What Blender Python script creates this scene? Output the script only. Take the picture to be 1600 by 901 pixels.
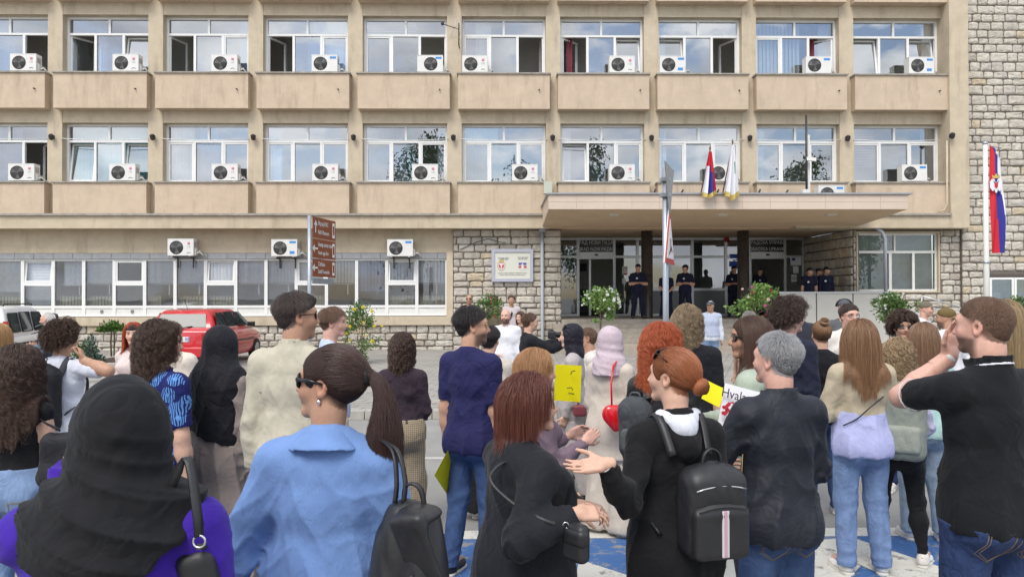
import bpy, bmesh, math, random
import numpy as np
from mathutils import Vector, Matrix
for o in list(bpy.data.objects): bpy.data.objects.remove(o)
sc = bpy.context.scene
COL = sc.collection
R = math.radians
rnd = random.Random(7)
nrs = np.random.RandomState(11)
# ---------------------------------------------------------------- camera
CAMZ, FPX, YAW, HOR = 1.82, 1155.0, R(1.0), 463.0
PITCH = math.atan((HOR - 450.5) / FPX)
cam_d = bpy.data.cameras.new('camera'); cam = bpy.data.objects.new('camera', cam_d); COL.objects.link(cam)
cam_d.sensor_width = 36.0; cam_d.lens = FPX / 1600 * 36.0; cam_d.clip_start = 0.05; cam_d.clip_end = 3000
cam_m = Matrix.Rotation(-YAW, 4, 'Z') @ Matrix.Rotation(R(90) + PITCH, 4, 'X') @ Matrix.Rotation(R(-0.12), 4, 'Z')
cam.matrix_world = Matrix.Translation((0, 0, CAMZ)) @ cam_m
sc.camera = cam
# ---------------------------------------------------------------- sky: bright broken cloud
world = bpy.data.worlds.new('World'); sc.world = world; world.use_nodes = True
SUN_EL, SUN_AZ = R(52), R(205)      # azimuth clockwise from +Y: behind the camera, to the left
def build_world():
    nt = world.node_tree; N = nt.nodes; L = nt.links
    bg = N['Background']; bg.inputs['Strength'].default_value = 0.13
    sky = N.new('ShaderNodeTexSky'); sky.sky_type = 'NISHITA'; sky.sun_disc = False
    sky.sun_elevation = SUN_EL; sky.sun_rotation = SUN_AZ; sky.dust_density = 1.5
    tc = N.new('ShaderNodeTexCoord')
    mp = N.new('ShaderNodeMapping'); mp.inputs['Scale'].default_value = (1, 1, 2.2)
    n1 = N.new('ShaderNodeTexNoise'); n1.inputs['Scale'].default_value = 6.5; n1.inputs['Detail'].default_value = 8; n1.inputs['Roughness'].default_value = .58
    r1 = N.new('ShaderNodeValToRGB'); r1.color_ramp.elements[0].position = .42; r1.color_ramp.elements[1].position = .53
    n2 = N.new('ShaderNodeTexNoise'); n2.inputs['Scale'].default_value = 5.0; n2.inputs['Detail'].default_value = 6
    r2 = N.new('ShaderNodeValToRGB')
    r2.color_ramp.elements[0].position = .34; r2.color_ramp.elements[0].color = (3.8, 4.1, 4.8, 1)
    r2.color_ramp.elements[1].position = .62; r2.color_ramp.elements[1].color = (9.6, 9.8, 10.0, 1)
    mx = N.new('ShaderNodeMix'); mx.data_type = 'RGBA'
    L.new(tc.outputs['Generated'], mp.inputs[0]); L.new(mp.outputs[0], n1.inputs[0]); L.new(mp.outputs[0], n2.inputs[0])
    L.new(n1.outputs['Fac'], r1.inputs[0]); L.new(n2.outputs['Fac'], r2.inputs[0])
    L.new(r1.outputs[0], mx.inputs[0]); L.new(sky.outputs[0], mx.inputs[6]); L.new(r2.outputs[0], mx.inputs[7])
    L.new(mx.outputs[2], bg.inputs[0])
build_world()
sd = bpy.data.lights.new('sun', 'SUN'); sd.energy = 1.5; sd.angle = R(24); sd.color = (1.0, .95, .88)
sun = bpy.data.objects.new('sun', sd); COL.objects.link(sun)
_sdir = Vector((math.sin(SUN_AZ) * math.cos(SUN_EL), math.cos(SUN_AZ) * math.cos(SUN_EL), math.sin(SUN_EL)))
sun.rotation_euler = _sdir.to_track_quat('Z', 'Y').to_euler(); sun.location = _sdir * 60
vs = sc.view_settings; vs.view_transform = 'Standard'; vs.look = 'None'; vs.exposure = 0.66; vs.gamma = 1; vs.use_curve_mapping = False
sc.cycles.use_denoising = True
sc.cycles.max_bounces = 8; sc.cycles.transparent_max_bounces = 12; sc.cycles.caustics_reflective = False; sc.cycles.caustics_refractive = False
sc.cycles.sample_clamp_indirect = 6
# ---------------------------------------------------------------- picture <-> world
_M = cam_m.to_3x3()
def pix(px, py, Y):
    d = _M @ Vector(((px - 800) / FPX, (450.5 - py) / FPX, -1.0))
    return Vector((0, 0, CAMZ)) + d * (Y / d.y)
def pixg(px, py, z=0.0):
    d = _M @ Vector(((px - 800) / FPX, (450.5 - py) / FPX, -1.0))
    return Vector((0, 0, CAMZ)) + d * ((z - CAMZ) / d.z)
# ---------------------------------------------------------------- objects
WO = {}
def org(o):
    return WO.get(o.name, Vector((0, 0, 0))) if o else Vector((0, 0, 0))
def tag(o, label=None, cat=None, group=None, kind=None):
    if label: o['label'] = label
    if cat: o['category'] = cat
    if group: o['group'] = group
    if kind: o['kind'] = kind
    return o
def empty(name, loc, label=None, cat=None, group=None):
    o = bpy.data.objects.new(name, None); o.empty_display_size = .1; COL.objects.link(o)
    o.location = loc; WO[o.name] = Vector(loc)
    return tag(o, label, cat, group)
def link_mesh(name, me, parent=None, loc=None):
    """me has vertices in world space unless loc is given (then they are local to loc)"""
    o = bpy.data.objects.new(name, me); COL.objects.link(o)
    po = org(parent)
    if parent: o.parent = parent
    if loc is None:
        if parent and po.length > 0: me.transform(Matrix.Translation(-po))
        WO[o.name] = po.copy()
    else:
        o.location = Vector(loc) - po; WO[o.name] = Vector(loc)
    return o
class MB:
    def __init__(s): s.v = []; s.f = []; s.m = []; s.sm = []
    def add(s, v, f, m=0, smooth=False):
        b = len(s.v); s.v += [tuple(p) for p in v]; s.f += [tuple(b + i for i in q) for q in f]; s.m += [m] * len(f); s.sm += [smooth] * len(f); return s
    def box(s, x0, x1, y0, y1, z0, z1, m=0):
        return s.add([(x0,y0,z0),(x1,y0,z0),(x1,y1,z0),(x0,y1,z0),(x0,y0,z1),(x1,y0,z1),(x1,y1,z1),(x0,y1,z1)],
                     [(0,3,2,1),(4,5,6,7),(0,1,5,4),(1,2,6,5),(2,3,7,6),(3,0,4,7)], m)
    def obox(s, c, ux, uy, uz, m=0):           # oriented box, half-vectors
        c, ux, uy, uz = map(Vector, (c, ux, uy, uz)); v = []
        for k in (-1, 1):
            for (i, j) in ((-1,-1),(1,-1),(1,1),(-1,1)): v.append(c + ux*i + uy*j + uz*k)
        return s.add(v, [(0,3,2,1),(4,5,6,7),(0,1,5,4),(1,2,6,5),(2,3,7,6),(3,0,4,7)], m)
    def prism(s, poly, axis, a, b, m=0):       # poly: list of 2-D points in the other two axes
        def P(p, t):
            return (t, p[0], p[1]) if axis == 'x' else ((p[0], t, p[1]) if axis == 'y' else (p[0], p[1], t))
        n = len(poly); v = [P(p, a) for p in poly] + [P(p, b) for p in poly]
        f = [tuple(range(n))[::-1], tuple(range(n, 2*n))] + [(i, (i+1) % n, n+(i+1) % n, n+i) for i in range(n)]
        return s.add(v, f, m)
    def tube(s, pts, r, n=8, m=0, cap=True, closed=False):
        pts = [Vector(p) for p in pts]; rs = r if isinstance(r, (list, tuple)) else [r] * len(pts); v = []; f = []
        up = None
        for i, p in enumerate(pts):
            if closed: t = (pts[(i+1) % len(pts)] - pts[i-1])
            else: t = (pts[min(i+1, len(pts)-1)] - pts[max(i-1, 0)])
            t.normalize()
            if up is None: up = Vector((0,0,1)) if abs(t.z) < .9 else Vector((1,0,0))
            a = t.cross(up).normalized(); up = a.cross(t).normalized()
            for k in range(n):
                w = 2*math.pi*k/n; v.append(p + (a*math.cos(w) + up*math.sin(w)) * rs[i])
        q = len(pts)
        for i in range(q if closed else q-1):
            j = (i+1) % q
            for k in range(n): f.append((i*n+k, i*n+(k+1) % n, j*n+(k+1) % n, j*n+k))
        s.add(v, f, m, True)
        if cap and not closed:
            b = len(s.v) - len(v)
            s.f += [tuple(b+k for k in range(n))[::-1], tuple(b+(q-1)*n+k for k in range(n))]; s.m += [m, m]; s.sm += [False, False]
        return s
    def lathe(s, c, prof, n=16, m=0, axis='z'):
        c = Vector(c); v = []; f = []
        for (r, h) in prof:
            for k in range(n):
                w = 2*math.pi*k/n; a, b = r*math.cos(w), r*math.sin(w)
                v.append(c + (Vector((a, b, h)) if axis == 'z' else (Vector((a, h, b)) if axis == 'y' else Vector((h, a, b)))))
        for i in range(len(prof)-1):
            for k in range(n): f.append((i*n+k, i*n+(k+1) % n, (i+1)*n+(k+1) % n, (i+1)*n+k))
        f.append(tuple(range(n))[::-1]); f.append(tuple((len(prof)-1)*n+k for k in range(n)))
        return s.add(v, f, m, True)
    def mesh(s, name, mats):
        me = bpy.data.meshes.new(name); me.from_pydata(s.v, [], s.f)
        for m in (mats if isinstance(mats, (list, tuple)) else [mats]): me.materials.append(m)
        me.polygons.foreach_set('material_index', s.m); me.polygons.foreach_set('use_smooth', s.sm)
        bm = bmesh.new(); bm.from_mesh(me); bmesh.ops.recalc_face_normals(bm, faces=bm.faces); bm.to_mesh(me); bm.free()
        me.update(); return me
    def build(s, name, mats, parent=None, loc=None, bevel=0, seg=2):
        o = link_mesh(name, s.mesh(name, mats), parent, loc)
        if bevel:
            b = o.modifiers.new('bevel', 'BEVEL'); b.width = bevel; b.segments = seg; b.limit_method = 'ANGLE'; b.angle_limit = R(40)
        return o
def children(o): return [c for c in COL.objects if c.parent == o]
def copy_tree(o, loc=None, kids=None, parent=None):
    c = o.copy(); COL.objects.link(c)
    if parent is not None: c.parent = parent
    if loc is not None: c.location = loc
    WO[c.name] = Vector(c.location)
    for ch in (kids if kids is not None else children(o)):
        d = ch.copy(); COL.objects.link(d); d.parent = c
    return c
# ---------------------------------------------------------------- materials
MATS = {}
def pm(name, col, rough=.6, metal=0, var=0, vs=4, bump=0, bs=60, spec=.4, obj=False, dirt=0, dirtcol=(.1,.08,.06), dist=.004, stretch=None, sheen=0, coat=0, detail=5):
    if name in MATS: return MATS[name]
    m = bpy.data.materials.new(name); MATS[name] = m; m.use_nodes = True
    nt = m.node_tree; N = nt.nodes; L = nt.links; b = N['Principled BSDF']
    b.inputs['Base Color'].default_value = (*col, 1); b.inputs['Roughness'].default_value = rough; b.inputs['Metallic'].default_value = metal
    b.inputs['Specular IOR Level'].default_value = spec
    if sheen: b.inputs['Sheen Weight'].default_value = sheen; b.inputs['Sheen Roughness'].default_value = .5
    if coat: b.inputs['Coat Weight'].default_value = coat; b.inputs['Coat Roughness'].default_value = .05
    if var or bump or dirt:
        if obj: src = N.new('ShaderNodeTexCoord').outputs['Object']
        else: src = N.new('ShaderNodeNewGeometry').outputs['Position']
        if stretch:
            mp = N.new('ShaderNodeMapping'); mp.inputs['Scale'].default_value = stretch; L.new(src, mp.inputs[0]); src = mp.outputs[0]
    last = None
    if var:
        n = N.new('ShaderNodeTexNoise'); n.inputs['Scale'].default_value = vs; n.inputs['Detail'].default_value = detail; n.inputs['Roughness'].default_value = .62; L.new(src, n.inputs[0])
        mr = N.new('ShaderNodeMapRange'); mr.inputs[1].default_value = .28; mr.inputs[2].default_value = .72; mr.inputs[3].default_value = 1-var; mr.inputs[4].default_value = 1+var; L.new(n.outputs['Fac'], mr.inputs[0])
        mx = N.new('ShaderNodeMix'); mx.data_type = 'RGBA'; mx.blend_type = 'MULTIPLY'; mx.inputs[0].default_value = 1; mx.inputs[6].default_value = (*col, 1); L.new(mr.outputs[0], mx.inputs[7]); last = mx.outputs[2]
    if dirt:
        n = N.new('ShaderNodeTexNoise'); n.inputs['Scale'].default_value = 1.0; n.inputs['Detail'].default_value = 8; n.inputs['Roughness'].default_value = .7
        mp2 = N.new('ShaderNodeMapping'); mp2.inputs['Scale'].default_value = (2.6, 2.6, .45); L.new(src, mp2.inputs[0]); L.new(mp2.outputs[0], n.inputs[0])
        rp = N.new('ShaderNodeMapRange'); rp.inputs[1].default_value = .52; rp.inputs[2].default_value = .8; rp.inputs[3].default_value = 0; rp.inputs[4].default_value = dirt; L.new(n.outputs['Fac'], rp.inputs[0])
        mx = N.new('ShaderNodeMix'); mx.data_type = 'RGBA'; L.new(rp.outputs[0], mx.inputs[0]); mx.inputs[7].default_value = (*dirtcol, 1)
        if last: L.new(last, mx.inputs[6])
        else: mx.inputs[6].default_value = (*col, 1)
        last = mx.outputs[2]
    if last: L.new(last, b.inputs['Base Color'])
    if bump:
        n = N.new('ShaderNodeTexNoise'); n.inputs['Scale'].default_value = bs; n.inputs['Detail'].default_value = 6; n.inputs['Roughness'].default_value = .6; L.new(src, n.inputs[0])
        bp = N.new('ShaderNodeBump'); bp.inputs['Strength'].default_value = bump; bp.inputs['Distance'].default_value = dist; L.new(n.outputs['Fac'], bp.inputs['Height']); L.new(bp.outputs[0], b.inputs['Normal'])
    return m
def glass(name, refl, tint=(.75,.8,.82), rough=.0, wob=.0):
    if name in MATS: return MATS[name]
    m = bpy.data.materials.new(name); MATS[name] = m; m.use_nodes = True
    nt = m.node_tree; N = nt.nodes; L = nt.links; N.remove(N['Principled BSDF']); out = N['Material Output']
    t = N.new('ShaderNodeBsdfTransparent'); t.inputs[0].default_value = (*tint, 1)
    g = N.new('ShaderNodeBsdfGlossy'); g.inputs['Roughness'].default_value = rough; g.inputs['Color'].default_value = (.95,.97,1,1)
    mx = N.new('ShaderNodeMixShader'); fr = N.new('ShaderNodeFresnel'); fr.inputs[0].default_value = 1.5
    ad = N.new('ShaderNodeMath'); ad.operation = 'ADD'; ad.inputs[1].default_value = refl; ad.use_clamp = True
    L.new(fr.outputs[0], ad.inputs[0]); L.new(ad.outputs[0], mx.inputs[0]); L.new(t.outputs[0], mx.inputs[1]); L.new(g.outputs[0], mx.inputs[2]); L.new(mx.outputs[0], out.inputs[0])
    if wob:
        src = N.new('ShaderNodeNewGeometry').outputs['Position']; n = N.new('ShaderNodeTexNoise'); n.inputs['Scale'].default_value = 1.3; n.inputs['Detail'].default_value = 1; L.new(src, n.inputs[0])
        bp = N.new('ShaderNodeBump'); bp.inputs['Strength'].default_value = wob; bp.inputs['Distance'].default_value = .01; L.new(n.outputs['Fac'], bp.inputs['Height']); L.new(bp.outputs[0], g.inputs['Normal'])
    return m
def text(name, body, size, loc, rot, mat, parent, align='CENTER', ext=0.001, sx=1.0):
    c = bpy.data.curves.new(name, 'FONT'); c.body = body; c.size = size; c.align_x = align; c.align_y = 'CENTER'; c.extrude = ext; c.resolution_u = 2
    t = bpy.data.objects.new(name, c); COL.objects.link(t); dg = bpy.context.evaluated_depsgraph_get()
    me = bpy.data.meshes.new_from_object(t.evaluated_get(dg)); bpy.data.objects.remove(t); bpy.data.curves.remove(c)
    me.materials.clear(); me.materials.append(mat); o = bpy.data.objects.new(name, me); COL.objects.link(o); o.parent = parent
    o.location = Vector(loc) - org(parent); o.rotation_euler = rot; o.scale = (sx, 1, 1); return o
ORD = ['leftmost', 'second', 'third', 'fourth', 'fifth', 'sixth', 'seventh', 'eighth', 'ninth', 'tenth']
# ================================================================ building
D0 = 24.0
SP, PX0 = 3.214, -14.296
def PXk(k): return PX0 + SP * k
stucco = pm('stucco', (.540, .455, .335), .92, var=.10, vs=3.0, bump=.9, bs=38, dist=.012, dirt=.6, dirtcol=(.20,.15,.105))
stucco_p = pm('stucco_parapet', (.560, .445, .330), .92, var=.09, vs=2.2, bump=.9, bs=38, dist=.012, dirt=.6, dirtcol=(.22,.16,.115))
soffit_m = pm('soffit_paint', (.64, .48, .33), .85, var=.08, vs=1.5, bump=.2, bs=30)
fascia_m = pm('fascia_tiles', (.60, .49, .40), .55, var=.06, vs=1.5)
concrete = pm('grey_concrete', (.33, .31, .27), .9, var=.25, vs=6, bump=.5, bs=50, dirt=.4)
pvc = pm('white_pvc', (.78, .78, .76), .35, var=.03)
pvc2 = pm('aged_pvc', (.70, .70, .67), .4, var=.06)
alu = pm('aluminium', (.55, .56, .57), .38, metal=.6)
glass_u = glass('window_glass', .31, (.72, .77, .8), wob=.12)
glass_g = glass('ground_floor_glass', .06, (.90, .92, .94), wob=.1)
glass_d = glass('door_glass', .16, (.66, .74, .73), wob=.08)
room_m = pm('room_wall', (.74, .71, .66), .9, var=.05)
room_d = pm('room_dark', (.16, .15, .14), .9)
metal_dark = pm('dark_metal', (.06, .055, .055), .5, metal=.5)
zinc = pm('zinc_sheet', (.36, .38, .40), .45, metal=.5, var=.12)
grey_paint = pm('grey_paint', (.34, .37, .40), .45, var=.06)
bld = empty('office_building', (0, D0, 0), 'long beige stucco office building with rows of windows, stone entrance walls and wide canopy', 'building')
ZP = [5.5, 9.0, 12.5]               # tops of the parapets
ZL = [7.45, 10.95]                  # undersides of the lintels
XA = PXk(-3) + .23                  # left end of what is built
XB = PXk(9) - .05                   # inner face of the end pier
# pillars
for k in range(-2, 9):
    MB().box(PXk(k)-.235, PXk(k)+.235, D0, D0+.5, 4.43, 13.1).build('pillar', stucco, bld)
MB().box(XB, XB+.62, D0-.42, D0+.5, 4.0, 13.1).build('end_pier', stucco, bld)
# storey ring: lintel + spandrel behind parapets, per bay
for k in range(-2, 10):
    x0, x1 = PXk(k-1)+.235, (PXk(k)-.235 if k < 9 else XB)
    for zl, zp in ((ZL[0], ZP[1]), (ZL[1], ZP[2])):
        MB().box(x0, x1, D0+.02, D0+.42, zl, zp-.04).build('lintel', stucco, bld)
    MB().box(x0, x1, D0+.02, D0+.42, 4.43, ZP[0]-.04).build('spandrel', stucco, bld)
    # parapets with coping
    a, b = PXk(k-1)+.135, (PXk(k)-.135 if k < 9 else XB-.002)
    for i, zt in enumerate(ZP):
        zb = 4.47 if i == 0 else zt-1.16
        pr = MB().box(a, b, D0-.32, D0+.018, zb, zt-.045).build('parapet', stucco_p, bld)
        MB().box(a-.04, b+.04 if k < 9 else b, D0-.37, D0+.40, zt-.043, zt).build('coping', concrete, pr)
        if i:
            q = MB(); xx = b-.35+.08*rnd.random()
            q.tube([(xx, D0-.40, zt-.56), (xx, D0-.31, zt-.55)], .022, 6); q.build('drain_spout', metal_dark, pr)
# ledge over the ground floor
for (a, b) in ((XA, 1.62), (9.55, XB-.002)):
    lg = MB().box(a, b, D0-.42, D0+.5, 4.0, 4.40).build('ledge', stucco, bld)
    MB().box(a, b, D0-.50, D0+.02, 4.402, 4.468).build('ledge_slab', concrete, lg)
MB().box(XA, XB+.62, D0+.42, D0+4.2, 13.0, 13.2).build('roof', concrete, bld)
MB().box(XA, XB+.62, D0-.02, D0+.42, 12.42, 13.1).build('top_band', stucco, bld)
# rooms behind: slabs, back wall, partitions
q = MB()
q.box(XA, XB+.6, D0+2.7, D0+2.9, 4.49, 13.0); q.box(XA, -1.0, D0+3.9, D0+4.1, -.1, 4.19)
for z in (4.2, 7.75, 11.25): q.box(XA, XB+.6, D0+.43, D0+3.9, z, z+.28)
for k in range(-3, 10, 1):
    q.box(PXk(k)-.07, PXk(k)+.07, D0+.51, D0+3.9, 4.48, 7.75); q.box(PXk(k)-.07, PXk(k)+.07, D0+.51, D0+3.9, 8.03, 11.25)
q.build('interior_wall', room_m, bld)
# ---------------------------------------------------------------- windows of the two upper storeys
cur = {n: pm('curtain_' + n, c, .9, var=.08, vs=8) for n, c in dict(white=(.80,.81,.82), blue=(.30,.56,.80), teal=(.10,.52,.55), pale=(.62,.74,.70), red=(.22,.05,.07), pink=(.55,.36,.50), lilac=(.48,.52,.66), green=(.12,.34,.22), sage=(.30,.36,.31)).items()}
def curtain(par, x0, x1, z0, z1, y, col, fold=.11, amp=.035):
    n = max(6, int((x1-x0)/.022)); v = []; f = []
    ph = rnd.random()*6
    for i in range(n+1):
        x = x0+(x1-x0)*i/n; yy = y+amp*math.sin(x*2*math.pi/fold+ph)+.4*amp*math.sin(x*2*math.pi/fold*.37+1)
        v += [(x, yy, z0), (x, yy, z1)]
    for i in range(n): f.append((2*i, 2*i+2, 2*i+3, 2*i+1))
    return MB().add(v, f, 0, True).build('curtain', cur[col], par)
def vblind(par, x0, x1, z0, z1, y, col, gap=.125, ang=.42, w=.068):
    q = MB(); x = x0
    while x < x1:
        a = ang+rnd.uniform(-.12, .12); q.obox((x, y, (z0+z1)/2), (w*math.cos(a), w*math.sin(a), 0), (-.001*math.sin(a), .001*math.cos(a), 0), (0,0,(z1-z0)/2)); x += gap
    return q.build('vertical_blind', cur[col], par)
def hblind(par, x0, x1, z0, z1, y, col, gap=.09):
    q = MB(); z = z0
    while z < z1: q.obox(((x0+x1)/2, y, z), ((x1-x0)/2,0,0), (0,.012,.02), (0,.001,.002)); z += gap
    return q.build('slatted_blind', cur[col], par)
GY = D0+.30
def rect_frame(q, x0, x1, z0, z1, y0, y1, t, m=0):
    q.box(x0, x1, y0, y1, z0, z0+t, m); q.box(x0, x1, y0, y1, z1-t, z1, m)
    q.box(x0, x0+t, y0, y1, z0+t, z1-t, m); q.box(x1-t, x1, y0, y1, z0+t, z1-t, m)
def pane(par, x0, x1, z0, z1, y, m, rot=None):
    return MB().add([(x0,y,z0),(x1,y,z0),(x1,y,z1),(x0,y,z1)], [(0,1,2,3)]).build('pane', m, par)
def turned(par, hx, w, z0, z1, ang, side, name='sash', mg=None):
    """casement swung into the room about a vertical hinge at hx; side=+1: leaf runs to +x when shut"""
    c, s = math.cos(ang)*side, math.sin(ang); ux = Vector((c, s, 0)); n = Vector((-s, c, 0)); t = .055
    q = MB(); C = Vector((hx, GY, 0))
    def bar(a, b, za, zb): q.obox(C+ux*(a+b)/2+Vector((0,0,(za+zb)/2)), ux*(b-a)/2, n*.03, (0,0,(zb-za)/2))
    bar(0, t, z0, z1); bar(w-t, w, z0, z1); bar(t, w-t, z0, z0+t); bar(t, w-t, z1-t, z1)
    q.build(name, pvc, par)
    a, b = C+ux*t, C+ux*(w-t)
    MB().add([(a.x,a.y,z0+t),(b.x,b.y,z0+t),(b.x,b.y,z1-t),(a.x,a.y,z1-t)], [(0,1,2,3)]).build('pane', mg or glass_u, par)
def tilted(par, x0, x1, z0, z1, ang, mg=None):
    t = .055; q = MB(); uz = Vector((0, math.sin(ang), math.cos(ang))); n = Vector((0, math.cos(ang), -math.sin(ang))); h = z1-z0
    C = Vector(((x0+x1)/2, GY-.01, z0)); w = (x1-x0)/2
    q.obox(C+uz*t/2, (w,0,0), n*.03, uz*t/2); q.obox(C+uz*(h-t/2), (w,0,0), n*.03, uz*t/2)
    for s in (-1, 1): q.obox(C+uz*h/2+Vector((s*(w-t/2),0,0)), (t/2,0,0), n*.03, uz*(h/2-t))
    q.build('sash', pvc, par)
    a, b = C+uz*t, C+uz*(h-t); w -= t
    MB().add([(a.x-w,a.y,a.z),(a.x+w,a.y,a.z),(b.x+w,b.y,b.z),(b.x-w,b.y,b.z)], [(0,1,2,3)]).build('pane', mg or glass_u, par)
def shut(par, x0, x1, z0, z1, sash=True, mg=None):
    if sash:
        q = MB(); rect_frame(q, x0, x1, z0, z1, GY-.035, GY+.03, .05); q.build('sash', pvc, par)
        pane(par, x0+.05, x1-.05, z0+.05, z1-.05, GY, mg or glass_u)
    else: pane(par, x0, x1, z0, z1, GY, mg or glass_u)
def window(k, row, left, right, extra=None):
    x0, x1 = PXk(k-1)+.235, (PXk(k)-.235 if k < 9 else XB)
    z0, z1 = ZP[row]+.0, ZL[row]-.0
    zt = z1-.56; w = x1-x0; xa, xb = x0+w*.335, x0+w*.665
    q = MB(); rect_frame(q, x0+.004, x1-.004, z0+.004, z1-.004, GY-.05, GY+.05, .075)
    q.box(x0+.079, x1-.079, GY-.049, GY+.049, zt-.035, zt+.035); q.box((x0+x1)/2-.035, (x0+x1)/2+.035, GY-.048, GY+.048, zt+.035, z1-.079)
    for xx in (xa, xb): q.box(xx-.04, xx+.04, GY-.048, GY+.048, z0+.079, zt-.035)
    wd = q.build('window', pvc, bld)
    pane(wd, x0+.079, (x0+x1)/2-.035, zt+.035, z1-.079, GY, glass_u); pane(wd, (x0+x1)/2+.035, x1-.079, zt+.035, z1-.079, GY, glass_u)
    pane(wd, xa+.04, xb-.04, z0+.079, zt-.035, GY, glass_u)
    za, zb = z0+.081, zt-.037
    for (st, a, b, hinge, sd) in ((left, x0+.081, xa-.042, 'l', 1), (right, xb+.042, x1-.081, 'r', -1)):
        if st[0] == 'o': turned(wd, a if hinge == 'l' else b, b-a, za, zb, st[1], sd)
        elif st[0] == 't': tilted(wd, a, b, za, zb, .14)
        else: shut(wd, a, b, za, zb)
    for e in (extra or []):
        t = e[0]; a, b = x0+.08+e[1]*(w-.16), x0+.08+e[2]*(w-.16); lo = z0+.05+e[4]*1.8 if len(e) > 4 else z0+.05; hi = z0+.05+e[5]*1.8 if len(e) > 5 else z1-.06
        if t == 'c': curtain(wd, a, b, lo, hi, GY+.15 if not any(q[0] in 'ot' for q in (left, right)) else GY+.22, e[3])
        elif t == 'v': vblind(wd, a, b, lo, hi, GY+.20, e[3])
        elif t == 'h': hblind(wd, a, b, lo, hi, GY+.12, e[3])
    return wd
S, T, O = ('s',), ('t',), lambda a: ('o', a)
row1 = {-2:(S,S,[]), -1:(S,T,[]), 0:(S,O(1.15),[('c',.25,.5,'lilac')]), 1:(O(.95),T,[('c',.30,.42,'lilac')]), 2:(O(1.25),S,[('c',.86,1,'blue')]), 3:(O(1.1),S,[('c',.48,1,'blue')]),
        4:(S,O(1.5),[('h',0,.62,'lilac',.8,1.0)]), 5:(S,O(1.5),[('c',0,.14,'pink'),('c',.14,.34,'white')]), 6:(O(.8),T,[('c',.06,.14,'red')]), 7:(T,O(1.1),[('c',0,.10,'white')]), 8:(S,O(.5),[('v',0,.62,'white'),('c',.72,.8,'red'),('c',.85,1,'white')]), 9:(T,T,[('c',.9,1,'white')])}
row2 = {-2:(S,S,[]), -1:(S,S,[('c',0,1,'white')]), 0:(S,O(.8),[('c',.1,.6,'lilac')]), 1:(T,T,[('c',0,1,'teal')]), 2:(S,S,[('c',.0,.3,'white'),('c',.36,.6,'lilac')]), 3:(S,S,[('c',0,.16,'blue')]),
        4:(S,S,[('v',0,.52,'white'),('v',.52,.6,'green'),('v',.92,1,'white')]), 5:(S,S,[('c',0,.42,'pale'),('c',.42,.66,'pale',0,.72)]), 6:(T,S,[('c',0,.12,'white')]), 7:(S,S,[('c',0,.10,'white')]), 8:(S,S,[('c',0,.12,'white')]), 9:(S,S,[('h',0,.28,'white',.32,1.0),('c',.86,1,'white')])}
for k in range(-2, 10):
    window(k, 1, *row1[k]); window(k, 0, *row2[k])
# cabinet, picture and plants inside the rooms
def in_room(name, mat, x0, x1, y0, y1, z0, z1): return MB().box(x0, x1, y0, y1, z0, z1).build(name, mat, bld)
p = pix(1128, 90, D0+2.4); in_room('cabinet', pm('orange_wood', (.42,.17,.05), .5), p.x-.1, p.x+.55, D0+1.9, D0+2.5, 8.03, 10.1)
p = pix(1279, 245, D0+1.6); q = in_room('picture', pm('green_picture', (.28,.36,.10), .5, var=.5, vs=6), p.x-.02, p.x+.02, D0+.9, D0+2.0, 5.9, 7.0)
p = pix(128, 95, D0+2.4); in_room('poster', pm('blue_poster', (.10,.14,.30), .6, var=.5, vs=9), pix(282, 90, D0+2.6).x-.15, pix(282, 90, D0+2.6).x+.15, D0+2.60, D0+2.68, 9.0, 9.7)
leaf_m = pm('leaf_indoor', (.16, .28, .08), .5, var=.3, vs=20, obj=True)
def pot_plant(px, py, row, h):
    p = pix(px, py, GY+.5); q = MB(); z = ZP[row]+.02
    for i in range(26):
        a = rnd.random()*6.28; r = .28*rnd.random(); zz = z+h*(.3+.7*rnd.random()); c = Vector((p.x+r*math.cos(a), GY+.5+.5*r*math.sin(a), zz))
        d = Vector((math.cos(a), .4*math.sin(a), rnd.uniform(-.2,.8))).normalized()*.13; s = d.cross(Vector((0,1,.2))).normalized()*.035
        q.add([c-d*.5, c+s, c+d, c-s], [(0,1,2,3)])
    q.tube([(p.x, GY+.5, z), (p.x, GY+.5, z+h*.8)], .012, 5); q.lathe((p.x, GY+.5, z), [(.1,0),(.13,.2)], 10)
    q.build('pot_plant', leaf_m, bld)
pot_plant(640, 100, 1, .95); pot_plant(1395, 100, 1, .9)
# ---------------------------------------------------------------- ground floor, left wing
GW = D0+.16                          # plane of the wing's wall
xr = pix(708, 450, GW).x             # right edge of the stucco surround
xw = pix(698, 450, GW).x             # right end of the glazing
ZS, ZT2, ZLg = 1.20, 3.05, .92       # underside of window panels, window head, underside of sill band
MB().box(XA, xr, GW, GW+.3, 3.25, 4.0).build('wall', stucco, bld)
MB().box(xw+.002, xr, GW-.10, GW+.3, ZLg, 3.248).build('window_surround', stucco, bld)
MB().box(XA, xr, GW-.12, GW+.3, ZLg-.02, ZS-.02).build('sill_band', stucco, bld)
tile_m = pm('grey_tile', (.30,.31,.32), .5, var=.15, vs=7)
q = None
x = XA
while x < xw-.05:
    MB().box(x+.006, min(x+.62, xw)-.006, GW-.03, GW+.12, 3.06, 3.24).build('tile', tile_m, bld); x += .62
MB().box(XA, xw, GW+.02, GW+.28, 3.052, 3.246).build('tile_backing', concrete, bld)
GYg = GW+.08
step = (xw-pix(34, 450, GW).x)/14.0
rad_m = pm('radiator_enamel', (.62,.58,.42), .45)
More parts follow.
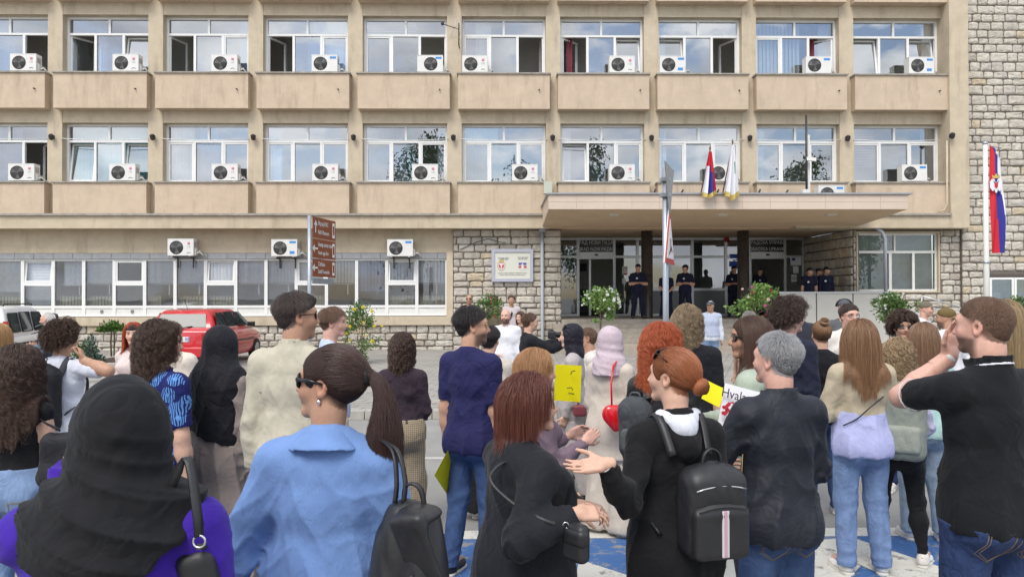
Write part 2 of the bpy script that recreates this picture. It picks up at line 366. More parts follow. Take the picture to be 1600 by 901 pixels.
for i in range(-7, 15):
    b = xw-(14-i)*step; a = b-step
    if b < XA: continue
    q = MB(); t = .05
    rect_frame(q, a+.001, b-.001, ZS, ZT2, GYg-.05, GYg+.05, t)
    q.box(a+t, b-t, GYg-.049, GYg+.049, ZS+.27, ZS+.35)
    hop = (i % 3 == 1)
    zm = 2.25
    if hop: q.box(a+t, b-t, GYg-.049, GYg+.049, zm-.05, zm+.05)
    wd = q.build('window', pvc, bld)
    MB().box(a+t, b-t, GYg-.02, GYg+.02, ZS+t, ZS+.27).build('infill_panel', pvc2, wd)
    if hop:
        pane(wd, a+t, b-t, ZS+.35, zm-.05, GYg, glass_g)
        GY_ = GY; GY = GYg
        if i % 2: tilted(wd, a+t+.003, b-t-.003, zm+.053, ZT2-t-.003, .12, glass_g)
        else: shut(wd, a+t+.003, b-t-.003, zm+.053, ZT2-t-.003, True, glass_g)
        GY = GY_
    else: pane(wd, a+t, b-t, ZS+.35, ZT2-t, GYg, glass_g)
    u = rnd.random()
    if i in (-5,-4,-2,-1, 0, 3, 5, 6, 7, 8, 9, 11, 12, 13, 14): vblind(wd, a+.05, b-.03, 2.28 if i not in (0, 12) else 2.0, ZT2-.04, GYg+.13, 'lilac' if i in (2,10,12) else 'white', .11, .5+.4*u, .055)
    elif i == 2: curtain(wd, a+.2, b-.05, 2.2, ZT2-.05, GYg+.25, 'white', .16, .02)
    elif i in (1, 10): hblind(wd, a+.05, b-.05, 1.6 if i == 1 else 2.3, ZT2-.05, GYg+.16, 'white', .05)
    elif i == 4: pass
    if not hop:    # inner casement and radiator behind
        q = MB(); q.box(a+.02, b-.02, GYg+.38, GYg+.42, 2.23, 2.27); q.box((a+b)/2+.1, (a+b)/2+.14, GYg+.38, GYg+.42, 1.9, 2.23); q.build('inner_frame', pvc, wd)
    if i in (0, 2, 3, 6, 7, 10, 13, 14, 5):
        q = MB(); nn = 8; ww = (b-a)*(.85 if i != 5 else .4)
        for j in range(nn): q.box(a+.05+ww*j/nn, a+.05+ww*(j+.72)/nn, GYg+.20, GYg+.30, 1.35, 1.86)
        q.box(a+.05, a+.03+ww, GYg+.23, GYg+.27, 1.42, 1.8); q.build('radiator', rad_m, wd)
    if i in (3, 4): MB().box((a+b)/2+.05, (a+b)/2+.13, GYg-.052, GYg-.03, ZS+.11, ZS+.21).build('vent_grille', pm('vent_grey', (.2,.2,.2), .5), wd)
q = MB(); q.box(XA, xr, GW+.3, D0+3.9, 1.0, 1.05); q.build('room_floor', room_d, bld)
# ---------------------------------------------------------------- stonework
stone_cols = [pm('stone_%d' % i, c, .9, var=.22, vs=7, bump=.8, bs=22, dist=.02, obj=False) for i, c in enumerate([(.50,.455,.385),(.45,.41,.35),(.54,.50,.43),(.41,.365,.305),(.50,.42,.30),(.47,.43,.38)])]
mortar = pm('mortar', (.17,.15,.125), .95, var=.2, vs=8, bump=.4, bs=40)
STONES = []
def stone_wall(o, ux, nrm, W, z0, z1, name, rows=.24, wmin=.28, wmax=.62, holes=(), back=.3, seed=1, cols=(0,1,2,3,4,5), weights=(5,4,5,2,1,3)):
    """o: left foot of the wall's face, ux: along, nrm: outwards; stones stand proud of a mortar bed"""
    r = random.Random(seed); o, ux, nrm = Vector(o), Vector(ux).normalized(), Vector(nrm).normalized()
    pieces = []
    z = z0
    while z < z1-.02:
        h = rows*r.uniform(.72, 1.22)
        if z+h > z1-.1: h = z1-z
        s = -r.random()*.3
        while s < W-.01:
            w = r.uniform(wmin, wmax)*(1 if h > rows*.85 else .9)
            a, b = max(s, 0), min(s+w, W)
            if W-b < .1: b = W
            if b-a > .07 and not any(a < hx1 and b > hx0 and z < hz1-.02 and z+h > hz0+.02 for (hx0, hx1, hz0, hz1) in holes): pieces.append((a, b, z, z+h))
            elif b-a > .07:
                for (hx0, hx1, hz0, hz1) in holes:
                    if a < hx0-.1 < b: pieces.append((a, hx0-.01, z, z+h))
                    if a < hx1+.1 < b: pieces.append((hx1+.01, b, z, z+h))
            s = b if b == W else s+w
        z += h
    q = MB()
    segs = [(0, W, z0, z1)]
    for (hx0, hx1, hz0, hz1) in holes: segs = [(0, hx0, z0, z1), (hx1, W, z0, z1), (hx0, hx1, z0, hz0), (hx0, hx1, hz1, z1)]
    for (a, b, c, d) in segs:
        if b-a > .01 and d-c > .01: q.obox(o+ux*(a+b)/2+Vector((0,0,(c+d)/2))-nrm*back/2, ux*(b-a)/2, nrm*back/2, (0,0,(d-c)/2))
    wall = q.build(name, mortar, bld)
    for (a, b, c, d) in pieces:
        g = .014; a0, b0, c0, d0 = a+g*r.uniform(.5,1.6), b-g*r.uniform(.5,1.6), c+g*r.uniform(.5,1.6), d-g*r.uniform(.5,1.6)
        if b0-a0 < .05 or d0-c0 < .04: continue
        nx = 4; v = []; f = []; prd = r.uniform(.03, .065)
        j = lambda s: r.uniform(-s, s)
        cr = min(.035, (b0-a0)*.2, (d0-c0)*.2)
        ring = [(a0+cr,c0),(a0+(b0-a0)*.5,c0+j(.008)),(b0-cr,c0),(b0,c0+cr),(b0+j(.006),(c0+d0)/2),(b0,d0-cr),(b0-cr,d0),(a0+(b0-a0)*.5,d0+j(.008)),(a0+cr,d0),(a0,d0-cr),(a0+j(.006),(c0+d0)/2),(a0,c0+cr)]
        ring = [(x+j(.009), z_+j(.009)) for (x, z_) in ring]; n = len(ring); cx, cz = (a0+b0)/2, (c0+d0)/2
        for (x, z_) in ring: v.append(o+ux*x+Vector((0,0,z_))-nrm*.01)
        for (x, z_) in ring: v.append(o+ux*(cx+(x-cx)*.97)+Vector((0,0,cz+(z_-cz)*.95))+nrm*prd*r.uniform(.35,.7))
        for (x, z_) in ring: v.append(o+ux*(cx+(x-cx)*.62+j(.01))+Vector((0,0,cz+(z_-cz)*.6+j(.01)))+nrm*prd*r.uniform(.75,1.25))
        v.append(o+ux*cx+Vector((0,0,cz))+nrm*prd*r.uniform(.8,1.2))
        for i in range(n):
            k = (i+1) % n; f += [(i,k,n+k,n+i), (n+i,n+k,2*n+k,2*n+i), (2*n+i,2*n+k,3*n)]
        STONES.append((wall, v, f, r.choices(cols, weights)[0], (b0-a0)*(d0-c0)))
    return wall
PL = .09                              # pavement level by the building
stone_wall((XA, GW+.0, 0), (1,0,0), (0,-1,0), xr-XA+.005, 0, ZLg-.02, 'stone_plinth', seed=3)
SW = D0+.10
xl0, xl1 = xr+.004, pix(877, 450, SW).x
stone_wall((xl0, SW, 0), (1,0,0), (0,-1,0), xl1-xl0, 0, 4.0, 'stone_wall', seed=5)
# right of the entrance: return wall, window block, end wall
ER = D0+4.0                           # plane of the entrance glazing
xr0 = pix(1333, 420, SW).x
xr1 = XB+.62
wr0, wr1 = pix(1338, 420, SW).x-xr0, pix(1468, 420, SW).x-xr0
wrz0, wrz1 = pix(1400, 457, SW).z, 3.93
MB().box(xr0-.004, xr0+.3, SW+.31, ER, 0, 4.0).build('return_wall_core', mortar, bld)
stone_wall((xr0-.006, ER, 0), (0,-1,0), (-1,0,0), ER-SW, 0, 4.0, 'return_wall', rows=.30, wmin=.4, wmax=.85, seed=8, cols=(0,1,3,4), weights=(3,3,4,2), back=.2)
stone_wall((xr0, SW, 0), (1,0,0), (0,-1,0), xr1-xr0, 0, 3.99, 'stone_wall', holes=[(wr0, wr1, wrz0, wrz1)], seed=12)
nb0, nb1 = pix(1543, 470, D0-.0).x, pix(1640, 470, D0).x
stone_wall((xr1+.004, D0+.02, 0), (1,0,0), (0,-1,0), 7.5, 0, 13.1, 'stone_wall', rows=.27, wmin=.27, wmax=.62, holes=[(nb0-xr1, nb1-xr1, .4, 2.46)], seed=21, cols=(0,1,2,3,4,5), weights=(5,2,7,1,1,4))
def flush_stones():
    vis = []
    for (w, v, f, c, ar) in STONES:
        c0 = sum(v, Vector()) / len(v); d = _M.inverted() @ (c0-Vector((0,0,CAMZ))); px, py = 800+FPX*d.x/-d.z, 450.5-FPX*d.y/-d.z
        seen = -5 < px < 1605 and -5 < py < 560
        vis.append((0 if not seen else ar, w, v, f, c))
    vis.sort(key=lambda t: -t[0])
    rest = {}
    for i, (ar, w, v, f, c) in enumerate(vis):
        if i < 300 and ar > 0: MB().add(v, f, 0, False).build('stone', stone_cols[c], w)
        else: rest.setdefault(w.name, (w, MB()))[1].add(v, f, c)
    for w, q in rest.values():
        o = q.build('stones', stone_cols, w); o['kind'] = 'stuff'
flush_stones()
# right-hand ground-floor window
def right_window():
    x0, x1 = xr0+wr0, xr0+wr1; z0, z1 = wrz0, wrz1; y = SW+.12
    q = MB(); rect_frame(q, x0, x1, z0, z1, SW-.03, SW+.3, .05); q.build('window_surround', stucco, bld)
    x0 += .052; x1 -= .052; z0 += .052; z1 -= .052
    q = MB(); rect_frame(q, x0, x1, z0, z1, y-.05, y+.05, .06); zt = z1-.62; xm = x0+(x1-x0)*.42; xn = x0+(x1-x0)*.71
    q.box(x0+.06, x1-.06, y-.049, y+.049, zt-.04, zt+.04); q.box(xm-.045, xm+.045, y-.048, y+.048, z0+.06, zt-.04); q.box(xn-.04, xn+.04, y-.048, y+.048, z0+.06, zt-.04)
    q.box(xm+.15-.03, xm+.15+.03, y-.048, y+.048, zt+.04, z1-.06)
    wd = q.build('window', pvc2, bld)
    for (a, b) in ((x0+.06, xm-.045), (xm+.045, xn-.04), (xn+.04, x1-.06)): pane(wd, a, b, z0+.06, zt-.04, y, glass_g)
    for (a, b) in ((x0+.06, xm+.12), (xm+.18, x1-.06)): pane(wd, a, b, zt+.04, z1-.06, y, glass_g)
    vblind(wd, x0+.05, x1-.05, z0+.05, z1-.05, y+.2, 'sage', .12, -.30)
    MB().box(x0-.05, x1+.05, SW+.3, ER, z0-.3, z0-.2).build('room_floor', room_d, bld)
right_window()
def notice_board():
    x0, x1, z0, z1 = nb0, nb1, .4, 2.46
    r = MB().box(x0, x1, D0+.0, D0+.31, z0, z1).build('board_recess', metal_dark, bld)
    MB().box(x0-.05, x1, D0-.06, D0+.0, z1-.02, z1+.06).build('board_hood', pm('brown_hood', (.10,.08,.07), .6), bld)
    w = .80; x = x0+.03; i = 0
    while x+w < x1:
        q = MB(); rect_frame(q, x, x+w, z0, z1-.05, D0-.08, D0-.002, .07); c = q.build('notice_case', pvc, bld)
        MB().box(x+.071, x+w-.071, D0-.03, D0-.003, z0+.071, z1-.121).build('board', pm('board_%d' % (i % 2), ((.50,.62,.60) if i % 2 == 0 else (.55,.62,.42)), .6, var=.12, vs=5), c)
        for j in range(3):
            a, b = x+.12+.2*j*rnd.random(), z0+.3+.45*j; MB().box(a, a+.24, D0-.036, D0-.031, b, b+.32).build('notice', pm('notice_paper', (.66,.74,.76), .7, var=.08, vs=20), c)
        pane(c, x+.071, x+w-.071, z0+.071, z1-.121, D0-.05, glass_g); x += w+.02; i += 1
notice_board()
# ---------------------------------------------------------------- entrance: podium, steps, glazing, columns, canopy
granite = pm('step_stone', (.36,.32,.265), .85, var=.2, vs=5, bump=.3, bs=50, dirt=.3)
PZ = pix(1000, 498, D0+.3).z          # podium level
ex0, ex1 = xl1, xr0-.01
MB().box(ex0, ex1, D0-.02, ER+.2, 0, PZ).build('podium', granite, bld)
nst = 6; rise = (PZ-PL)/(nst+1); sx1 = pix(1216, 500, D0-.6).x
for i in range(nst):
    z = PZ-(i+1)*rise
    MB().box(ex0-.3 if i else ex0-.3, sx1, D0-.02-.33*(i+1), D0-.024-.33*i, 0, z).build('step', granite, bld)
ramp_m = pm('pale_panels', (.56,.54,.49), .6, var=.05, vs=3, dirt=.12, dirtcol=(.35,.33,.3))
rz = pix(1300, 458, D0-.6).z; ry = D0-.66
xs_ = [pix(a, 470, ry).x for a in (1217, 1274.5, 1331.5, 1388, 1445)]
for i in range(4): MB().box(xs_[i]+.02, xs_[i+1]-.02, ry-.06, ry+.02, 0, rz if i < 3 else rz-.45).build('ramp_panel', ramp_m, bld)
MB().box(xs_[0], xs_[4], ry+.021, ry+.2, 0, rz-.02).build('ramp_wall', metal_dark, bld) if False else MB().box(xs_[0], xs_[3], ry+.021, ry+.2, 0, rz-.02).build('ramp_wall', metal_dark, bld)
MB().box(xs_[0]-.03, xs_[3]+.03, ry-.10, ry+.24, rz+.002, rz+.05).build('ramp_coping', alu, bld)
q = MB(); a = pix(1440, 462, ry); b = pix(1500, 480, ry)
for dz in (0, -.28): q.tube([(a.x, ry, a.z+dz), (b.x, ry, b.z+dz)], .024, 8)
q.tube([(a.x, ry, a.z), (a.x, ry, .1)], .024, 8); q.tube([(b.x, ry, b.z), (b.x, ry, .1)], .024, 8)
q.build('handrail', alu, bld)
CZ = 4.04                            # entrance ceiling
MB().box(ex0-.2, ex1+.2, D0+.502, ER+.3, CZ, CZ+.15).build('entrance_ceiling', soffit_m, bld)
MB().box(1.62, 9.55, D0-.02, D0+.5, CZ-.02, 4.42).build('entrance_beam', soffit_m, bld)
def entrance_glazing():
    Z1 = CZ; zt = pix(930, 403, ER).z; zd = pix(930, 394, ER).z-.12
    cols = [878, 903, 959.5, 996, 1047, 1081.5, 1134, 1170, 1226, 1260]
    X = [pix(c, 430, ER).x for c in cols]; X[0] = ex0; X[-1] = ex1
    fr = MB(); t = .05
    for x in X[1:-1]: fr.box(x-t, x+t, ER-.06, ER+.06, PZ, Z1)
    fr.box(X[0], X[-1], ER-.061, ER+.061, Z1-.09, Z1-.001); fr.box(X[0], X[0]+t, ER-.06, ER+.06, PZ, Z1); fr.box(X[-1]-t, X[-1], ER-.06, ER+.06, PZ, Z1)
    for i in range(9):
        a, b = X[i]+t, X[i+1]-t
        if i in (1, 7): fr.box(a, b, ER-.059, ER+.059, zt-.04, zt+.03); fr.box(a, b, ER-.11, ER-.0, zt+.031, zd+.12)
        else: fr.box(a, b, ER-.059, ER+.059, zt, zt+.09)
        if i in (3, 4, 5): fr.box(a, b, ER-.059, ER+.059, PZ+.95, PZ+1.05)
        if i not in (1, 7): fr.box(a, b, ER-.059, ER+.059, PZ+.001, PZ+.08)
    g = fr.build('entrance_frame', alu, bld)
    for i in range(9):
        a, b = X[i]+t, X[i+1]-t
        if i in (1, 7):
            s = MB().box(a, b, ER-.02, ER+.02, zd+.12, Z1-.09).build('sign_panel', pm('sign_black', (.03,.035,.035), .15), g)
            l1, l2 = ('ГРАД НОВИ ПАЗАР', 'GRAD NOVI PAZAR') if i == 1 else ('ГРАДСКА УПРАВА', 'GRADSKA UPRAVA')
            zz = (zd+.12+Z1-.09)/2; tm = pm('sign_letters', (.85,.86,.85), .4)
            for (tt, dz) in ((l1, .13), (l2, -.12)): text('lettering', tt, .185, ((a+b)/2, ER-.03, zz+dz), (R(90),0,0), tm, g, sx=.84)
            MB().box((a+b)/2-.06, (a+b)/2+.06, ER-.16, ER-.112, zt+.08, zt+.15).build('door_sensor', metal_dark, g)
            MB().box(b-.9 if i == 1 else a, b-.82 if i == 1 else a+.08, ER+.07, ER+.11, PZ+.01, zt-.05).build('door_leaf_edge', alu, g)
        else:
            pane(g, a, b, zt+.09, Z1-.09, ER, glass_d)
            if i in (3, 4, 5):
                pane(g, a, b, PZ+1.05, zt, ER, glass_d)
                MB().box(a, b, ER-.02, ER+.02, PZ+.08, PZ+.95).build('base_panel', pm('grey_panel', (.16,.17,.175), .3), g)
            else: pane(g, a, b, PZ+.08, zt, ER, glass_d)
    # inside of the hall
    q = MB(); q.box(X[0]-.3, X[-1]+.3, ER+6, ER+6.2, PZ-.2, 4.3); q.box(X[0]-.3, X[0]-.1, ER+.07, ER+6, PZ-.2, 4.3); q.box(X[-1]+.1, X[-1]+.3, ER+.07, ER+6, PZ-.2, 4.3)
    q.build('hall_wall', room_m, g)
    MB().box(X[0]-.3, X[-1]+.3, ER+.07, ER+6, PZ-.3, PZ-.01).build('hall_floor', room_d, g)
    MB().box(X[0]-.3, X[-1]+.3, ER+.07, ER+6, 4.05, 4.3).build('hall_ceiling', room_m, g)
    q = MB(); q.box(X[1]+.2, X[2]-.1, ER+3, ER+3.5, PZ, PZ+1.05); q.build('reception_desk', metal_dark, g)
    q = MB(); q.box(X[1]+.35, X[2]-.35, ER+5.9, ER+5.98, PZ+1.9, PZ+2.25); q.build('hall_picture', metal_dark, g)
    q = MB(); q.box(X[4]+.4, X[4]+.75, ER+2, ER+2.35, PZ, 4.05); q.box(X[5]+.3, X[5]+.62, ER+1.2, ER+1.5, PZ, 4.05); q.build('hall_column', pm('hall_green', (.12,.16,.15), .4), g)
    def notice(px, py, w, h, col, nm='notice'):
        p = pix(px, py, ER-.07); o = MB().box(p.x-w/2, p.x+w/2, ER-.064, ER-.061, p.z-h/2, p.z+h/2).build(nm, pm('sheet_' + nm + str(px), col, .6), g); return p, o
    p, o = notice(976.5, 423, .20, .32, (.72,.72,.72)); MB().box(p.x-.07, p.x+.07, ER-.067, ER-.0645, p.z-.14, p.z-.09).build('notice_band', pm('notice_red', (.45,.03,.04), .6), g)
    q = MB(); q.tube([(p.x+.06*math.cos(t/12*6.283), ER-.066, p.z+.05+.06*math.sin(t/12*6.283)) for t in range(12)], .008, 4, closed=True); q.build('notice_ring', pm('notice_red', (.45,.03,.04), .6), g)
    notice(975, 439, .13, .2, (.7,.72,.72)); p, o = notice(1243.5, 408, .42, .30, (.7,.72,.75)); MB().box(p.x-.15, p.x-.02, ER-.067, ER-.0645, p.z+.03, p.z+.12).build('notice_flag', pm('flag_blue', (.03,.06,.35), .6), g)
    notice(1243.5, 421, .22, .27, (.55,.53,.48)); p, o = notice(1240.5, 434.5, .20, .26, (.7,.72,.72))
    q = MB(); q.tube([(p.x+.05*math.cos(t/12*6.283), ER-.066, p.z+.05*math.sin(t/12*6.283)) for t in range(12)], .012, 4, closed=True); q.build('notice_ring', metal_dark, g)
    notice(1148, 400, .35, .16, (.03,.08,.42)); notice(1148, 412, .35, .2, (.7,.72,.74))
    q = MB(); p = pix(1135.5, 374, ER-.1); q.lathe((p.x, ER-.07, p.z), [(.02,-.08),(.10,-.05),(.10,0)], 12, axis='y'); q.build('alarm_bell', pm('alarm_red', (.42,.02,.02), .35), g)
entrance_glazing()
col_m = pm('dark_granite', (.055,.045,.04), .28, var=.5, vs=9, dirt=.4, dirtcol=(.30,.28,.25))
for c in (1011, 1161.5):
    p = pix(c, 450, D0+1.1); MB().lathe((p.x, D0+1.1, 0), [(.20, PZ+.0), (.20, PZ+.05), (.195, PZ+.06), (.195, CZ)], 20).build('column', col_m, bld)
# canopy
cy = D0-3.25
ca, cb = pix(857, 320, cy), pix(1418, 320, cy)
zt = pix(1130, 304, cy).z; zf = pix(1130, 327, cy).z
def canopy():
    can = MB()
    P = [(ca.x, cy, zf), (cb.x, cy, zf), (cb.x, D0-.02, CZ-.0), (ca.x, D0-.02, CZ-.0), (ca.x, cy, zt), (cb.x, cy, zt), (cb.x, D0-.02, zt), (ca.x, D0-.02, zt)]
    can.add(P, [(0,3,2,1)], 1); can.add(P, [(0,1,5,4)], 0); can.add(P, [(4,5,6,7)], 2); can.add(P, [(1,2,6,5)], 0); can.add(P, [(3,0,4,7)], 0); can.add(P, [(2,3,7,6)], 0)
    c = can.build('canopy', [fascia_m, soffit_m, concrete], bld)
    MB().box(ca.x-.05, cb.x+.12, cy-.07, D0-.33, zt+.004, zt+.045).build('canopy_flashing', zinc, c)
    n = 13; w = (cb.x-ca.x)/n
    for i in range(n):
        for (z0, z1) in ((zf+.002, zf+.205), (zf+.210, zt-.002)): MB().box(ca.x+w*i+.003, ca.x+w*(i+1)-.003, cy-.016, cy-.002, z0, z1).build('fascia_tile', fascia_m, c)
    for (px_, py_) in ((959, 334), (1127.5, 334), (1298, 334.5)):
        t = (334-327)/(358-327)*1.0; y = cy+.85; z = zf+(CZ-zf)*(.85/3.25)
        p = pix(px_, py_, y); MB().box(p.x-.14, p.x+.14, y-.12, y+.12, z-.03, z+.03).build('soffit_light', pm('lamp_white', (.7,.68,.62), .4), c)
    for px_ in (1021, 1063.5, 1101, 1119, 1184, 1227):
        p = pix(px_, 298, cy+.3); MB().tube([(p.x, cy+.3, zt+.03), (p.x+.06, cy+.25, zt+.03+.19*rnd.uniform(.5,1))], .028, 8).build('flag_socket', metal_dark, c)
    # cracked joint on the left
    return c
can = canopy()
# drainpipes
q = MB(); p = pix(847, 420, SW-.12); hz = pix(847, 336, SW-.12)
q.tube([(p.x, SW-.14, hz.z-.5), (p.x, SW-.14, .35), (p.x+.02, SW-.2, .2)], .055, 10); q.add([(p.x-.2,SW-.30,hz.z),(p.x+.2,SW-.30,hz.z),(p.x+.2,SW-.02,hz.z),(p.x-.2,SW-.02,hz.z),(p.x-.09,SW-.22,hz.z-.55),(p.x+.09,SW-.22,hz.z-.55),(p.x+.09,SW-.06,hz.z-.55),(p.x-.09,SW-.06,hz.z-.55)], [(0,1,2,3),(7,6,5,4),(0,4,5,1),(1,5,6,2),(2,6,7,3),(3,7,4,0)])
q.box(p.x-.22, p.x+.22, SW-.32, SW-.01, hz.z, hz.z+.06)
if True: q.build('drainpipe', grey_paint, bld)
q = MB(); a = pix(1360, 350, D0-.3); b = pix(1383, 368, D0-.3); c = pix(1384, 457, D0-.3)
q.tube([(a.x, D0-.3, a.z+.2), (a.x, D0-.3, a.z), (b.x-.1, D0-.3, b.z+.12), (b.x, D0-.3, b.z-.1), (c.x, D0-.3, c.z-1.2)], .055, 10); q.build('drainpipe', grey_paint, bld)
# cables
q = MB(); a, b = pix(838, 336, SW-.1), pix(812, 373, SW-.06); q.tube([a, b], .014, 5); q.build('cable', pm('pale_cable', (.55,.5,.4), .6), bld)
q = MB(); q.tube([pix(718, 390, SW-.07), pix(745, 378, SW-.07), pix(762, 373, SW-.07), pix(790, 380, SW-.07)], .010, 5); q.build('cable', metal_dark, bld)
q = MB(); q.tube([pix(1479.5, 220, D0-.44), pix(1480, 318, D0-.44), pix(1476, 328, D0-.44), pix(1466, 331, D0-.44)], .03, 6); q.build('conduit', stucco, bld)
for k in range(10):      # sagging cable under the transoms of the first floor
    a = PXk(k-1)+.2 if k else XA; b = PXk(k)-.2 if k < 9 else XB-.1
    q = MB(); q.tube([(a+(b-a)*t, D0-.03, 6.93-.05*math.sin(math.pi*t)) for t in (0,.2,.4,.6,.8,1)], .012, 5); q.build('cable', pvc2, bld)
# ================================================================ people: implicit surfaces meshed on a grid
BIG = 0.25
def _f(a): return np.asarray(a, np.float32)
class Grid:
    def __init__(s, lo, hi, h):
        s.h = h; s.lo = _f(lo)-2*h; n = np.ceil((_f(hi)+2*h-s.lo)/h).astype(int)+1
        s.ax = [s.lo[i]+h*np.arange(n[i], dtype=np.float32) for i in range(3)]; s.D = np.full(n, BIG, np.float32)
    def sub(s, lo, hi):
        sl = []
        for i in range(3):
            a = max(0, int(math.floor((lo[i]-s.lo[i])/s.h))); b = min(len(s.ax[i]), int(math.ceil((hi[i]-s.lo[i])/s.h))+1)
            if b <= a: return None
            sl.append(slice(a, b))
        return tuple(sl)
    def apply(s, p):
        """p: dict(fn, lo, hi, k, op)"""
        mar = p.get('mar', .06); lo, hi = _f(p['lo'])-mar, _f(p['hi'])+mar; sl = s.sub(lo, hi)
        if sl is None: return
        X = s.ax[0][sl[0]][:, None, None]; Y = s.ax[1][sl[1]][None, :, None]; Z = s.ax[2][sl[2]][None, None, :]
        d = p['fn'](X, Y, Z); A = s.D[sl]; k = p.get('k', .02)
        if p.get('op') == 's':
            d = -d; h = np.maximum(k-np.abs(A-d), 0)/k; s.D[sl] = np.maximum(A, d)+h*h*k*.25
        elif p.get('op') == 'i': s.D[sl] = np.maximum(A, d)
        else:
            h = np.maximum(k-np.abs(A-d), 0)/k; s.D[sl] = np.minimum(A, d)-h*h*k*.25
    def mesh(s):
        D = s.D; ins = D < 0; nx, ny, nz = D.shape
        c = np.zeros((nx-1, ny-1, nz-1), np.int8)
        for i in (0, 1):
            for j in (0, 1):
                for k in (0, 1): c += ins[i:nx-1+i, j:ny-1+j, k:nz-1+k]
        act = np.nonzero((c > 0) & (c < 8)); n = len(act[0])
        if n == 0: return np.zeros((0,3),np.float32), np.zeros((0,4),np.int64)
        idx = np.full(c.shape, -1, np.int64); idx[act] = np.arange(n)
        acc = np.zeros((n, 3), np.float32); cnt = np.zeros(n, np.float32)
        C = [(0,0,0),(1,0,0),(0,1,0),(1,1,0),(0,0,1),(1,0,1),(0,1,1),(1,1,1)]
        V = [D[act[0]+a, act[1]+b, act[2]+e] for (a, b, e) in C]
        for i in range(8):
            for ax in range(3):
                if C[i][ax]: continue
                j = i+(1 << ax); d0, d1 = V[i], V[j]; m = (d0 < 0) != (d1 < 0); t = d0/np.where(m, d0-d1, 1)
                pt = np.tile(_f(C[i]), (n, 1)); pt[:, ax] = t; acc += pt*m[:, None]; cnt += m
        P = (np.stack(act, 1)+acc/cnt[:, None])*s.h+s.lo
        F = []
        for ax in range(3):
            a = [slice(None)]*3; b = [slice(None)]*3; a[ax] = slice(0, -1); b[ax] = slice(1, None)
            e = ins[tuple(a)] != ins[tuple(b)]; fl = ins[tuple(a)]
            g = np.nonzero(e); u, v = (ax+1) % 3, (ax+2) % 3
            ok = (g[u] > 0) & (g[v] > 0) & (g[u] < D.shape[u]-1) & (g[v] < D.shape[v]-1); g = [q[ok] for q in g]; sgn = fl[tuple(g)]
            def cell(du, dv):
                q = [x.copy() for x in g]; q[u] -= du; q[v] -= dv; return idx[tuple(q)]
            f = np.stack([cell(1,1), cell(0,1), cell(0,0), cell(1,0)], 1); f[~sgn] = f[~sgn][:, ::-1]; F.append(f)
        return P.astype(np.float32), np.concatenate(F)
def vnorm(P, F):
    a, b, c, d = (P[F[:, i]] for i in range(4)); n = np.cross(c-a, d-b); N = np.zeros_like(P)
    for i in range(4): np.add.at(N, F[:, i], n)
    return N/np.maximum(np.linalg.norm(N, axis=1, keepdims=True), 1e-9)
def relax(P, F, it=1, w=.5):
    for _ in range(it):
        A = np.zeros_like(P); c = np.zeros(len(P), np.float32)
        for i in range(4):
            np.add.at(A, F[:, i], P[F[:, (i+1) % 4]]+P[F[:, (i+3) % 4]]); np.add.at(c, F[:, i], 2)
        P = P*(1-w)+w*A/np.maximum(c, 1)[:, None]
    return P
# ---- primitives
def cap(a, b, r1, r2=None, k=.03, op='u', u=None, fl=1.0):
    """tapered limb; with u, cross-section is fl times wider along u"""
    a, b = _f(a), _f(b); r2 = r1 if r2 is None else r2; ab = b-a; L2 = max(float(ab@ab), 1e-8); uu = None if u is None else _f(u)/np.linalg.norm(u)
    def fn(X, Y, Z):
        x, y, z = X-a[0], Y-a[1], Z-a[2]; t = np.clip((x*ab[0]+y*ab[1]+z*ab[2])/L2, 0, 1); x, y, z = x-t*ab[0], y-t*ab[1], z-t*ab[2]
        q = x*x+y*y+z*z
        if uu is not None: w = x*uu[0]+y*uu[1]+z*uu[2]; q = np.maximum(q-w*w*(1-1/(fl*fl)), 0)
        return np.sqrt(q)-(r1+(r2-r1)*t)
    R_ = max(r1, r2)*max(fl, 1); return dict(fn=fn, lo=np.minimum(a, b)-R_, hi=np.maximum(a, b)+R_, k=k, op=op)
def ell(c, r, k=.03, op='u', M=None):
    c, r = _f(c), _f(r); M = np.eye(3, dtype=np.float32) if M is None else _f(M)   # rows of M: local axes
    def fn(X, Y, Z):
        x, y, z = X-c[0], Y-c[1], Z-c[2]; q = [(x*M[i,0]+y*M[i,1]+z*M[i,2])/r[i] for i in range(3)]
        k0 = np.sqrt(q[0]**2+q[1]**2+q[2]**2); k1 = np.sqrt((q[0]/r[0])**2+(q[1]/r[1])**2+(q[2]/r[2])**2)
        return k0*(k0-1)/np.maximum(k1, 1e-5)
    R_ = float(r.max()); return dict(fn=fn, lo=c-R_, hi=c+R_, k=k, op=op)
def rbox(c, hx, M=None, rr=.02, k=.01, op='u'):
    c, hx = _f(c), _f(hx); M = np.eye(3, dtype=np.float32) if M is None else _f(M)
    def fn(X, Y, Z):
        x, y, z = X-c[0], Y-c[1], Z-c[2]; q = [np.abs(x*M[i,0]+y*M[i,1]+z*M[i,2])-(hx[i]-rr) for i in range(3)]
        o = np.sqrt(sum(np.maximum(w, 0)**2 for w in q)); return o+np.minimum(np.maximum(np.maximum(q[0], q[1]), q[2]), 0)-rr
    R_ = float(np.linalg.norm(hx)); return dict(fn=fn, lo=c-R_, hi=c+R_, k=k, op=op)
def plane(p0, n, lo, hi, op='i', mar=0):
    p0, n = _f(p0), _f(n)/np.linalg.norm(n)
    return dict(fn=lambda X, Y, Z: (X-p0[0])*n[0]+(Y-p0[1])*n[1]+(Z-p0[2])*n[2]+0*X*Y*Z, lo=lo, hi=hi, op=op, mar=mar)
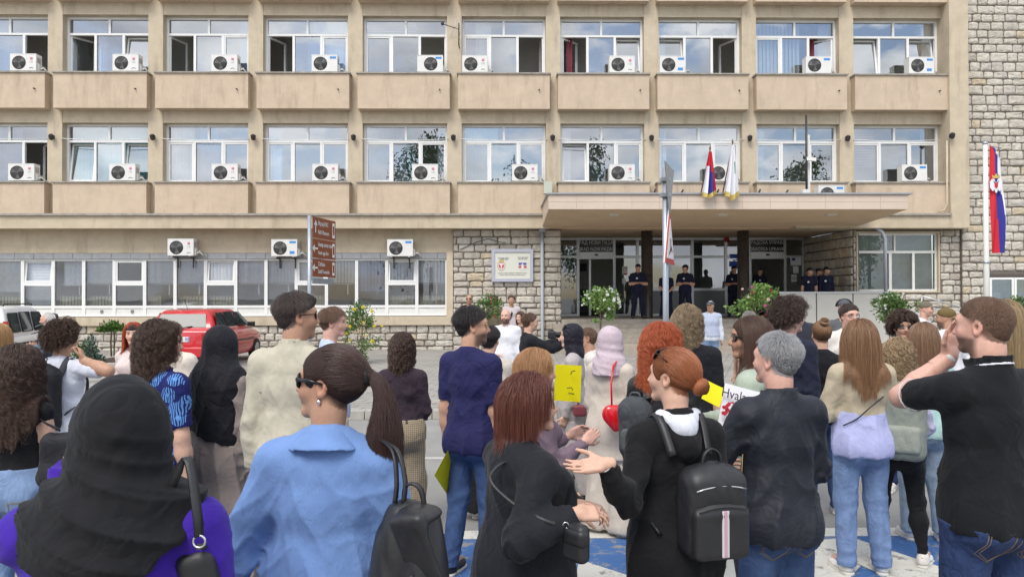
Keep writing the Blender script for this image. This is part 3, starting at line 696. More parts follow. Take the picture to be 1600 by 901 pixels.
def run(prims, h, lo=None, hi=None):
    ad = [p for p in prims if p.get('op', 'u') == 'u']
    L = np.min([p['lo'] for p in ad], 0) if lo is None else _f(lo); H = np.max([p['hi'] for p in ad], 0) if hi is None else _f(hi)
    g = Grid(L-.02, H+.02, h)
    for p in prims: g.apply(p)
    return g
def np_mesh(name, P, F, mats, col=None, mi=None):
    me = bpy.data.meshes.new(name); me.vertices.add(len(P)); me.vertices.foreach_set('co', np.ascontiguousarray(P, np.float32).ravel())
    nf = len(F); w = F.shape[1]; me.loops.add(nf*w); me.loops.foreach_set('vertex_index', np.ascontiguousarray(F, np.int32).ravel())
    me.polygons.add(nf); me.polygons.foreach_set('loop_start', np.arange(0, nf*w, w, dtype=np.int32))
    try: me.polygons.foreach_set('loop_total', np.full(nf, w, np.int32))
    except Exception: pass
    me.polygons.foreach_set('use_smooth', np.ones(nf, bool))
    for m in mats: me.materials.append(m)
    if mi is not None: me.polygons.foreach_set('material_index', mi.astype(np.int32))
    me.update(calc_edges=True)
    if col is not None:
        at = me.color_attributes.new('Col', 'FLOAT_COLOR', 'POINT'); at.data.foreach_set('color', np.concatenate([col, np.ones((len(col), 1))], 1).astype(np.float32).ravel())
    return me
def wav(P, f, seed, aniso=(1,1,1)):
    r = np.random.RandomState(seed); q = P*_f(aniso)*f; o = 0
    w = np.sin(q@_f(r.randn(3))*1.1+r.rand()*6)
    for i in range(3):
        a = r.randn(3); b = r.randn(3); o = o+np.sin(q@_f(a)*(1+.5*i)+1.6*np.sin(q@_f(b)*.7+r.rand()*6)+w+r.rand()*6)/(1+.5*i)
    return o/2.2
def ridge(P, f, seed, aniso=(1,1,1)):
    return 1-2*np.sqrt(np.abs(wav(P, f, seed, aniso)).clip(0, 1))
# ---- materials that people wear
def skin_mat():
    if 'skin' in MATS: return MATS['skin']
    m = bpy.data.materials.new('skin'); MATS['skin'] = m; m.use_nodes = True; N = m.node_tree.nodes; L = m.node_tree.links; b = N['Principled BSDF']
    a = N.new('ShaderNodeVertexColor'); a.layer_name = 'Col'; g = N.new('ShaderNodeNewGeometry'); n = N.new('ShaderNodeTexNoise'); n.inputs['Scale'].default_value = 60; n.inputs['Detail'].default_value = 4
    L.new(g.outputs['Position'], n.inputs[0]); mr = N.new('ShaderNodeMapRange'); mr.inputs[3].default_value = .86; mr.inputs[4].default_value = 1.14; L.new(n.outputs['Fac'], mr.inputs[0])
    mx = N.new('ShaderNodeMix'); mx.data_type = 'RGBA'; mx.blend_type = 'MULTIPLY'; mx.inputs[0].default_value = 1; L.new(a.outputs[0], mx.inputs[6]); L.new(mr.outputs[0], mx.inputs[7]); L.new(mx.outputs[2], b.inputs['Base Color'])
    b.inputs['Roughness'].default_value = .48; b.inputs['Specular IOR Level'].default_value = .35
    b.inputs['Subsurface Weight'].default_value = .12; b.inputs['Subsurface Radius'].default_value = (.012, .005, .003); b.inputs['Subsurface Scale'].default_value = 1.0
    return m
def cloth(name, col, rough=.85, var=.10, weave=900, wr=.5, wrs=9, sheen=.15, stretch=None, spec=.25, metal=0):
    """fabric: fine weave plus soft crumple relief"""
    if name in MATS: return MATS[name]
    col = tuple(c*(.84 if max(col) > .25 else .9) for c in col); sheen = sheen*.2
    m = pm(name, col, rough, var=var, vs=14, spec=spec, sheen=sheen, metal=metal, obj=True)
    N = m.node_tree.nodes; L = m.node_tree.links; b = N['Principled BSDF']; tc = N.new('ShaderNodeTexCoord'); src = tc.outputs['Object']
    if stretch: mp = N.new('ShaderNodeMapping'); mp.inputs['Scale'].default_value = stretch; L.new(src, mp.inputs[0]); src2 = mp.outputs[0]
    else: src2 = src
    n1 = N.new('ShaderNodeTexNoise'); n1.inputs['Scale'].default_value = wrs; n1.inputs['Detail'].default_value = 3; n1.inputs['Distortion'].default_value = .9; L.new(src2, n1.inputs[0])
    n2 = N.new('ShaderNodeTexNoise'); n2.inputs['Scale'].default_value = weave; n2.inputs['Detail'].default_value = 2; L.new(src, n2.inputs[0])
    n1.inputs['Detail'].default_value = 2; n1.inputs['Distortion'].default_value = 1.1
    sb = N.new('ShaderNodeMath'); sb.operation = 'SUBTRACT'; L.new(n1.outputs['Fac'], sb.inputs[0]); sb.inputs[1].default_value = .5; ab = N.new('ShaderNodeMath'); ab.operation = 'ABSOLUTE'; L.new(sb.outputs[0], ab.inputs[0])
    m3 = N.new('ShaderNodeMath'); m3.operation = 'MULTIPLY'; L.new(ab.outputs[0], m3.inputs[0]); m3.inputs[1].default_value = 5; pw = N.new('ShaderNodeMath'); pw.operation = 'POWER'; L.new(m3.outputs[0], pw.inputs[0]); pw.inputs[1].default_value = .7; pw.use_clamp = True
    b1 = N.new('ShaderNodeBump'); b1.inputs['Strength'].default_value = wr*(.75 if max(col) < .12 else .42); b1.inputs['Distance'].default_value = .012; L.new(pw.outputs[0], b1.inputs['Height'])
    b2 = N.new('ShaderNodeBump'); b2.inputs['Strength'].default_value = .35; b2.inputs['Distance'].default_value = .0015; L.new(n2.outputs['Fac'], b2.inputs['Height']); L.new(b1.outputs[0], b2.inputs['Normal']); L.new(b2.outputs[0], b.inputs['Normal'])
    return m
def denim(name, col, fade=1.5):
    if name in MATS: return MATS[name]
    m = cloth(name, col, .85, var=.22, weave=700, wr=.6, wrs=13, stretch=(1,1,.55), sheen=.1)
    return m
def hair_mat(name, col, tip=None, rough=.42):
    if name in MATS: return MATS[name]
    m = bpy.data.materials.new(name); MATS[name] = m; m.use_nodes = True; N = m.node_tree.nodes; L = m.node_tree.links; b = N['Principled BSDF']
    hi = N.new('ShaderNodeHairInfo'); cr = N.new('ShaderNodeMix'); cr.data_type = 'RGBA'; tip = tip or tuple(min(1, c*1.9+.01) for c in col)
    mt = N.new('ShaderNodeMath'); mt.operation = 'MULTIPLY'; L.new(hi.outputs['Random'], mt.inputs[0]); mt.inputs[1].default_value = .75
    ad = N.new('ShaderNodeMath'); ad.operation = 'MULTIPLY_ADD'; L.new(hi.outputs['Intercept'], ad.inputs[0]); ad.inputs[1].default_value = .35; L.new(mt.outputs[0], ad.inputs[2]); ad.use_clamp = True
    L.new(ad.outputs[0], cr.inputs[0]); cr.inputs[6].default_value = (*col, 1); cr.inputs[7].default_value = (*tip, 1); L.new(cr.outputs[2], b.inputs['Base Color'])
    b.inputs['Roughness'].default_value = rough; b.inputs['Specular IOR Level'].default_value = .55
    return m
def capmat(name, col):
    return pm(name, tuple(c*.75 for c in col), .7, var=.35, vs=60, bump=.8, bs=120, dist=.004, obj=True, spec=.3)
SKIN = dict(fair=(.60,.37,.27), mid=(.52,.30,.205), tan=(.44,.25,.165), pink=(.62,.36,.28))
CC = _f((0,-.018,.028)); CR = _f((.077,.099,.089))
# ---- the head, in its own frame (x right, y towards the face, z up), metres for a 0.225 m head
def head_prims(T, s, sex, ear=True, beard=0):
    """T(p)->world, s scale; returns primitives"""
    M = T[1]; t = lambda p: T[0]+M.T@(_f(p)*s); E = lambda c, r, k=.02, op='u': ell(t(c), _f(r)*s, k*s, op, M)
    Cp = lambda a, b, r1, r2, k=.015, op='u': cap(t(a), t(b), r1*s, r2*s, k*s, op)
    j = 1.0 if sex == 'm' else .90
    P = [E((0,-.018,.028), (.074,.096,.086)), E((0,.012,.01), (.068,.082,.085), .03), E((0,.030,-.042), (.056*j,.056,.066), .03),
         Cp((-.046*j,.002,-.058), (-.014,.066,-.096), .021*j, .019), Cp((.046*j,.002,-.058), (.014,.066,-.096), .021*j, .019),
         E((0,.070,-.096), (.020*j,.017,.016), .025),
         Cp((-.034,.074,.022), (.034,.074,.022), .016 if sex == 'm' else .013, .016 if sex == 'm' else .013, .025),
         Cp((-.040,.062,-.030), (-.030,.072,-.040), .018, .016, .03), Cp((.040,.062,-.030), (.030,.072,-.040), .018, .016, .03),
         E((-.031,.092,.002), (.017,.016,.011), .012, 's'), E((.031,.092,.002), (.017,.016,.011), .012, 's'),
         E((-.031,.0725,.001), (.0125,.0125,.0115), .004), E((.031,.0725,.001), (.0125,.0125,.0115), .004),
         Cp((0,.086,.012), (0,.108,-.030), .0085, .0105, .012), E((0,.107,-.034), (.012,.011,.009), .008), Cp((-.013,.094,-.038), (.013,.094,-.038), .0085, .0085, .008),
         Cp((-.017,.082,-.060), (.017,.082,-.060), .0075, .0075, .012), E((0,.090,-.0595), (.018,.0075,.0055), .006), E((0,.0885,-.0715), (.016,.0075,.0065), .006),
         E((0,.094,-.0655), (.018,.006,.0016), .003, 's')]
    if ear:
        for q in (-1, 1): P += [E((q*.077,-.010,-.008), (.009,.019,.031), .008), E((q*.083,-.006,-.006), (.007,.011,.018), .006, 's'), E((q*.078,-.004,-.034), (.007,.009,.010), .006)]
    return P
def head_colors(P, T, s, base, opts):
    """per-vertex colour: eyes, lips, brows, beard, blush in head coordinates"""
    q = (P-T[0])@T[1].T/s; c = np.tile(_f(base), (len(P), 1)); x, y, z = q[:, 0], q[:, 1], q[:, 2]; ax = np.abs(x)
    H = (np.linalg.norm(q, axis=1) < .16)
    def blend(m, col): nonlocal c; m = (m*H)[:, None]; c = c*(1-m)+_f(col)*m
    sm = lambda v, a, b: np.clip((v-a)/(b-a), 0, 1)
    blend(.35*np.exp(-((ax-.04)**2+(z+.03)**2)/.0005)*(y > .03), (base[0]*1.05, base[1]*.75, base[2]*.7))
    blend(.4*np.exp(-((ax-.082)**2/.0001+(z+.008)**2/.001)), (base[0]*1.05, base[1]*.72, base[2]*.66))
    blend(.3*np.exp(-(x**2+(z+.033)**2)/.0002)*(y > .09), (base[0]*1.0, base[1]*.74, base[2]*.7))
    if opts.get('beard'):
        b = opts['beard']; zz = -.048 if not opts.get('stubble') else -.045
        jaw = sm(-z, .042, .058)*sm(y, -.012, .015)*(1-sm(-z, .125, .14)); must = np.exp(-((z+.049)**2)/.00004)*(ax < .03)*(y > .07)
        blend(np.clip(np.maximum(jaw, must), 0, 1)*b, opts.get('beardcol', (.05,.035,.025)))
    if opts.get('scalp') is not None:
        thr = np.interp(y, [-.12,-.06,-.03,.0,.03,.06,.085], [-.086,-.080,-.045,.0,.022,.055,.078])
        blend(.92*sm(z, thr-.014, thr+.014)*(np.linalg.norm((q-CC)/CR, axis=1) < 1.35)*(ax < .0785), opts['scalp'])
    lipc = opts.get('lip', (base[0]*.82, base[1]*.45, base[2]*.45))
    blend(np.exp(-(np.maximum(ax-.011, 0)/.010)**4)*np.exp(-((z+.0655)/.0105)**4)*(y > .078), lipc)
    blend(np.exp(-((z+.0655)/.0022)**2)*(ax < .022)*(y > .07)*.7, (base[0]*.3, base[1]*.15, base[2]*.15))
    ec = np.exp(-(((ax-.031)/.0135)**4+((z-.001)/.0075)**4))*(y > .06); blend(ec, (.40,.37,.35))
    blend(np.exp(-(((ax-.031)/.0065)**4+((z-.001)/.0068)**4))*(y > .06), (.025,.015,.01))
    blend(.8*np.exp(-(((ax-.031)/.016)**6+((z-.0085)/.0025)**2))*(y > .06), (.03,.02,.018))
    bz = .0245-.10*np.maximum(ax-.03, 0); blend(.85*np.exp(-(((ax-.033)/.0195)**6+((z-bz)/.0045)**2))*(y > .05), opts.get('brow', (.05,.033,.022)))
    return c
# ---- hands
def hand_prims(w, d, n, side, s=1.0, curl=(.35,.4,.3), spread=.10, thumb=.6):
    """w wrist, d finger direction, n palm normal (the way fingers curl), side: direction from palm to the thumb"""
    w, d, n = _f(w), _f(d)/np.linalg.norm(d), _f(n); n = n-d*(n@d); n /= np.linalg.norm(n); t = np.cross(d, n); t = t*(1 if t@_f(side) > 0 else -1)
    P = [cap(w-d*.03*s, w+d*.02*s, .022*s, .023*s, .015, u=t, fl=1.25)]
    P.append(rbox(w+d*.052*s, _f((.040,.043,.0145))*s, np.stack([t, d, n]), .013*s, .012))
    for i, (off, ln, r) in enumerate(((.029,.072,.0080),(.0098,.080,.0083),(-.0098,.074,.0079),(-.028,.058,.0070))):
        b = w+d*(.092-(.006 if i in (0,3) else 0)-(.004 if i == 3 else 0))*s+t*off*s; dr = d+t*spread*(1.4-i)*.5; a = 0
        for q, fr in enumerate((.44,.31,.25)):
            a += curl[q]*(1+.12*i); v = dr*math.cos(a)+n*math.sin(a); v = v/np.linalg.norm(v); e = b+v*ln*fr*s; P.append(cap(b, e, r*s*(1-.08*q), r*s*(1-.08*(q+1)), .004)); b = e
    b = w+d*.022*s+t*.030*s; v1 = t*.75+d*.75*(1.2-thumb*.2)+n*thumb*.7; v1 /= np.linalg.norm(v1); e = b+v1*.040*s; P.append(cap(b, e, .014*s, .0105*s, .012))
    v2 = t*.25+d*1.0+n*thumb*.6; v2 /= np.linalg.norm(v2); e2 = e+v2*.032*s; P.append(cap(e, e2, .0102*s, .0094*s, .004)); P.append(cap(e2, e2+v2*.026*s, .0094*s, .0075*s, .004))
    return P
# ---- skeleton
def rotz(a): c, s = math.cos(a), math.sin(a); return np.array([[c,-s,0],[s,c,0],[0,0,1]], np.float32)
def roty(a): c, s = math.cos(a), math.sin(a); return np.array([[c,0,s],[0,1,0],[-s,0,c]], np.float32)
def rotx(a): c, s = math.cos(a), math.sin(a); return np.array([[1,0,0],[0,c,-s],[0,s,c]], np.float32)
ARMS = {'down': ((.16,-.02,-1),(.05,.14,-1)), 'relax': ((.2,-.10,-1),(-.05,.35,-.9)), 'phone': ((.12,.05,-1),(-.35,.85,.25)), 'chest': ((.22,.1,-1),(-.75,.55,.18)),
        'cross': ((.30,.12,-.95),(-.92,.32,.12)), 'clasp': ((.18,.08,-1),(-.62,.62,-.45)), 'back': ((.2,-.35,-1),(-.5,-.25,-.5)), 'hip': ((.35,-.2,-.9),(-.5,.3,-.8)),
        'chin': ((.25,.35,-.9),(-.35,.35,.9)), 'bagstrap': ((.22,.05,-1),(-.25,.45,.85)), 'camera': ((.25,.85,-.35),(-.25,.95,.35)), 'fwd': ((.2,.5,-.9),(-.1,.9,-.1))}
class Sk: pass
def skeleton(base, H, yaw, sex='f', g=1.0, lean=0, headyaw=0, headpitch=0, headroll=0, arms=('down','down'), stance=.5, stride=0, hunch=0, hs=None, sitz=None, shw=1.0):
    s = Sk(); s.base = _f(base); s.H = H; s.sex = sex; s.g = g; Rz = rotz(yaw); Lm = rotx(-lean); s.R = Rz
    def W(p, ln=True):
        p = _f(p)*H
        if ln: hp = _f((0,0,.52))*H; p = Lm@(p-hp)+hp
        return s.base+Rz@p
    s.W = W; m = sex == 'm'
    sw = (.100 if m else .086)*shw*(.6+.4*g); hw = .050 if m else .052
    s.x = Rz@_f((1,0,0)); s.y = Rz@_f((0,1,0)); s.z = Rz@(Lm@_f((0,0,1))); s.yl = Rz@(Lm@_f((0,1,0)))
    s.hip = [W((q*hw, 0, .515), False) for q in (-1, 1)]
    s.knee = [W((q*(hw+.012*stance), .012+.5*stride*(1 if i else -1), .285), False) for i, q in enumerate((-1, 1))]
    s.ank = [W((q*(hw+.03*stance), -.02+1.0*stride*(1 if i else -1)-(.0), .045), False) for i, q in enumerate((-1, 1))]
    s.toe = [s.ank[i]+Rz@(_f((.18*q, 1, -.12))*.085*H) for i, q in enumerate((-1, 1))]
    s.pel = W((0,-.004,.53)); s.wst = W((0,-.002,.61)); s.chs = W((0,-.006,.715)); s.ucs = W((0,-.014-hunch*.5,.766))
    s.sh = [W((q*sw, -.012-hunch*.2, .784 if m else .778)) for q in (-1, 1)]
    s.nk0 = W((0,-.020-hunch*.5,.815)); hc = W((0,.004+hunch*.6,.925-hunch*.25)); s.hsc = (hs or H/1.75*.99+.01)
    s.nk1 = W((0,-.008+hunch*.3,.875-hunch*.1))
    A = Rz@rotz(headyaw)@rotx(-headpitch)@roty(headroll); s.hc = hc; s.HM = A.T.copy(); s.HT = (hc, s.HM)  # rows = local axes
    s.el = []; s.wr = []; s.hd = []; ua, fa = .170*H, .148*H
    for i, q in enumerate((-1, 1)):
        a = arms[i]; a = ARMS[a] if isinstance(a, str) else a
        if isinstance(a[0], str):          # ('ik', wrist in the world, elbow hint, hand dir, palm normal, thumb side, curl), the last ones in world space
            tg = _f(a[1]); v = tg-s.sh[i]; L = min(float(np.linalg.norm(v)), ua+fa-.005); v = v/np.linalg.norm(v); ca = (ua*ua+L*L-fa*fa)/(2*ua*L); ca = max(-1, min(1, ca)); pl = Rz@_f(a[2]); pl = pl-v*(pl@v); pl /= np.linalg.norm(pl)
            e = s.sh[i]+(v*ca+pl*math.sqrt(1-ca*ca))*ua; w = s.sh[i]+v*L; s.el.append(e); s.wr.append(w); fd = (w-e)/np.linalg.norm(w-e); hd = fd if a[3] is None else _f(a[3])/np.linalg.norm(a[3]); s.hd.append((hd, _f(a[4]), _f(a[5]), a[6] if len(a) > 6 else (.30,.38,.28))); continue
        u, f = _f(a[0])*_f((q,1,1)), _f(a[1])*_f((q,1,1)); u /= np.linalg.norm(u); f /= np.linalg.norm(f)
        e = s.sh[i]+Rz@(Lm@u)*ua; w = e+Rz@(Lm@f)*fa; s.el.append(e); s.wr.append(w)
        hd = Rz@(Lm@f); 
        if len(a) > 2: v = _f(a[2])*_f((q,1,1)); hd = Rz@(v/np.linalg.norm(v))
        pn = Rz@(_f((-q*.9,.35,0)) if len(a) < 4 else _f(a[3])*_f((q,1,1))); th = s.y*1.0+s.z*.4 if len(a) < 5 else Rz@(_f(a[4])*_f((q,1,1)))
        s.hd.append((hd, pn, th, a[5] if len(a) > 5 else (.30,.38,.28)))
    return s
def torso_prims(s, e=0, k=.05, bust=True):
    H, g, m = s.H, s.g, s.sex == 'm'; x = s.x; P = []
    def C(a, b, w1, d1, w2, d2): P.append(cap(a, b, d1*H*g+e, d2*H*g+e, k, u=x, fl=((w1+w2)*H*g+2*e)/((d1+d2)*H*g+2*e)))
    if m: C(s.pel, s.wst, .088,.060,.080,.056); C(s.wst, s.chs, .080,.056,.090,.062); C(s.chs, s.ucs, .090,.060,.080,.046)
    else: C(s.pel, s.wst, .092,.062,.070,.052); C(s.wst, s.chs, .068,.051,.076,.053); C(s.chs, s.ucs, .076,.051,.066,.038)
    P.append(cap(s.pel-s.z*.03*H, s.pel, .075*H*g+e, .075*H*g+e, k, u=x, fl=1.22))
    for i in (0, 1):
        P.append(cap(s.ucs+(s.sh[i]-s.ucs)*.15+s.z*.008*H, s.sh[i], .038*H*(.5+.5*g)+e, (.031 if m else .027)*H*(.5+.5*g)+e, .03))
        P.append(cap(s.nk0+s.z*.006*H+s.x*(.012*H*(-1,1)[i]), s.sh[i]*.8+s.nk0*.2, .022*H+e*.8, .022*H+e*.9, .035))
        P.append(ell(s.pel-s.yl*.035*H+s.x*(.04*H*(-1,1)[i])-s.z*.035*H, _f((.055,.055,.06))*H*g+e, k))
        if not m and bust: P.append(ell(s.chs+s.yl*.045*H*g+s.x*(.038*H*(-1,1)[i])+s.z*.0*H, _f((.038,.026,.038))*H*g+e*.7, .05))
    return P
def arm_prims(s, i, e=0, to=1.0, k=.03, flare=0):
    H = s.H; g = .55+.45*s.g; f = 1.08 if s.sex == 'm' else .95; P = [cap(s.sh[i], s.el[i], .0295*H*g*f+e, .0235*H*g*f+e, k)]
    if to > .5:
        t = min(1, (to-.5)*2); w = s.el[i]+(s.wr[i]-s.el[i])*t; P.append(cap(s.el[i], s.el[i]+(w-s.el[i])*.35, .0235*H*g*f+e, .0245*H*g*f+e, k)); P.append(cap(s.el[i]+(w-s.el[i])*.35, w, .0245*H*g*f+e, (.0165+(1-t)*.006)*H*g*f+e+flare, k))
    return P
def leg_prims(s, i, e=0, k=.04, wide=0):
    H = s.H; g = .6+.4*s.g; m = s.sex == 'm'; hp = s.hip[i]
    P = [cap(hp, s.knee[i], (.052 if m else .055)*H*g+e, (.0345 if m else .035)*H*g+e+wide*.6, k), cap(s.knee[i], s.knee[i]+(s.ank[i]-s.knee[i])*.35-s.y*.008*H, .034*H*g+e+wide*.6, .0345*H*g+e+wide*.8, k),
         cap(s.knee[i]+(s.ank[i]-s.knee[i])*.35-s.y*.008*H, s.ank[i], .0345*H*g+e+wide*.8, .021*H*g+e+wide, k)]
    return P
def body_object(s, opts, hv, bv, handv, name='person'):
    """one continuous skin surface; finer grid cells at the head and hands"""
    hs_ = head_prims(s.HT, s.hsc, s.sex, opts.get('ear', True)); H = s.H; nr = (.034 if s.sex == 'm' else .0285)*H*(.8+.2*s.g)
    neck = [cap(s.nk0-s.z*.01*H, s.nk1, nr*1.02, nr*.97, .04), cap(s.nk1, s.hc-s.z*.02*H-s.yl*.012*H, nr*.97, nr*.95, .03)]
    P = torso_prims(s, -.010)+neck
    for i in (0, 1): P += arm_prims(s, i, -.006 if opts.get('covered', True) else 0)+leg_prims(s, i, -.017)+[cap(s.ank[i]-s.y*.02, s.toe[i], .03, .026, .02)]
    hands = [hand_prims(s.wr[i], s.hd[i][0], s.hd[i][1], s.hd[i][2], H/1.75*(1.0 if s.sex == 'm' else .92), s.hd[i][3]) for i in (0, 1)]
    allp = [dict(p) for p in P+hs_+hands[0]+hands[1]]
    order = [p for p in P]+hs_+hands[0]+hands[1]
    def piece(lo, hi, h, cut):
        g = Grid(lo, hi, h)
        for p in order: g.apply(p)
        V, F = g.mesh()
        if len(F) == 0: return V, F
        c = V[F].mean(1); return V, F[cut(c)]
    zc = s.nk0[2]+.005; boxes = []
    for i in (0, 1):
        e = s.wr[i]+s.hd[i][0]*.09*H/1.75; boxes.append((np.minimum(s.wr[i], e)-.085, np.maximum(s.wr[i], e)+.085))
    inb = lambda c, b, m=0: np.all((c > b[0]+m) & (c < b[1]-m), 1)
    hb = (s.hc-_f((.16,.16,.16+.05)), s.hc+_f((.16,.16,.17))); hb[0][2] = max(hb[0][2], s.nk0[2]-.01)
    parts = [piece(hb[0], hb[1], hv, lambda c: inb(c, (hb[0], hb[1])))]
    done = [hb]
    for b in boxes:
        dd = list(done); parts.append(piece(b[0], b[1], handv, lambda c, b=b, dd=dd: inb(c, b) & ~np.any([inb(c, q) for q in dd], 0))); done.append(b)
    lo = np.min([p['lo'] for p in P], 0); hi = np.max([p['hi'] for p in P], 0)
    parts.append(piece(lo, hi, bv, lambda c: ~np.any([inb(c, q, 2.4*bv) for q in done], 0)))
    Vs, Fs, o = [], [], 0
    for V, F in parts: Vs.append(V); Fs.append(F+o); o += len(V)
    V = np.concatenate(Vs); F = np.concatenate(Fs); used = np.unique(F); mp = np.full(len(V), -1); mp[used] = np.arange(len(used)); V = V[used]; F = mp[F]
    N = vnorm(V, F); V = relax(V, F, 1, .35)
    col = head_colors(V, s.HT, s.hsc, SKIN[opts.get('skin', 'fair')], opts)
    me = np_mesh(name, V-s.base, F, [skin_mat()], col)
    o = bpy.data.objects.new(name, me); COL.objects.link(o); o.location = Vector(s.base.tolist()); WO[o.name] = Vector(s.base.tolist())
    return o
def garment(name, s, prims, h, mat, parent, amp=.006, f=16, seed=0, aniso=(1,1,.6), folds=None, mats=None, mi_fn=None, sm=1, lo=None, hi=None):
    g = run(prims, h, lo, hi); V, F = g.mesh()
    if len(F) == 0: return None
    V = relax(V, F, sm, .5); N = vnorm(V, F)
    if amp: V = V+N*(amp*(.65*wav(V-s.base, f, seed, aniso)+.5*ridge(V-s.base, f*1.5, seed+5, aniso)))[:, None].astype(np.float32)
    if folds is not None: V = V+N*folds(V)[:, None].astype(np.float32)
    mi = None
    if mi_fn is not None: mi = mi_fn(V[F].mean(1))
    me = np_mesh(name, V-s.base, F, mats or [mat], None, mi)
    o = bpy.data.objects.new(name, me); COL.objects.link(o); o.parent = parent; WO[o.name] = Vector(s.base.tolist()); return o
ALL = (_f((-60,-60,-10)), _f((60,60,60)))
def limb_cut(prims, p0, n):
    """clip the union of prims by a plane, as one primitive"""
    p0, n = _f(p0), _f(n)/np.linalg.norm(n)
    def fn(X, Y, Z):
        d = None
        for p in prims:
            q = p['fn'](X, Y, Z); d = q if d is None else np.minimum(d, q)-np.maximum(.03-np.abs(d-q), 0)**2/.12
        return np.maximum(d, (X-p0[0])*n[0]+(Y-p0[1])*n[1]+(Z-p0[2])*n[2])
    return dict(fn=fn, lo=np.min([p['lo'] for p in prims], 0), hi=np.max([p['hi'] for p in prims], 0), k=.022, op='u')
def ring_prim(c, ax, r, hh, th, flare=0, u=None, fl=1.0, k=.008):
    c, ax = _f(c), _f(ax)/np.linalg.norm(ax)
    def fn(X, Y, Z):
        x, y, z = X-c[0], Y-c[1], Z-c[2]; t = x*ax[0]+y*ax[1]+z*ax[2]; q = np.sqrt(np.maximum(x*x+y*y+z*z-t*t, 0)); return np.sqrt((np.abs(q-r-flare*t))**2+np.maximum(np.abs(t)-hh, 0)**2)-th
    R_ = r+hh+th; return dict(fn=fn, lo=c-R_, hi=c+R_, k=k, op='u')
def top_prims(s, ease=.012, sleeve=1.0, hem=.47, flare=0, arme=None, neck=.0, cuff=0, bust=True, hemflare=0, slit=0):
    """shirts, jackets, coats: hem as fraction of H, sleeve 0..1"""
    H = s.H; P = torso_prims(s, ease, .05, bust)
    ae = ease if arme is None else arme
    hp = s.W((0, 0, hem))
    if hem < .53:
        w = (.094 if s.sex == 'm' else .095)*H*s.g+ease; d = (.068)*H*s.g+ease; b = s.base+s.R@_f((0, -.004*H, hem*H-.02)); b = s.pel*_f((1,1,0))*1+_f((0,0,b[2])) if True else b
        P.append(cap(s.wst-s.z*.02*H, b, d*.94+flare*.3, d+hemflare, .06, u=s.x, fl=w/d))
    for i in (0, 1):
        if sleeve > 0:
            a = arm_prims(s, i, ae, sleeve if sleeve < .97 else 1.0, .03, cuff)
            if sleeve <= .5: t = sleeve*2; end = s.sh[i]+(s.el[i]-s.sh[i])*t; dr = s.el[i]-s.sh[i]
            else: t = (sleeve-.5)*2; end = s.el[i]+(s.wr[i]-s.el[i])*t; dr = s.wr[i]-s.el[i]
            P.append(limb_cut(a, end, dr))
    P.append(plane((0,0,hp[2] if s.z[2] > .97 else s.base[2]+hem*H), (0,0,-1), *ALL))
    nd = s.nk1-s.nk0; nd /= np.linalg.norm(nd); nr = (.034 if s.sex == 'm' else .0285)*H*(.8+.2*s.g)
    P.insert(0, cap(s.nk0-s.z*.045*H, s.nk0+s.z*.004*H, nr*1.08+.012, nr*1.05+.010, .04))
    P.append(cap(s.nk0+nd*(nr*.80+neck*H)+s.yl*.014*H, s.nk1+nd*.2*H, nr+.008, nr+.022, .008, 's'))
    return P
def straight_leg(s, i, e, k, wide):
    H = s.H; g = .6+.4*s.g; m = s.sex == 'm'; r0 = (.052 if m else .054)*H*g+e
    return [cap(s.hip[i], s.knee[i], r0, .0385*H*g+e+wide*.6, k), cap(s.knee[i], s.ank[i]-s.y*.006*H, .0385*H*g+e+wide*.6, .0315*H*g+e+wide, k)]
def pants_prims(s, ease=.008, wide=0, waist=.60, hem=.035, k=.04):
    H = s.H; P = [p for p in torso_prims(s, ease, .05, False)[:1]]+torso_prims(s, ease, .05, False)[3:4]; P += [p for i in (0, 1) for p in [torso_prims(s, ease, .05, False)[3+3*(i+0)]]]
    P = [cap(s.pel, s.wst, .066*H*s.g+ease, .060*H*s.g+ease, .05, u=s.x, fl=1.5), cap(s.pel-s.z*.03*H, s.pel, .075*H*s.g+ease, .075*H*s.g+ease, .05, u=s.x, fl=1.25)]
    for i in (0, 1):
        P += (straight_leg if ease > .004 else leg_prims)(s, i, ease, k, wide); P.append(ell(s.pel-s.yl*.035*H+s.x*(.042*H*(-1,1)[i])-s.z*.035*H, _f((.056,.056,.06))*H*s.g+ease, .05))
    P.append(plane((0,0,s.base[2]+waist*H), (0,0,1), *ALL)); P.append(plane((0,0,s.base[2]+hem*H), (0,0,-1), *ALL)); return P
def pants(s, parent, mat, h, ease=.008, wide=0, waist=.60, hem=.035, name='trousers', amp=.0028, seed=3):
    H = s.H
    rg = lambda t: 1-2*np.sqrt(np.abs(np.sin(t*.5))+1e-4); wf = min(1, wide/.03)
    def folds(V):
        z = (V[:, 2]-s.base[2])/H; o = np.zeros(len(V))
        for i, q in enumerate((-1, 1)):
            c = s.hip[i]+(s.ank[i]-s.hip[i])*np.clip((.515-z)/.47, 0, 1)[:, None]; w = V-c; m = ((V-s.base)@s.x*q > 0); an = np.arctan2(w@s.x, w@s.y)
            b = (1-wf)*(np.exp(-((z-.075)/.035)**2)+.5*np.exp(-((z-.27)/.05)**2))+.45*np.exp(-((z-.46)/.04)**2)
            o += m*(.0048*b*rg(V[:, 2]*60+1.6*np.sin(an*1.0+seed+q)+1.4*np.sin(V[:, 2]*23+an))+wf*.006*rg(an*5+2*np.sin(z*9+seed))*np.clip((.45-z)/.3, 0, 1)+.002*rg(an*4+z*30+seed))
        return o*1.45
    return garment(name, s, pants_prims(s, ease, wide, waist, hem), h, mat, parent, amp, 15, seed, (1,1,.7), folds)
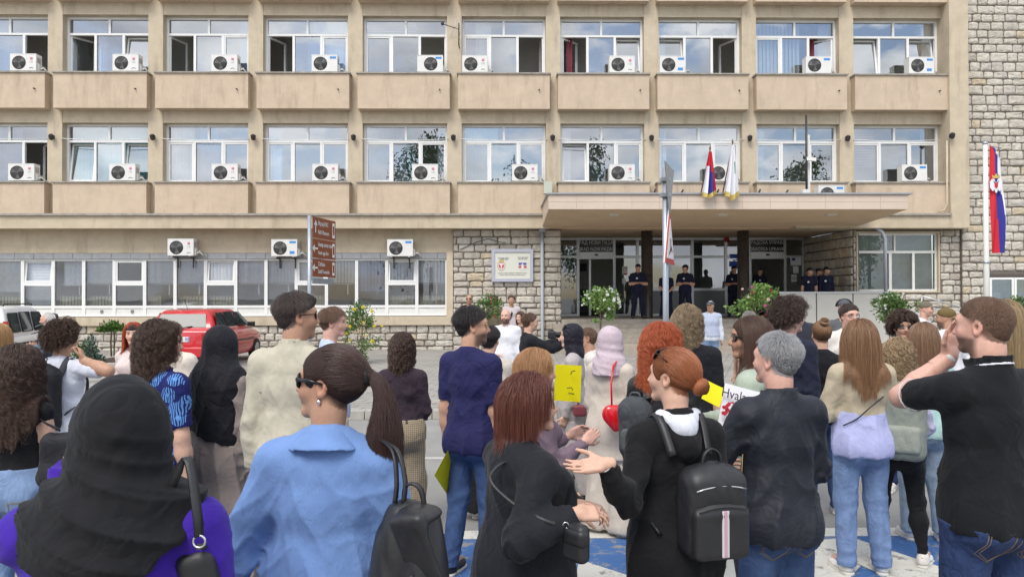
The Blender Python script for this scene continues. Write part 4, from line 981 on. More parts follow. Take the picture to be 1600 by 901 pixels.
def shoes(s, parent, mat, h, sole=None, boot=0):
    for i in (0, 1):
        t = s.toe[i]; a = s.ank[i]; fw = (t-a)*_f((1,1,0)); fw /= np.linalg.norm(fw); sd = _f((-fw[1], fw[0], 0)); z0 = s.base[2]; m = np.stack([sd, fw, _f((0,0,1))]); H = s.H/1.75
        c = a*_f((1,1,0))+fw*.055*H+_f((0,0,z0+.045*H))
        P = [ell(c+fw*.06*H-_f((0,0,.012)), _f((.046,.095,.042))*H, .03, 'u', m), ell(c-fw*.055*H+_f((0,0,.006)), _f((.038,.06,.055))*H, .03, 'u', m), cap(c-fw*.05*H+_f((0,0,.01)), a+_f((0,0,.02+boot)), .040*H, .036*H, .03)]
        P.append(plane((0,0,z0+.022), (0,0,-1), *ALL)); P.append(plane((0,0,a[2]+.03+boot), (0,0,1), *ALL))
        sh = garment('shoe', s, P, h, mat, parent, 0, sm=1)
        if sh is None: continue
        Q = [rbox(c+fw*.055*H+_f((0,0,-.0)), (.046*H,.088*H,.5), m, .044*H, .02), rbox(c-fw*.045*H, (.039*H,.072*H,.5), m, .037*H, .02), plane((0,0,z0+.026), (0,0,1), *ALL), plane((0,0,z0+.001), (0,0,-1), *ALL)]
        garment('sole', s, Q, min(h, .01), sole or mat, sh, 0, sm=1, lo=c-_f((.2,.2,.06)), hi=c+_f((.2,.2,0)))
# ---- hair
def hairmask(d, low=0.0):
    y, z = d[:, 1], d[:, 2]; t = np.clip((y+.05)/.75, 0, 1); t = t*t*(3-2*t); back = np.clip(-y/.9, 0, 1)
    return z > (-.30-.38*back-low)+(.98+low)*t
def hair_curves(name, pts, rad, mat, parent, s, tip=.3):
    """pts (n, m, 3) world"""
    n, m, _ = pts.shape; hc = bpy.data.hair_curves.new(name); hc.add_curves([m]*n)
    hc.points.foreach_set('position', np.ascontiguousarray(pts-s.base, np.float32).ravel())
    r = np.tile(np.linspace(1, tip, m, dtype=np.float32)*rad, n); at = hc.attributes.get('radius') or hc.attributes.new('radius', 'FLOAT', 'POINT'); at.data.foreach_set('value', r)
    hc.materials.append(mat); o = bpy.data.objects.new(name, hc); COL.objects.link(o); o.parent = parent; WO[o.name] = Vector(s.base.tolist()); return o
def roots(n, rs, low=0.0, extra=None):
    d = rs.randn(int(n*4), 3).astype(np.float32); d /= np.linalg.norm(d, axis=1, keepdims=True); d = d[hairmask(d, low)]
    if extra is not None: d = d[extra(d)]
    return d[:n]
def cap_mesh(s, mat, parent, thick=.010, low=0, h=.009, bumpy=.003, extra=(), cutears=True, seed=1, name='hair', taper=False):
    """hair volume hugging the skull with the face, ears and nape left free"""
    T, M, k = s.hc, s.HM, s.hsc; t = lambda p: T+M.T@(_f(p)*k); E = lambda c, r, kk=.02, op='u': ell(t(c), _f(r)*k, kk*k, op, M)
    P = [E((0,-.018,.028), _f((.074,.096,.086))+thick), E((0,.008,.022), _f((.068,.080,.080))+thick, .03)]+[E(*e) for e in extra]
    if taper: P = [E((0,-.018,.036), (.0745,.0975,.0835+thick), .03), E((0,.004,.034), (.067,.080,.074+thick), .03), E((0,-.046,-.028), (.060,.057,.056), .03)]+[E(*e) for e in extra]
    P += [E((0,.105,-.06), (.085,.068,.122), .012, 's'), E((0,.03,-.105), (.12,.075,.075), .015, 's'), E((0,-.045,(-.168 if taper else -.155)-low), (.14,.15,.085), .012, 's')]
    if cutears:
        for q in (-1, 1): P.append(E((q*.088,.004,-.02), (.022,.026,.036), .01, 's'))
    return garment(name, s, P, h, mat, parent, bumpy, 70, seed, (1,1,1), sm=1)
def strands(s, d, length, steps, rs, comb=None, lift=.0, grav=.6, curl=0, cfreq=60, off=(.004,.016), inert=.75, coll=None, clump=0, cstr=.75):
    """grow strands from root directions d; returns (n, steps, 3) world"""
    T, M, k = s.hc, s.HM, s.hsc; n = len(d); Gd = M@_f((0,0,-1))
    p = CC+d*CR; nr = d/CR; nr /= np.linalg.norm(nr, axis=1, keepdims=True); L = _f(length)*np.ones(n, np.float32) if np.ndim(length) == 0 else length
    o = (off[0]+(off[1]-off[0])*rs.rand(n)).astype(np.float32)[:, None]
    c = np.tile(Gd, (n, 1)) if comb is None else comb(d).astype(np.float32); c = c-nr*np.sum(c*nr, 1, keepdims=True); c /= np.maximum(np.linalg.norm(c, axis=1, keepdims=True), 1e-5)
    v = c+nr*lift; v /= np.linalg.norm(v, axis=1, keepdims=True); pts = [p.copy()]; st = (L/(steps-1))[:, None]
    for i in range(1, steps):
        w = v*inert+Gd*grav*(1-inert)*1.6
        if comb is not None and i < steps*.4: w = w+.25*c*(1-i/(steps*.4))
        v = w/np.linalg.norm(w, axis=1, keepdims=True); p = p+v*st
        q = (p-CC)/(CR+o); rr = np.linalg.norm(q, axis=1, keepdims=True); inside = rr < 1
        p2 = CC+q/np.maximum(rr, 1e-4)*(CR+o); p = np.where(inside, p2, p); dv = p-pts[-1]; v = np.where(inside, dv/np.maximum(np.linalg.norm(dv, axis=1, keepdims=True), 1e-5), v)
        if coll is not None: p = coll(p, o)
        pts.append(p.copy())
    Q = np.stack(pts, 1)
    cid = None
    if clump:
        kk = rs.choice(n, min(clump, n), replace=False); dd = d@d[kk].T; cid = kk[np.argmax(dd, 1)]; cw = (np.linspace(0, 1, steps)**.8*cstr)[None, :, None]; ln = (L/L[cid])[:, None, None]; Q = Q*(1-cw)+Q[cid]*cw
    if curl:
        ph = rs.rand(n, 1)*6.28; fr = cfreq*(.7+.6*rs.rand(n, 1)); ph, fr = (ph, fr) if cid is None else (ph[cid]+.35*(ph-3.14)/3.14, fr[cid]); tt = np.linspace(0, 1, steps)[None, :]; am = curl*np.minimum(1, tt*3.0)*(.6+.8*rs.rand(n, 1)); a = tt*L[:, None]*fr+ph
        Q[:, :, 0] += am*np.cos(a); Q[:, :, 1] += am*np.sin(a); Q[:, :, 2] += .7*am*np.sin(a*1.0+1.3)
    return T+(Q*k)@M
def body_coll(s, e=.012):
    """keep long hair outside shoulders and back"""
    T, M, k = s.hc, s.HM, s.hsc; sph = []
    for a, b, r1, r2 in ((s.nk0, s.nk1, .034, .030), (s.sh[0], s.nk0, .036, .034), (s.sh[1], s.nk0, .036, .034), (s.ucs, s.chs, .060, .066), (s.chs, s.wst, .066, .060)):
        for t in (0, .5, 1): sph.append(((M@(a+(b-a)*t-T))/k, (r1+(r2-r1)*t)*s.H*(.7+.3*s.g)+e))
    X = M@s.x
    for f in (-1, 1):
        for c in (s.ucs, s.chs): sph.append(((M@(c+s.x*f*.045*s.H-T))/k, .058*s.H*(.7+.3*s.g)+e))
    def fn(p, o):
        for c, r in sph:
            q = p-c; l = np.linalg.norm(q, axis=1, keepdims=True); rr = r+o*.6; p = np.where(l < rr, c+q/np.maximum(l, 1e-4)*rr, p)
        return p
    return fn

def top(name, s, body, mat, h, ease=.012, sleeve=1.0, hem=.47, arme=None, neck=0, cuff=0, hemflare=0, fold=1.0, seed=1, collar=0, collar_r=None, amp=.0025, nfold=9, extra=(), mats=None, mi_fn=None, f=17, bust=True, sub=()):
    H = s.H; P = top_prims(s, ease, sleeve, hem, 0, arme, neck, cuff, bust, hemflare); nd = s.nk1-s.nk0; nd /= np.linalg.norm(nd); nr = (.034 if s.sex == 'm' else .0285)*H*(.8+.2*s.g)
    if collar: P.append(ring_prim(s.nk0+nd*(.010+collar*.25)*H+s.yl*.004*H, nd, nr+.014, collar*H*.5, .006, .25))
    P += list(extra)+list(sub)
    rs = np.random.RandomState(seed); p1, p2, p3 = rs.rand(3)*6
    def folds(V):
        q = (V-s.base)@s.R; z = q[:, 2]/H; a = np.arctan2(q[:, 0], q[:, 1]); o = np.zeros(len(V))
        rg = lambda t: 1-2*np.sqrt(np.abs(np.sin(t*.5))+1e-4)
        o += .0055*rg(a*nfold+2.2*np.sin(z*7+p1)+1.5*np.sin(a*2+p2))*np.clip((.74-z)/.22, 0, 1)
        o += .0040*rg((z*H)*38+3*np.sin(a*2+p2)+1.2*np.sin(a*5+p3))*np.exp(-((z-.60)/.07)**2)
        o += .0035*rg((z*H)*30+np.abs(np.sin(a+p3))*9+p1)*np.exp(-((z-.70)/.07)**2)
        for i in (0, 1):
            d = s.el[i]-s.sh[i]; d = d/np.linalg.norm(d); w = V-s.el[i]; t = w@d; r = np.linalg.norm(w, axis=1); o += .0075*rg(t*70+2*np.sin(w@s.x*60+p1)+p2)*np.exp(-(r/.085)**2)
            fa = s.wr[i]-s.el[i]; L = np.linalg.norm(fa); fa = fa/L; t2 = w@fa; lat = np.linalg.norm(w-np.outer(t2, fa), axis=1); o += .004*rg(t2*75+2*np.sin((w@s.y)*50+p3))*(t2 > 0)*(lat < .09)*np.clip(t2/L, 0, 1)
            w = V-(s.sh[i]-s.z*.05*H); r = np.linalg.norm(w, axis=1); o += .005*rg((w@(s.x*(-1,1)[i]+s.z*.8))*60+1.5*np.sin(w@s.y*40+p2))*np.exp(-(r/.10)**2)
        return o*fold*1.5
    return garment(name, s, P, h, mat, body, amp, f, seed, (1,1,.7), folds, mats, mi_fn)
# ---- hairstyles: every one is a child 'hair' of the person with its strands below it
def hair(s, body, style, col, n=2500, rad=.0011, seed=1, length=None, tip=None, vol=None, capv=.009):
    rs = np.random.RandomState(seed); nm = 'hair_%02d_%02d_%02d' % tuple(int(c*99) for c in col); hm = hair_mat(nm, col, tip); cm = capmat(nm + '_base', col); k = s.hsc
    Gd = s.HM@_f((0,0,-1))
    def done(base, pts, r=rad, t=.35, nm2='strands'):
        return hair_curves(nm2, pts, r, hm, base, s, t)
    fwd = lambda d: np.stack([d[:,0]*.55+.15, np.full(len(d), .30)-.2*(d[:,1]<-.2), -.25-.8*(np.abs(d[:,0]) > .6)-1.2*(d[:,1] < -.2)], 1)
    if style in ('short', 'fade', 'buzz', 'grey'):
        th = {'short': .012, 'fade': .008, 'buzz': .003, 'grey': .010}[style]; b = cap_mesh(s, cm, body, th if vol is None else vol, -.02, capv, .0015, seed=seed, taper=True, extra=() if style != 'fade' else (((0,.02,.082), (.054,.080,.036), .03),))
        d = roots(n, rs, .06); L = {'short': .045, 'fade': .040, 'buzz': .010, 'grey': .032}[style] if length is None else length
        up = np.clip((d[:, 2]+.35)/.9, .12, 1) if style in ('fade', 'grey', 'short') else 1.0
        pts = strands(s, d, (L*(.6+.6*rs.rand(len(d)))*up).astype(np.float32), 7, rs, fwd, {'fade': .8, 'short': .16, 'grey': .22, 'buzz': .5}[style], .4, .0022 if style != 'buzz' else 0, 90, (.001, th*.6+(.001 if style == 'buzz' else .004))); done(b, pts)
    elif style in ('curly_short', 'mop'):
        th = .022 if style == 'curly_short' else .028; b = cap_mesh(s, cm, body, th if vol is None else vol, .01, capv, .008, seed=seed, cutears=style == 'curly_short')
        d = roots(n, rs, .05); L = (length or .085)*(.6+.7*rs.rand(len(d)))
        pts = strands(s, d, L.astype(np.float32), 14, rs, None, 1.1, .35, .010, 150, (.012, .034), clump=420, cstr=.7); done(b, pts)
    elif style in ('long', 'long_wavy', 'long_curly', 'bob_curly'):
        b = cap_mesh(s, cm, body, .009 if style == 'long' else .013, .02, capv, .003, seed=seed, cutears=False, extra=(((0,-.05,-.03), (.066,.06,.08), .03),))
        comb = lambda d: np.stack([np.sign(d[:,0]+.13*rs.randn(len(d)))*(.55+.3*np.abs(d[:,0]))*np.clip((d[:,1]+.35)/.5, 0, 1)+.25*d[:,0]*(d[:,1] < -.1), np.where(d[:,1] > .1, -.75, -.35), np.full(len(d), -.75)], 1)
        d = roots(n, rs, .12); L = (length or .40)*(.72+.33*rs.rand(len(d)))
        cl, cf = {'long': (.0025, 14), 'long_wavy': (.009, 32), 'long_curly': (.0115, 70), 'bob_curly': (.010, 90)}[style]
        v = vol if vol is not None else {'long': .016, 'long_wavy': .026, 'long_curly': .040, 'bob_curly': .030}[style]
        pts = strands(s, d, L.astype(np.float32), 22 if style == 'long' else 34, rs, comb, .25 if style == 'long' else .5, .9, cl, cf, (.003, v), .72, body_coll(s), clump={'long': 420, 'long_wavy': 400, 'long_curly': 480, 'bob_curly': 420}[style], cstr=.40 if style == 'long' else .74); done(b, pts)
    elif style in ('pony', 'bun', 'lowbun'):
        b = cap_mesh(s, cm, body, .006, .0, capv, .0012, seed=seed, extra=(((0,-.03,.02), (.074,.09,.085), .02),))
        tie = _f((0,-.128,.030)) if style == 'pony' else (_f((0,-.085,.098)) if style == 'bun' else _f((0,-.120,-.030)))
        d = roots(n, rs, .03); p0 = CC+d*CR; t = np.linspace(0, 1, 16)[None, :, None]; o = (.004+.006*rs.rand(len(d)))[:, None, None]
        tj = tie+rs.randn(len(d), 3)*.008
        u0 = d[:, None, :]; u1 = ((tj-CC)/CR); u1 = (u1/np.linalg.norm(u1, axis=1, keepdims=True))[:, None, :]
        u = u0*(1-t)+u1*t; u /= np.maximum(np.linalg.norm(u, axis=2, keepdims=True), 1e-3); rr = 1+(np.linalg.norm((tj-CC)/CR, axis=1)[:, None, None]-1)*t**4
        Q = CC+u*(CR*rr+o*np.sin(np.pi*np.minimum(1, t*1.1+.06))); Q += .0009*np.sin(t*9+rs.rand(len(d),1,1)*6)
        done(b, s.hc+(Q.astype(np.float32)*k)@s.HM, rad, .8)
        if style == 'pony':
            q = MB(); c = s.hc+(tie*k)@s.HM; ax = Vector((s.HM.T@_f((0,-1,.15))).tolist()); sd = Vector((s.HM.T@_f((1,0,0))).tolist()); up = ax.cross(sd)
            q.tube([Vector(c.tolist())-ax*.002+sd*.021*math.cos(a*.5236)+up*.021*math.sin(a*.5236) for a in range(12)], .009, 8, closed=True); q.build('hair_tie', pm('black_elastic', (.01,.01,.01), .7), b)
            m = int(n*1.0); L = (length or .33)*(.78+.26*rs.rand(m)); a = rs.rand(m)*6.283; r0 = .014*np.sqrt(rs.rand(m)); st = 26; P = np.zeros((m, st, 3), np.float32)
            bx = np.stack([np.cos(a), np.zeros(m), np.sin(a)], 1)*r0[:, None]; p = tie+bx; v = np.tile(_f((.06,-.62,.10)), (m, 1))+bx*24; P[:, 0] = p
            for i in range(1, st):
                v = v*.80+Gd*.27; v = v/np.linalg.norm(v, axis=1, keepdims=True); p = p+v*(L/(st-1))[:, None]; tt = i/st
                rad_ = .066*math.sin(min(1, tt*1.25)*math.pi*.5)*(1 if tt < .75 else 1-.9*(tt-.75)); ctr = p.mean(0); w = p-ctr; w = w-Gd*np.sum(w*Gd, 1, keepdims=True); want = w/np.maximum(np.linalg.norm(w, axis=1, keepdims=True), 1e-4)*(rad_*np.sqrt(rs.rand(m)*.0+(r0/.014)**2))[:, None]
                p = p+(want-w)*.24
                q = (p-CC)/(CR+.02); rr = np.linalg.norm(q, axis=1, keepdims=True); p = np.where(rr < 1, CC+q/rr*(CR+.02), p); P[:, i] = p
            P += (.0022*np.sin(np.linspace(0, 14, st)[None, :, None]+rs.rand(m, 1, 3)*6.28)).astype(np.float32)
            done(b, s.hc+(P*k)@s.HM, rad, .5, 'ponytail')
        else:
            m = int(n*.5); R1 = .026 if style == 'bun' else .022; P = np.zeros((m, 20, 3), np.float32); c = tie+_f((0,-.012,.018 if style == 'bun' else 0)); nrm = c-CC; nrm /= np.linalg.norm(nrm); e1 = np.cross(nrm, _f((1,0,0))); e1 /= np.linalg.norm(e1); e2 = np.cross(nrm, e1)
            for i in range(20):
                a = rs.rand(m)*0+np.linspace(0, 6.28, m)+i*.22; b2 = (np.arange(m)*2.399+i*.12); r2 = .016*(.75+.4*((np.arange(m)*7919) % 97)/97)
                P[:, i] = c+(e1*np.cos(a)[:, None]+e2*np.sin(a)[:, None])*(R1+r2*np.cos(b2))[:, None]+nrm*(r2*np.sin(b2)*1.1)[:, None]
            bm_ = garment('bun', s, [ell(s.hc+(c*k)@s.HM, _f((R1+.014,)*3)*k, .01)], capv, cm, b, .003, 90, 2)
            done(b, s.hc+(P*k)@s.HM, rad*1.2, .8, 'bun_strands')
    return b
# ---- head coverings and small worn things
def glasses(s, body, mat, lens, up=0, frame=.004, big=1.0, wide=False):
    k = s.hsc; t = lambda p: Vector((s.hc+s.HM.T@(_f(p)*k)).tolist()); q = MB(); l = MB()
    z0 = .004+up*.085; y0 = .094-up*.022; sl = up*.030
    for sx in (-1, 1):
        c = (sx*.033, y0, z0); ring = []
        for i in range(16):
            a = i/16*6.2832; ca, sa = math.cos(a), math.sin(a); ca = math.copysign(abs(ca)**.75, ca); sa = math.copysign(abs(sa)**.75, sa)
            ring.append(t((c[0]+.027*big*ca, c[1]-.012*abs(sx*ca+1)*.5*1.0*(ca*sx > 0)-sl*sa*.3, c[2]+.020*big*sa-(.0 if up else 0))))
        q.tube(ring, frame*k, 6, closed=True)
        l.add(ring, [tuple(range(16))])
        e = t((sx*.062*big, y0-.012, z0+.006)); m_ = t((sx*.079, .03, z0+.006-up*.0)); f = t((sx*.080, -.012, .004+up*.06))
        if wide: q.tube([e, m_, f], [.0075*k, .007*k, .003*k], 6)
        else: q.tube([e, m_, f], frame*.8*k, 5)
    q.tube([t((-.008, y0+.004, z0+.006)), t((.008, y0+.004, z0+.006))], frame*k, 5)
    g = q.build('sunglasses' if lens is not None and 'dark' in lens.name else 'glasses', mat, body)
    if lens is not None: l.build('lens', lens, g)
    return g
def beret(s, body, mat, thick=.016, brim=True, h=.01, back=False, name='cap', flat=0):
    k = s.hsc; T = lambda p: s.hc+s.HM.T@(_f(p)*k); E = lambda c, r, kk=.02, op='u': ell(T(c), _f(r)*k, kk*k, op, s.HM)
    P = [E((0,-.012,.046), (.086,.104,.078-flat)), E((0,.0,.030), (.083,.098,.05))]
    P.append(plane(T((0,.08,.036)), s.HM.T@_f((0,.34,-1)), *ALL))
    c = garment(name, s, P, h, mat, body, .0015, 40, 2)
    if brim:
        f = -1 if back else 1
        Q = [E((0,f*.10,.030 if not back else -.005), (.070,.062,.009), .01)]; garment('peak', s, Q, min(h, .007), mat, c, 0)
    return c
def headscarf(s, body, mat, h, length=.62, spread=1.0, diag=False, face=True, amp=.006, seed=3, tight=False, cape=True, tilt=0.0, curve=0.0):
    k = s.hsc; H = s.H; T = lambda p: s.hc+s.HM.T@(_f(p)*k); E = lambda c, r, kk=.03, op='u': ell(T(c), _f(r)*k, kk*k, op, s.HM)
    P = [E((0,-.018,.030), (.088,.112,.098)), E((0,.0,.0), (.083,.092,.10), .03), E((0,.018,-.055), (.072,.072,.075), .03), E((0,-.055,-.05), (.070,.07,.09), .04)]
    P += [cap(T((0,-.012,-.05)), s.nk0+s.z*.01*H, .070*k, .064*H*.9, .05, u=s.x, fl=1.15)]
    if cape:
        P.append(cap(T((0,-.022,-.015)), s.ucs+s.z*.02*H, .082*k, .066*H*(.5+.5*s.g), .06, u=s.x, fl=1.18*(.6+.4*spread)))
        zb = s.W((0,0,length)); w = .118*H*spread*(.6+.4*s.g); d = .082*H*(.6+.4*s.g)
        P += [cap(s.nk0, s.ucs+s.z*.01*H, .058*H, .066*H*s.g+.018, .06, u=s.x, fl=1.45*spread)]
        for i in (0, 1): P.append(cap(s.nk0+s.z*.006*H, s.nk0+(s.sh[i]-s.nk0)*.82*spread+s.z*.010*H, .040*H*(.5+.5*s.g)+.008, .036*H*(.5+.5*s.g)+.012, .05))
        P += [cap(s.ucs, s.base*_f((1,1,0))*0+(s.chs*_f((1,1,0))+_f((0,0,zb[2]))), d*.95+.02, d+.025, .05, u=s.x, fl=1.2*spread)]
        P.append(dict(fn=lambda X, Y, Z, zb=zb: (zb[2]+curve*((X-zb[0])*s.x[0]+(Y-zb[1])*s.x[1])**2+tilt*((X-zb[0])*s.x[0]+(Y-zb[1])*s.x[1]))-Z, lo=ALL[0], hi=ALL[1], op='i', mar=0))
    else: P.append(plane(s.nk0-s.z*.02*H, -(s.z), *ALL))
    if face: P += [E((0,.105,-.030), (.056,.075,.080), .012, 's')]
    def folds(V):
        q = (V-s.hc)@s.HM.T/k; w = V-s.hc; lx = w@s.x; rg = lambda t: 1-2*np.sqrt(np.abs(np.sin(t*.5))+1e-4)
        ph = (w[:, 2]-1.1*lx*lx+.30*lx)*95+1.6*np.sin(lx*11+seed)+1.3*np.sin(w[:, 2]*17); ph2 = (w[:, 2]+.55*lx-.8*lx*lx)*62+1.8*np.sin(lx*8+2*seed)
        if diag: ph = (lx*.9+w[:, 2]*.45)*48+1.5*np.sin(w[:, 2]*9+seed); ph2 = (lx*1.1-w[:, 2]*.2)*70+2*np.sin(w[:, 2]*7)
        low = np.clip((.03-q[:, 2])/.12, .10, 1); return amp*(.75*rg(ph)+.6*rg(ph2))*low
    return garment('headscarf', s, P, h, mat, body, amp*.35, 22, seed, (1,1,1), folds)
def strap(name, pts, w, t, mat, parent, n=None):
    """flat ribbon through points, facing away from 'n' (a point inside)"""
    pts = [Vector(p) for p in pts]; q = MB(); v = []; inner = Vector(n)
    P = []
    for i in range(len(pts)-1):     # Catmull-Rom
        a, b, c, d = pts[max(i-1,0)], pts[i], pts[i+1], pts[min(i+2, len(pts)-1)]
        for j in range(5):
            u = j/5; P.append(.5*((2*b)+(c-a)*u+(2*a-5*b+4*c-d)*u*u+(3*b-a-3*c+d)*u**3))
    P.append(pts[-1])
    for i, p in enumerate(P):
        tg = (P[min(i+1, len(P)-1)]-P[max(i-1, 0)]).normalized(); o = (p-inner); o = (o-tg*o.dot(tg)).normalized(); sd = tg.cross(o).normalized()
        for (a, b) in ((-1,-1),(1,-1),(1,1),(-1,1)): v.append(p+sd*w/2*a+o*t/2*b)
    f = [(0,1,2,3), tuple(len(v)-4+i for i in (3,2,1,0))]
    for i in range(len(P)-1):
        for k in range(4): f.append((4*i+k, 4*i+(k+1) % 4, 4*i+4+(k+1) % 4, 4*i+4+k))
    q.add(v, f, 0, True); return q.build(name, mat, parent, bevel=0)
# ================================================================ ground
asphalt = pm('asphalt', (.265,.260,.245), .9, var=.14, vs=1.2, bump=.5, bs=90, dist=.006, dirt=.25, dirtcol=(.16,.155,.145))
def sheet_ground(name, poly, z, mat, kind='structure'):
    o = MB().add([(p[0], p[1], z) for p in poly], [tuple(range(len(poly)))]).build(name, mat); o['kind'] = kind; return o
sheet_ground('ground', [(-400,-400),(400,-400),(400,500),(-400,500)], 0.0, asphalt)
def paver_mat():
    m = pm('pavers', (.27,.255,.225), .9, var=.16, vs=.9, obj=False); N = m.node_tree.nodes; L = m.node_tree.links; b = N['Principled BSDF']
    g = N.new('ShaderNodeNewGeometry'); br = N.new('ShaderNodeTexBrick'); br.inputs['Scale'].default_value = 1; br.inputs['Brick Width'].default_value = .42; br.inputs['Row Height'].default_value = .21; br.inputs['Mortar Size'].default_value = .012
    br.inputs['Color1'].default_value = (.38,.365,.33,1); br.inputs['Color2'].default_value = (.31,.295,.265,1); br.inputs['Mortar'].default_value = (.13,.12,.11,1); mp = N.new('ShaderNodeMapping'); mp.inputs['Rotation'].default_value = (0,0,R(20)); L.new(g.outputs['Position'], mp.inputs[0]); L.new(mp.outputs[0], br.inputs[0])
    n = N.new('ShaderNodeTexNoise'); n.inputs['Scale'].default_value = 1.1; n.inputs['Detail'].default_value = 6; L.new(g.outputs['Position'], n.inputs[0]); mr = N.new('ShaderNodeMapRange'); mr.inputs[3].default_value = .7; mr.inputs[4].default_value = 1.25; L.new(n.outputs['Fac'], mr.inputs[0])
    mx = N.new('ShaderNodeMix'); mx.data_type = 'RGBA'; mx.blend_type = 'MULTIPLY'; mx.inputs[0].default_value = 1; L.new(br.outputs['Color'], mx.inputs[6]); L.new(mr.outputs[0], mx.inputs[7]); L.new(mx.outputs[2], b.inputs['Base Color'])
    bp = N.new('ShaderNodeBump'); bp.inputs['Strength'].default_value = .5; bp.inputs['Distance'].default_value = .01; L.new(br.outputs['Fac'], bp.inputs['Height']); bp.invert = True; L.new(bp.outputs[0], b.inputs['Normal']); return m
pav = paver_mat()
KY = pixg(640, 655).y                # front of the kerb
pv = MB().box(-60, 60, KY+.18, D0+.1, .004, .105).build('pavement', pav); pv['kind'] = 'structure'
kerb_m = pm('kerb_concrete', (.40,.385,.345), .9, var=.18, vs=4, bump=.4, bs=40, dirt=.25)
kr = empty('kerb', (0, KY, 0)); kr['kind'] = 'structure'
x = -14.0
while x < 16: MB().box(x+.006, x+.994, KY, KY+.176, .004, .125).build('kerbstone', kerb_m, kr); x += 1.0
def paint(name, col, wear):
    m = pm(name, col, .7, var=.08, vs=5); N = m.node_tree.nodes; L = m.node_tree.links; b = N['Principled BSDF']; g = N.new('ShaderNodeNewGeometry'); n = N.new('ShaderNodeTexNoise'); n.inputs['Scale'].default_value = 5; n.inputs['Detail'].default_value = 10; n.inputs['Roughness'].default_value = .72; L.new(g.outputs['Position'], n.inputs[0])
    vr = N.new('ShaderNodeTexVoronoi'); vr.feature = 'DISTANCE_TO_EDGE'; vr.inputs['Scale'].default_value = 3.2; dn = N.new('ShaderNodeVectorMath'); dn.operation = 'MULTIPLY_ADD'; L.new(n.outputs['Color'], dn.inputs[0]); dn.inputs[1].default_value = (.35,.35,.35); L.new(g.outputs['Position'], dn.inputs[2]); L.new(dn.outputs[0], vr.inputs[0])
    ck = N.new('ShaderNodeMath'); ck.operation = 'LESS_THAN'; ck.inputs[1].default_value = .007; L.new(vr.outputs['Distance'], ck.inputs[0])
    r = N.new('ShaderNodeMapRange'); r.inputs[1].default_value = wear; r.inputs[2].default_value = wear+.06; L.new(n.outputs['Fac'], r.inputs[0]); mm = N.new('ShaderNodeMath'); mm.operation = 'MAXIMUM'; L.new(r.outputs[0], mm.inputs[0]); L.new(ck.outputs[0], mm.inputs[1])
    src = b.inputs['Base Color'].links[0].from_socket; mx = N.new('ShaderNodeMix'); mx.data_type = 'RGBA'; L.new(mm.outputs[0], mx.inputs[0]); L.new(src, mx.inputs[6]); mx.inputs[7].default_value = (.25,.245,.23,1); L.new(mx.outputs[2], b.inputs['Base Color']); return m
blue_p = paint('blue_road_paint', (.045,.13,.33), .55); white_p = paint('white_road_paint', (.60,.585,.53), .57)
y0, y1 = pixg(800, 842).y, 3.2
sheet_ground('road_marking', [(-2.2,y1),(9,y1),(9,y0),(-2.2,y0)], .004, blue_p)
sheet_ground('road_marking_line', [(-12,y0+.004),(12,y0+.004),(12,y0+.20),(-12,y0+.20)], .004, white_p)
sheet_ground('road_marking_line', [(-12,8.3),(12,8.3),(12,8.42),(-12,8.42)], .004, paint('thin_white_paint', (.45,.44,.41), .52))
for (a, b, c, d) in (((905,875),(985,901),(1010,1000),(880,1000)), ((1010,1000),(1090,845),(1150,845),(1160,1000)), ((1180,850),(1260,845),(1345,885),(1240,1000)), ((1262,846),(1330,840),(1600,930),(1600,1000)), ((1440,1000),(1470,905),(1560,905),(1590,1000))):
    ps = [pixg(*q) for q in (a, b, c, d)]; sheet_ground('road_marking', [(p.x, p.y) for p in ps], .008, white_p)
# planting beds
soil = pm('soil', (.085,.065,.048), .95, var=.4, vs=10, bump=.9, bs=20, dist=.03)
def bed(x0, x1, yf, yb, round_=False):
    o = MB().box(x0, x1, yf, yb, .106, .19).build('planting_bed', soil); o['kind'] = 'structure'
    k = MB(); k.box(x0-.12, x1+.12, yf-.14, yf-.002, .004, .25); k.box(x1+.002, x1+.14, yf-.002, yb, .004, .25); k.box(x0-.14, x0-.002, yf-.002, yb, .004, .25); k.build('bed_kerb', kerb_m, o, bevel=.02)
    return o
bd1 = bed(pix(118, 575, 18.0).x, pix(262, 575, 18.0).x-1.2, 18.0, D0-.05)
bd2 = bed(pix(408, 565, 18.6).x, pix(468, 565, 18.6).x, 18.6, D0-.05)
# ================================================================ plants
def leaf_mat(name, col): return pm(name, col, .55, var=.4, vs=9, spec=.3)
LF = [leaf_mat('leaf_a', (.085,.155,.035)), leaf_mat('leaf_b', (.12,.20,.05)), leaf_mat('leaf_c', (.06,.115,.035))]
bark = pm('bark', (.16,.12,.085), .9, var=.3, vs=20, bump=.6, bs=60)
def leaves(n, fn, size, rs, mats=3):
    P = np.zeros((n, 4, 3)); mi = rs.randint(0, mats, n)
    for i in range(n):
        c, out = fn(i); d = out+rs.randn(3)*.55; d /= np.linalg.norm(d); t = np.cross(d, rs.randn(3)); t /= np.linalg.norm(t); s = size*(.6+.8*rs.rand())
        P[i] = [c-d*s*.2, c+d*s*.35+t*s*.32, c+d*s, c+d*s*.35-t*s*.32]
    return P.reshape(-1, 3), np.arange(4*n).reshape(n, 4), mi
def crown_obj(name, parent, n, fn, size, rs, mats=None):
    V, F, mi = leaves(n, fn, size, rs); me = np_mesh(name, V-_f(tuple(org(parent))), F, mats or LF, None, mi); me.polygons.foreach_set('use_smooth', np.zeros(len(F), bool))
    o = bpy.data.objects.new(name, me); COL.objects.link(o); o.parent = parent; WO[o.name] = org(parent); return o
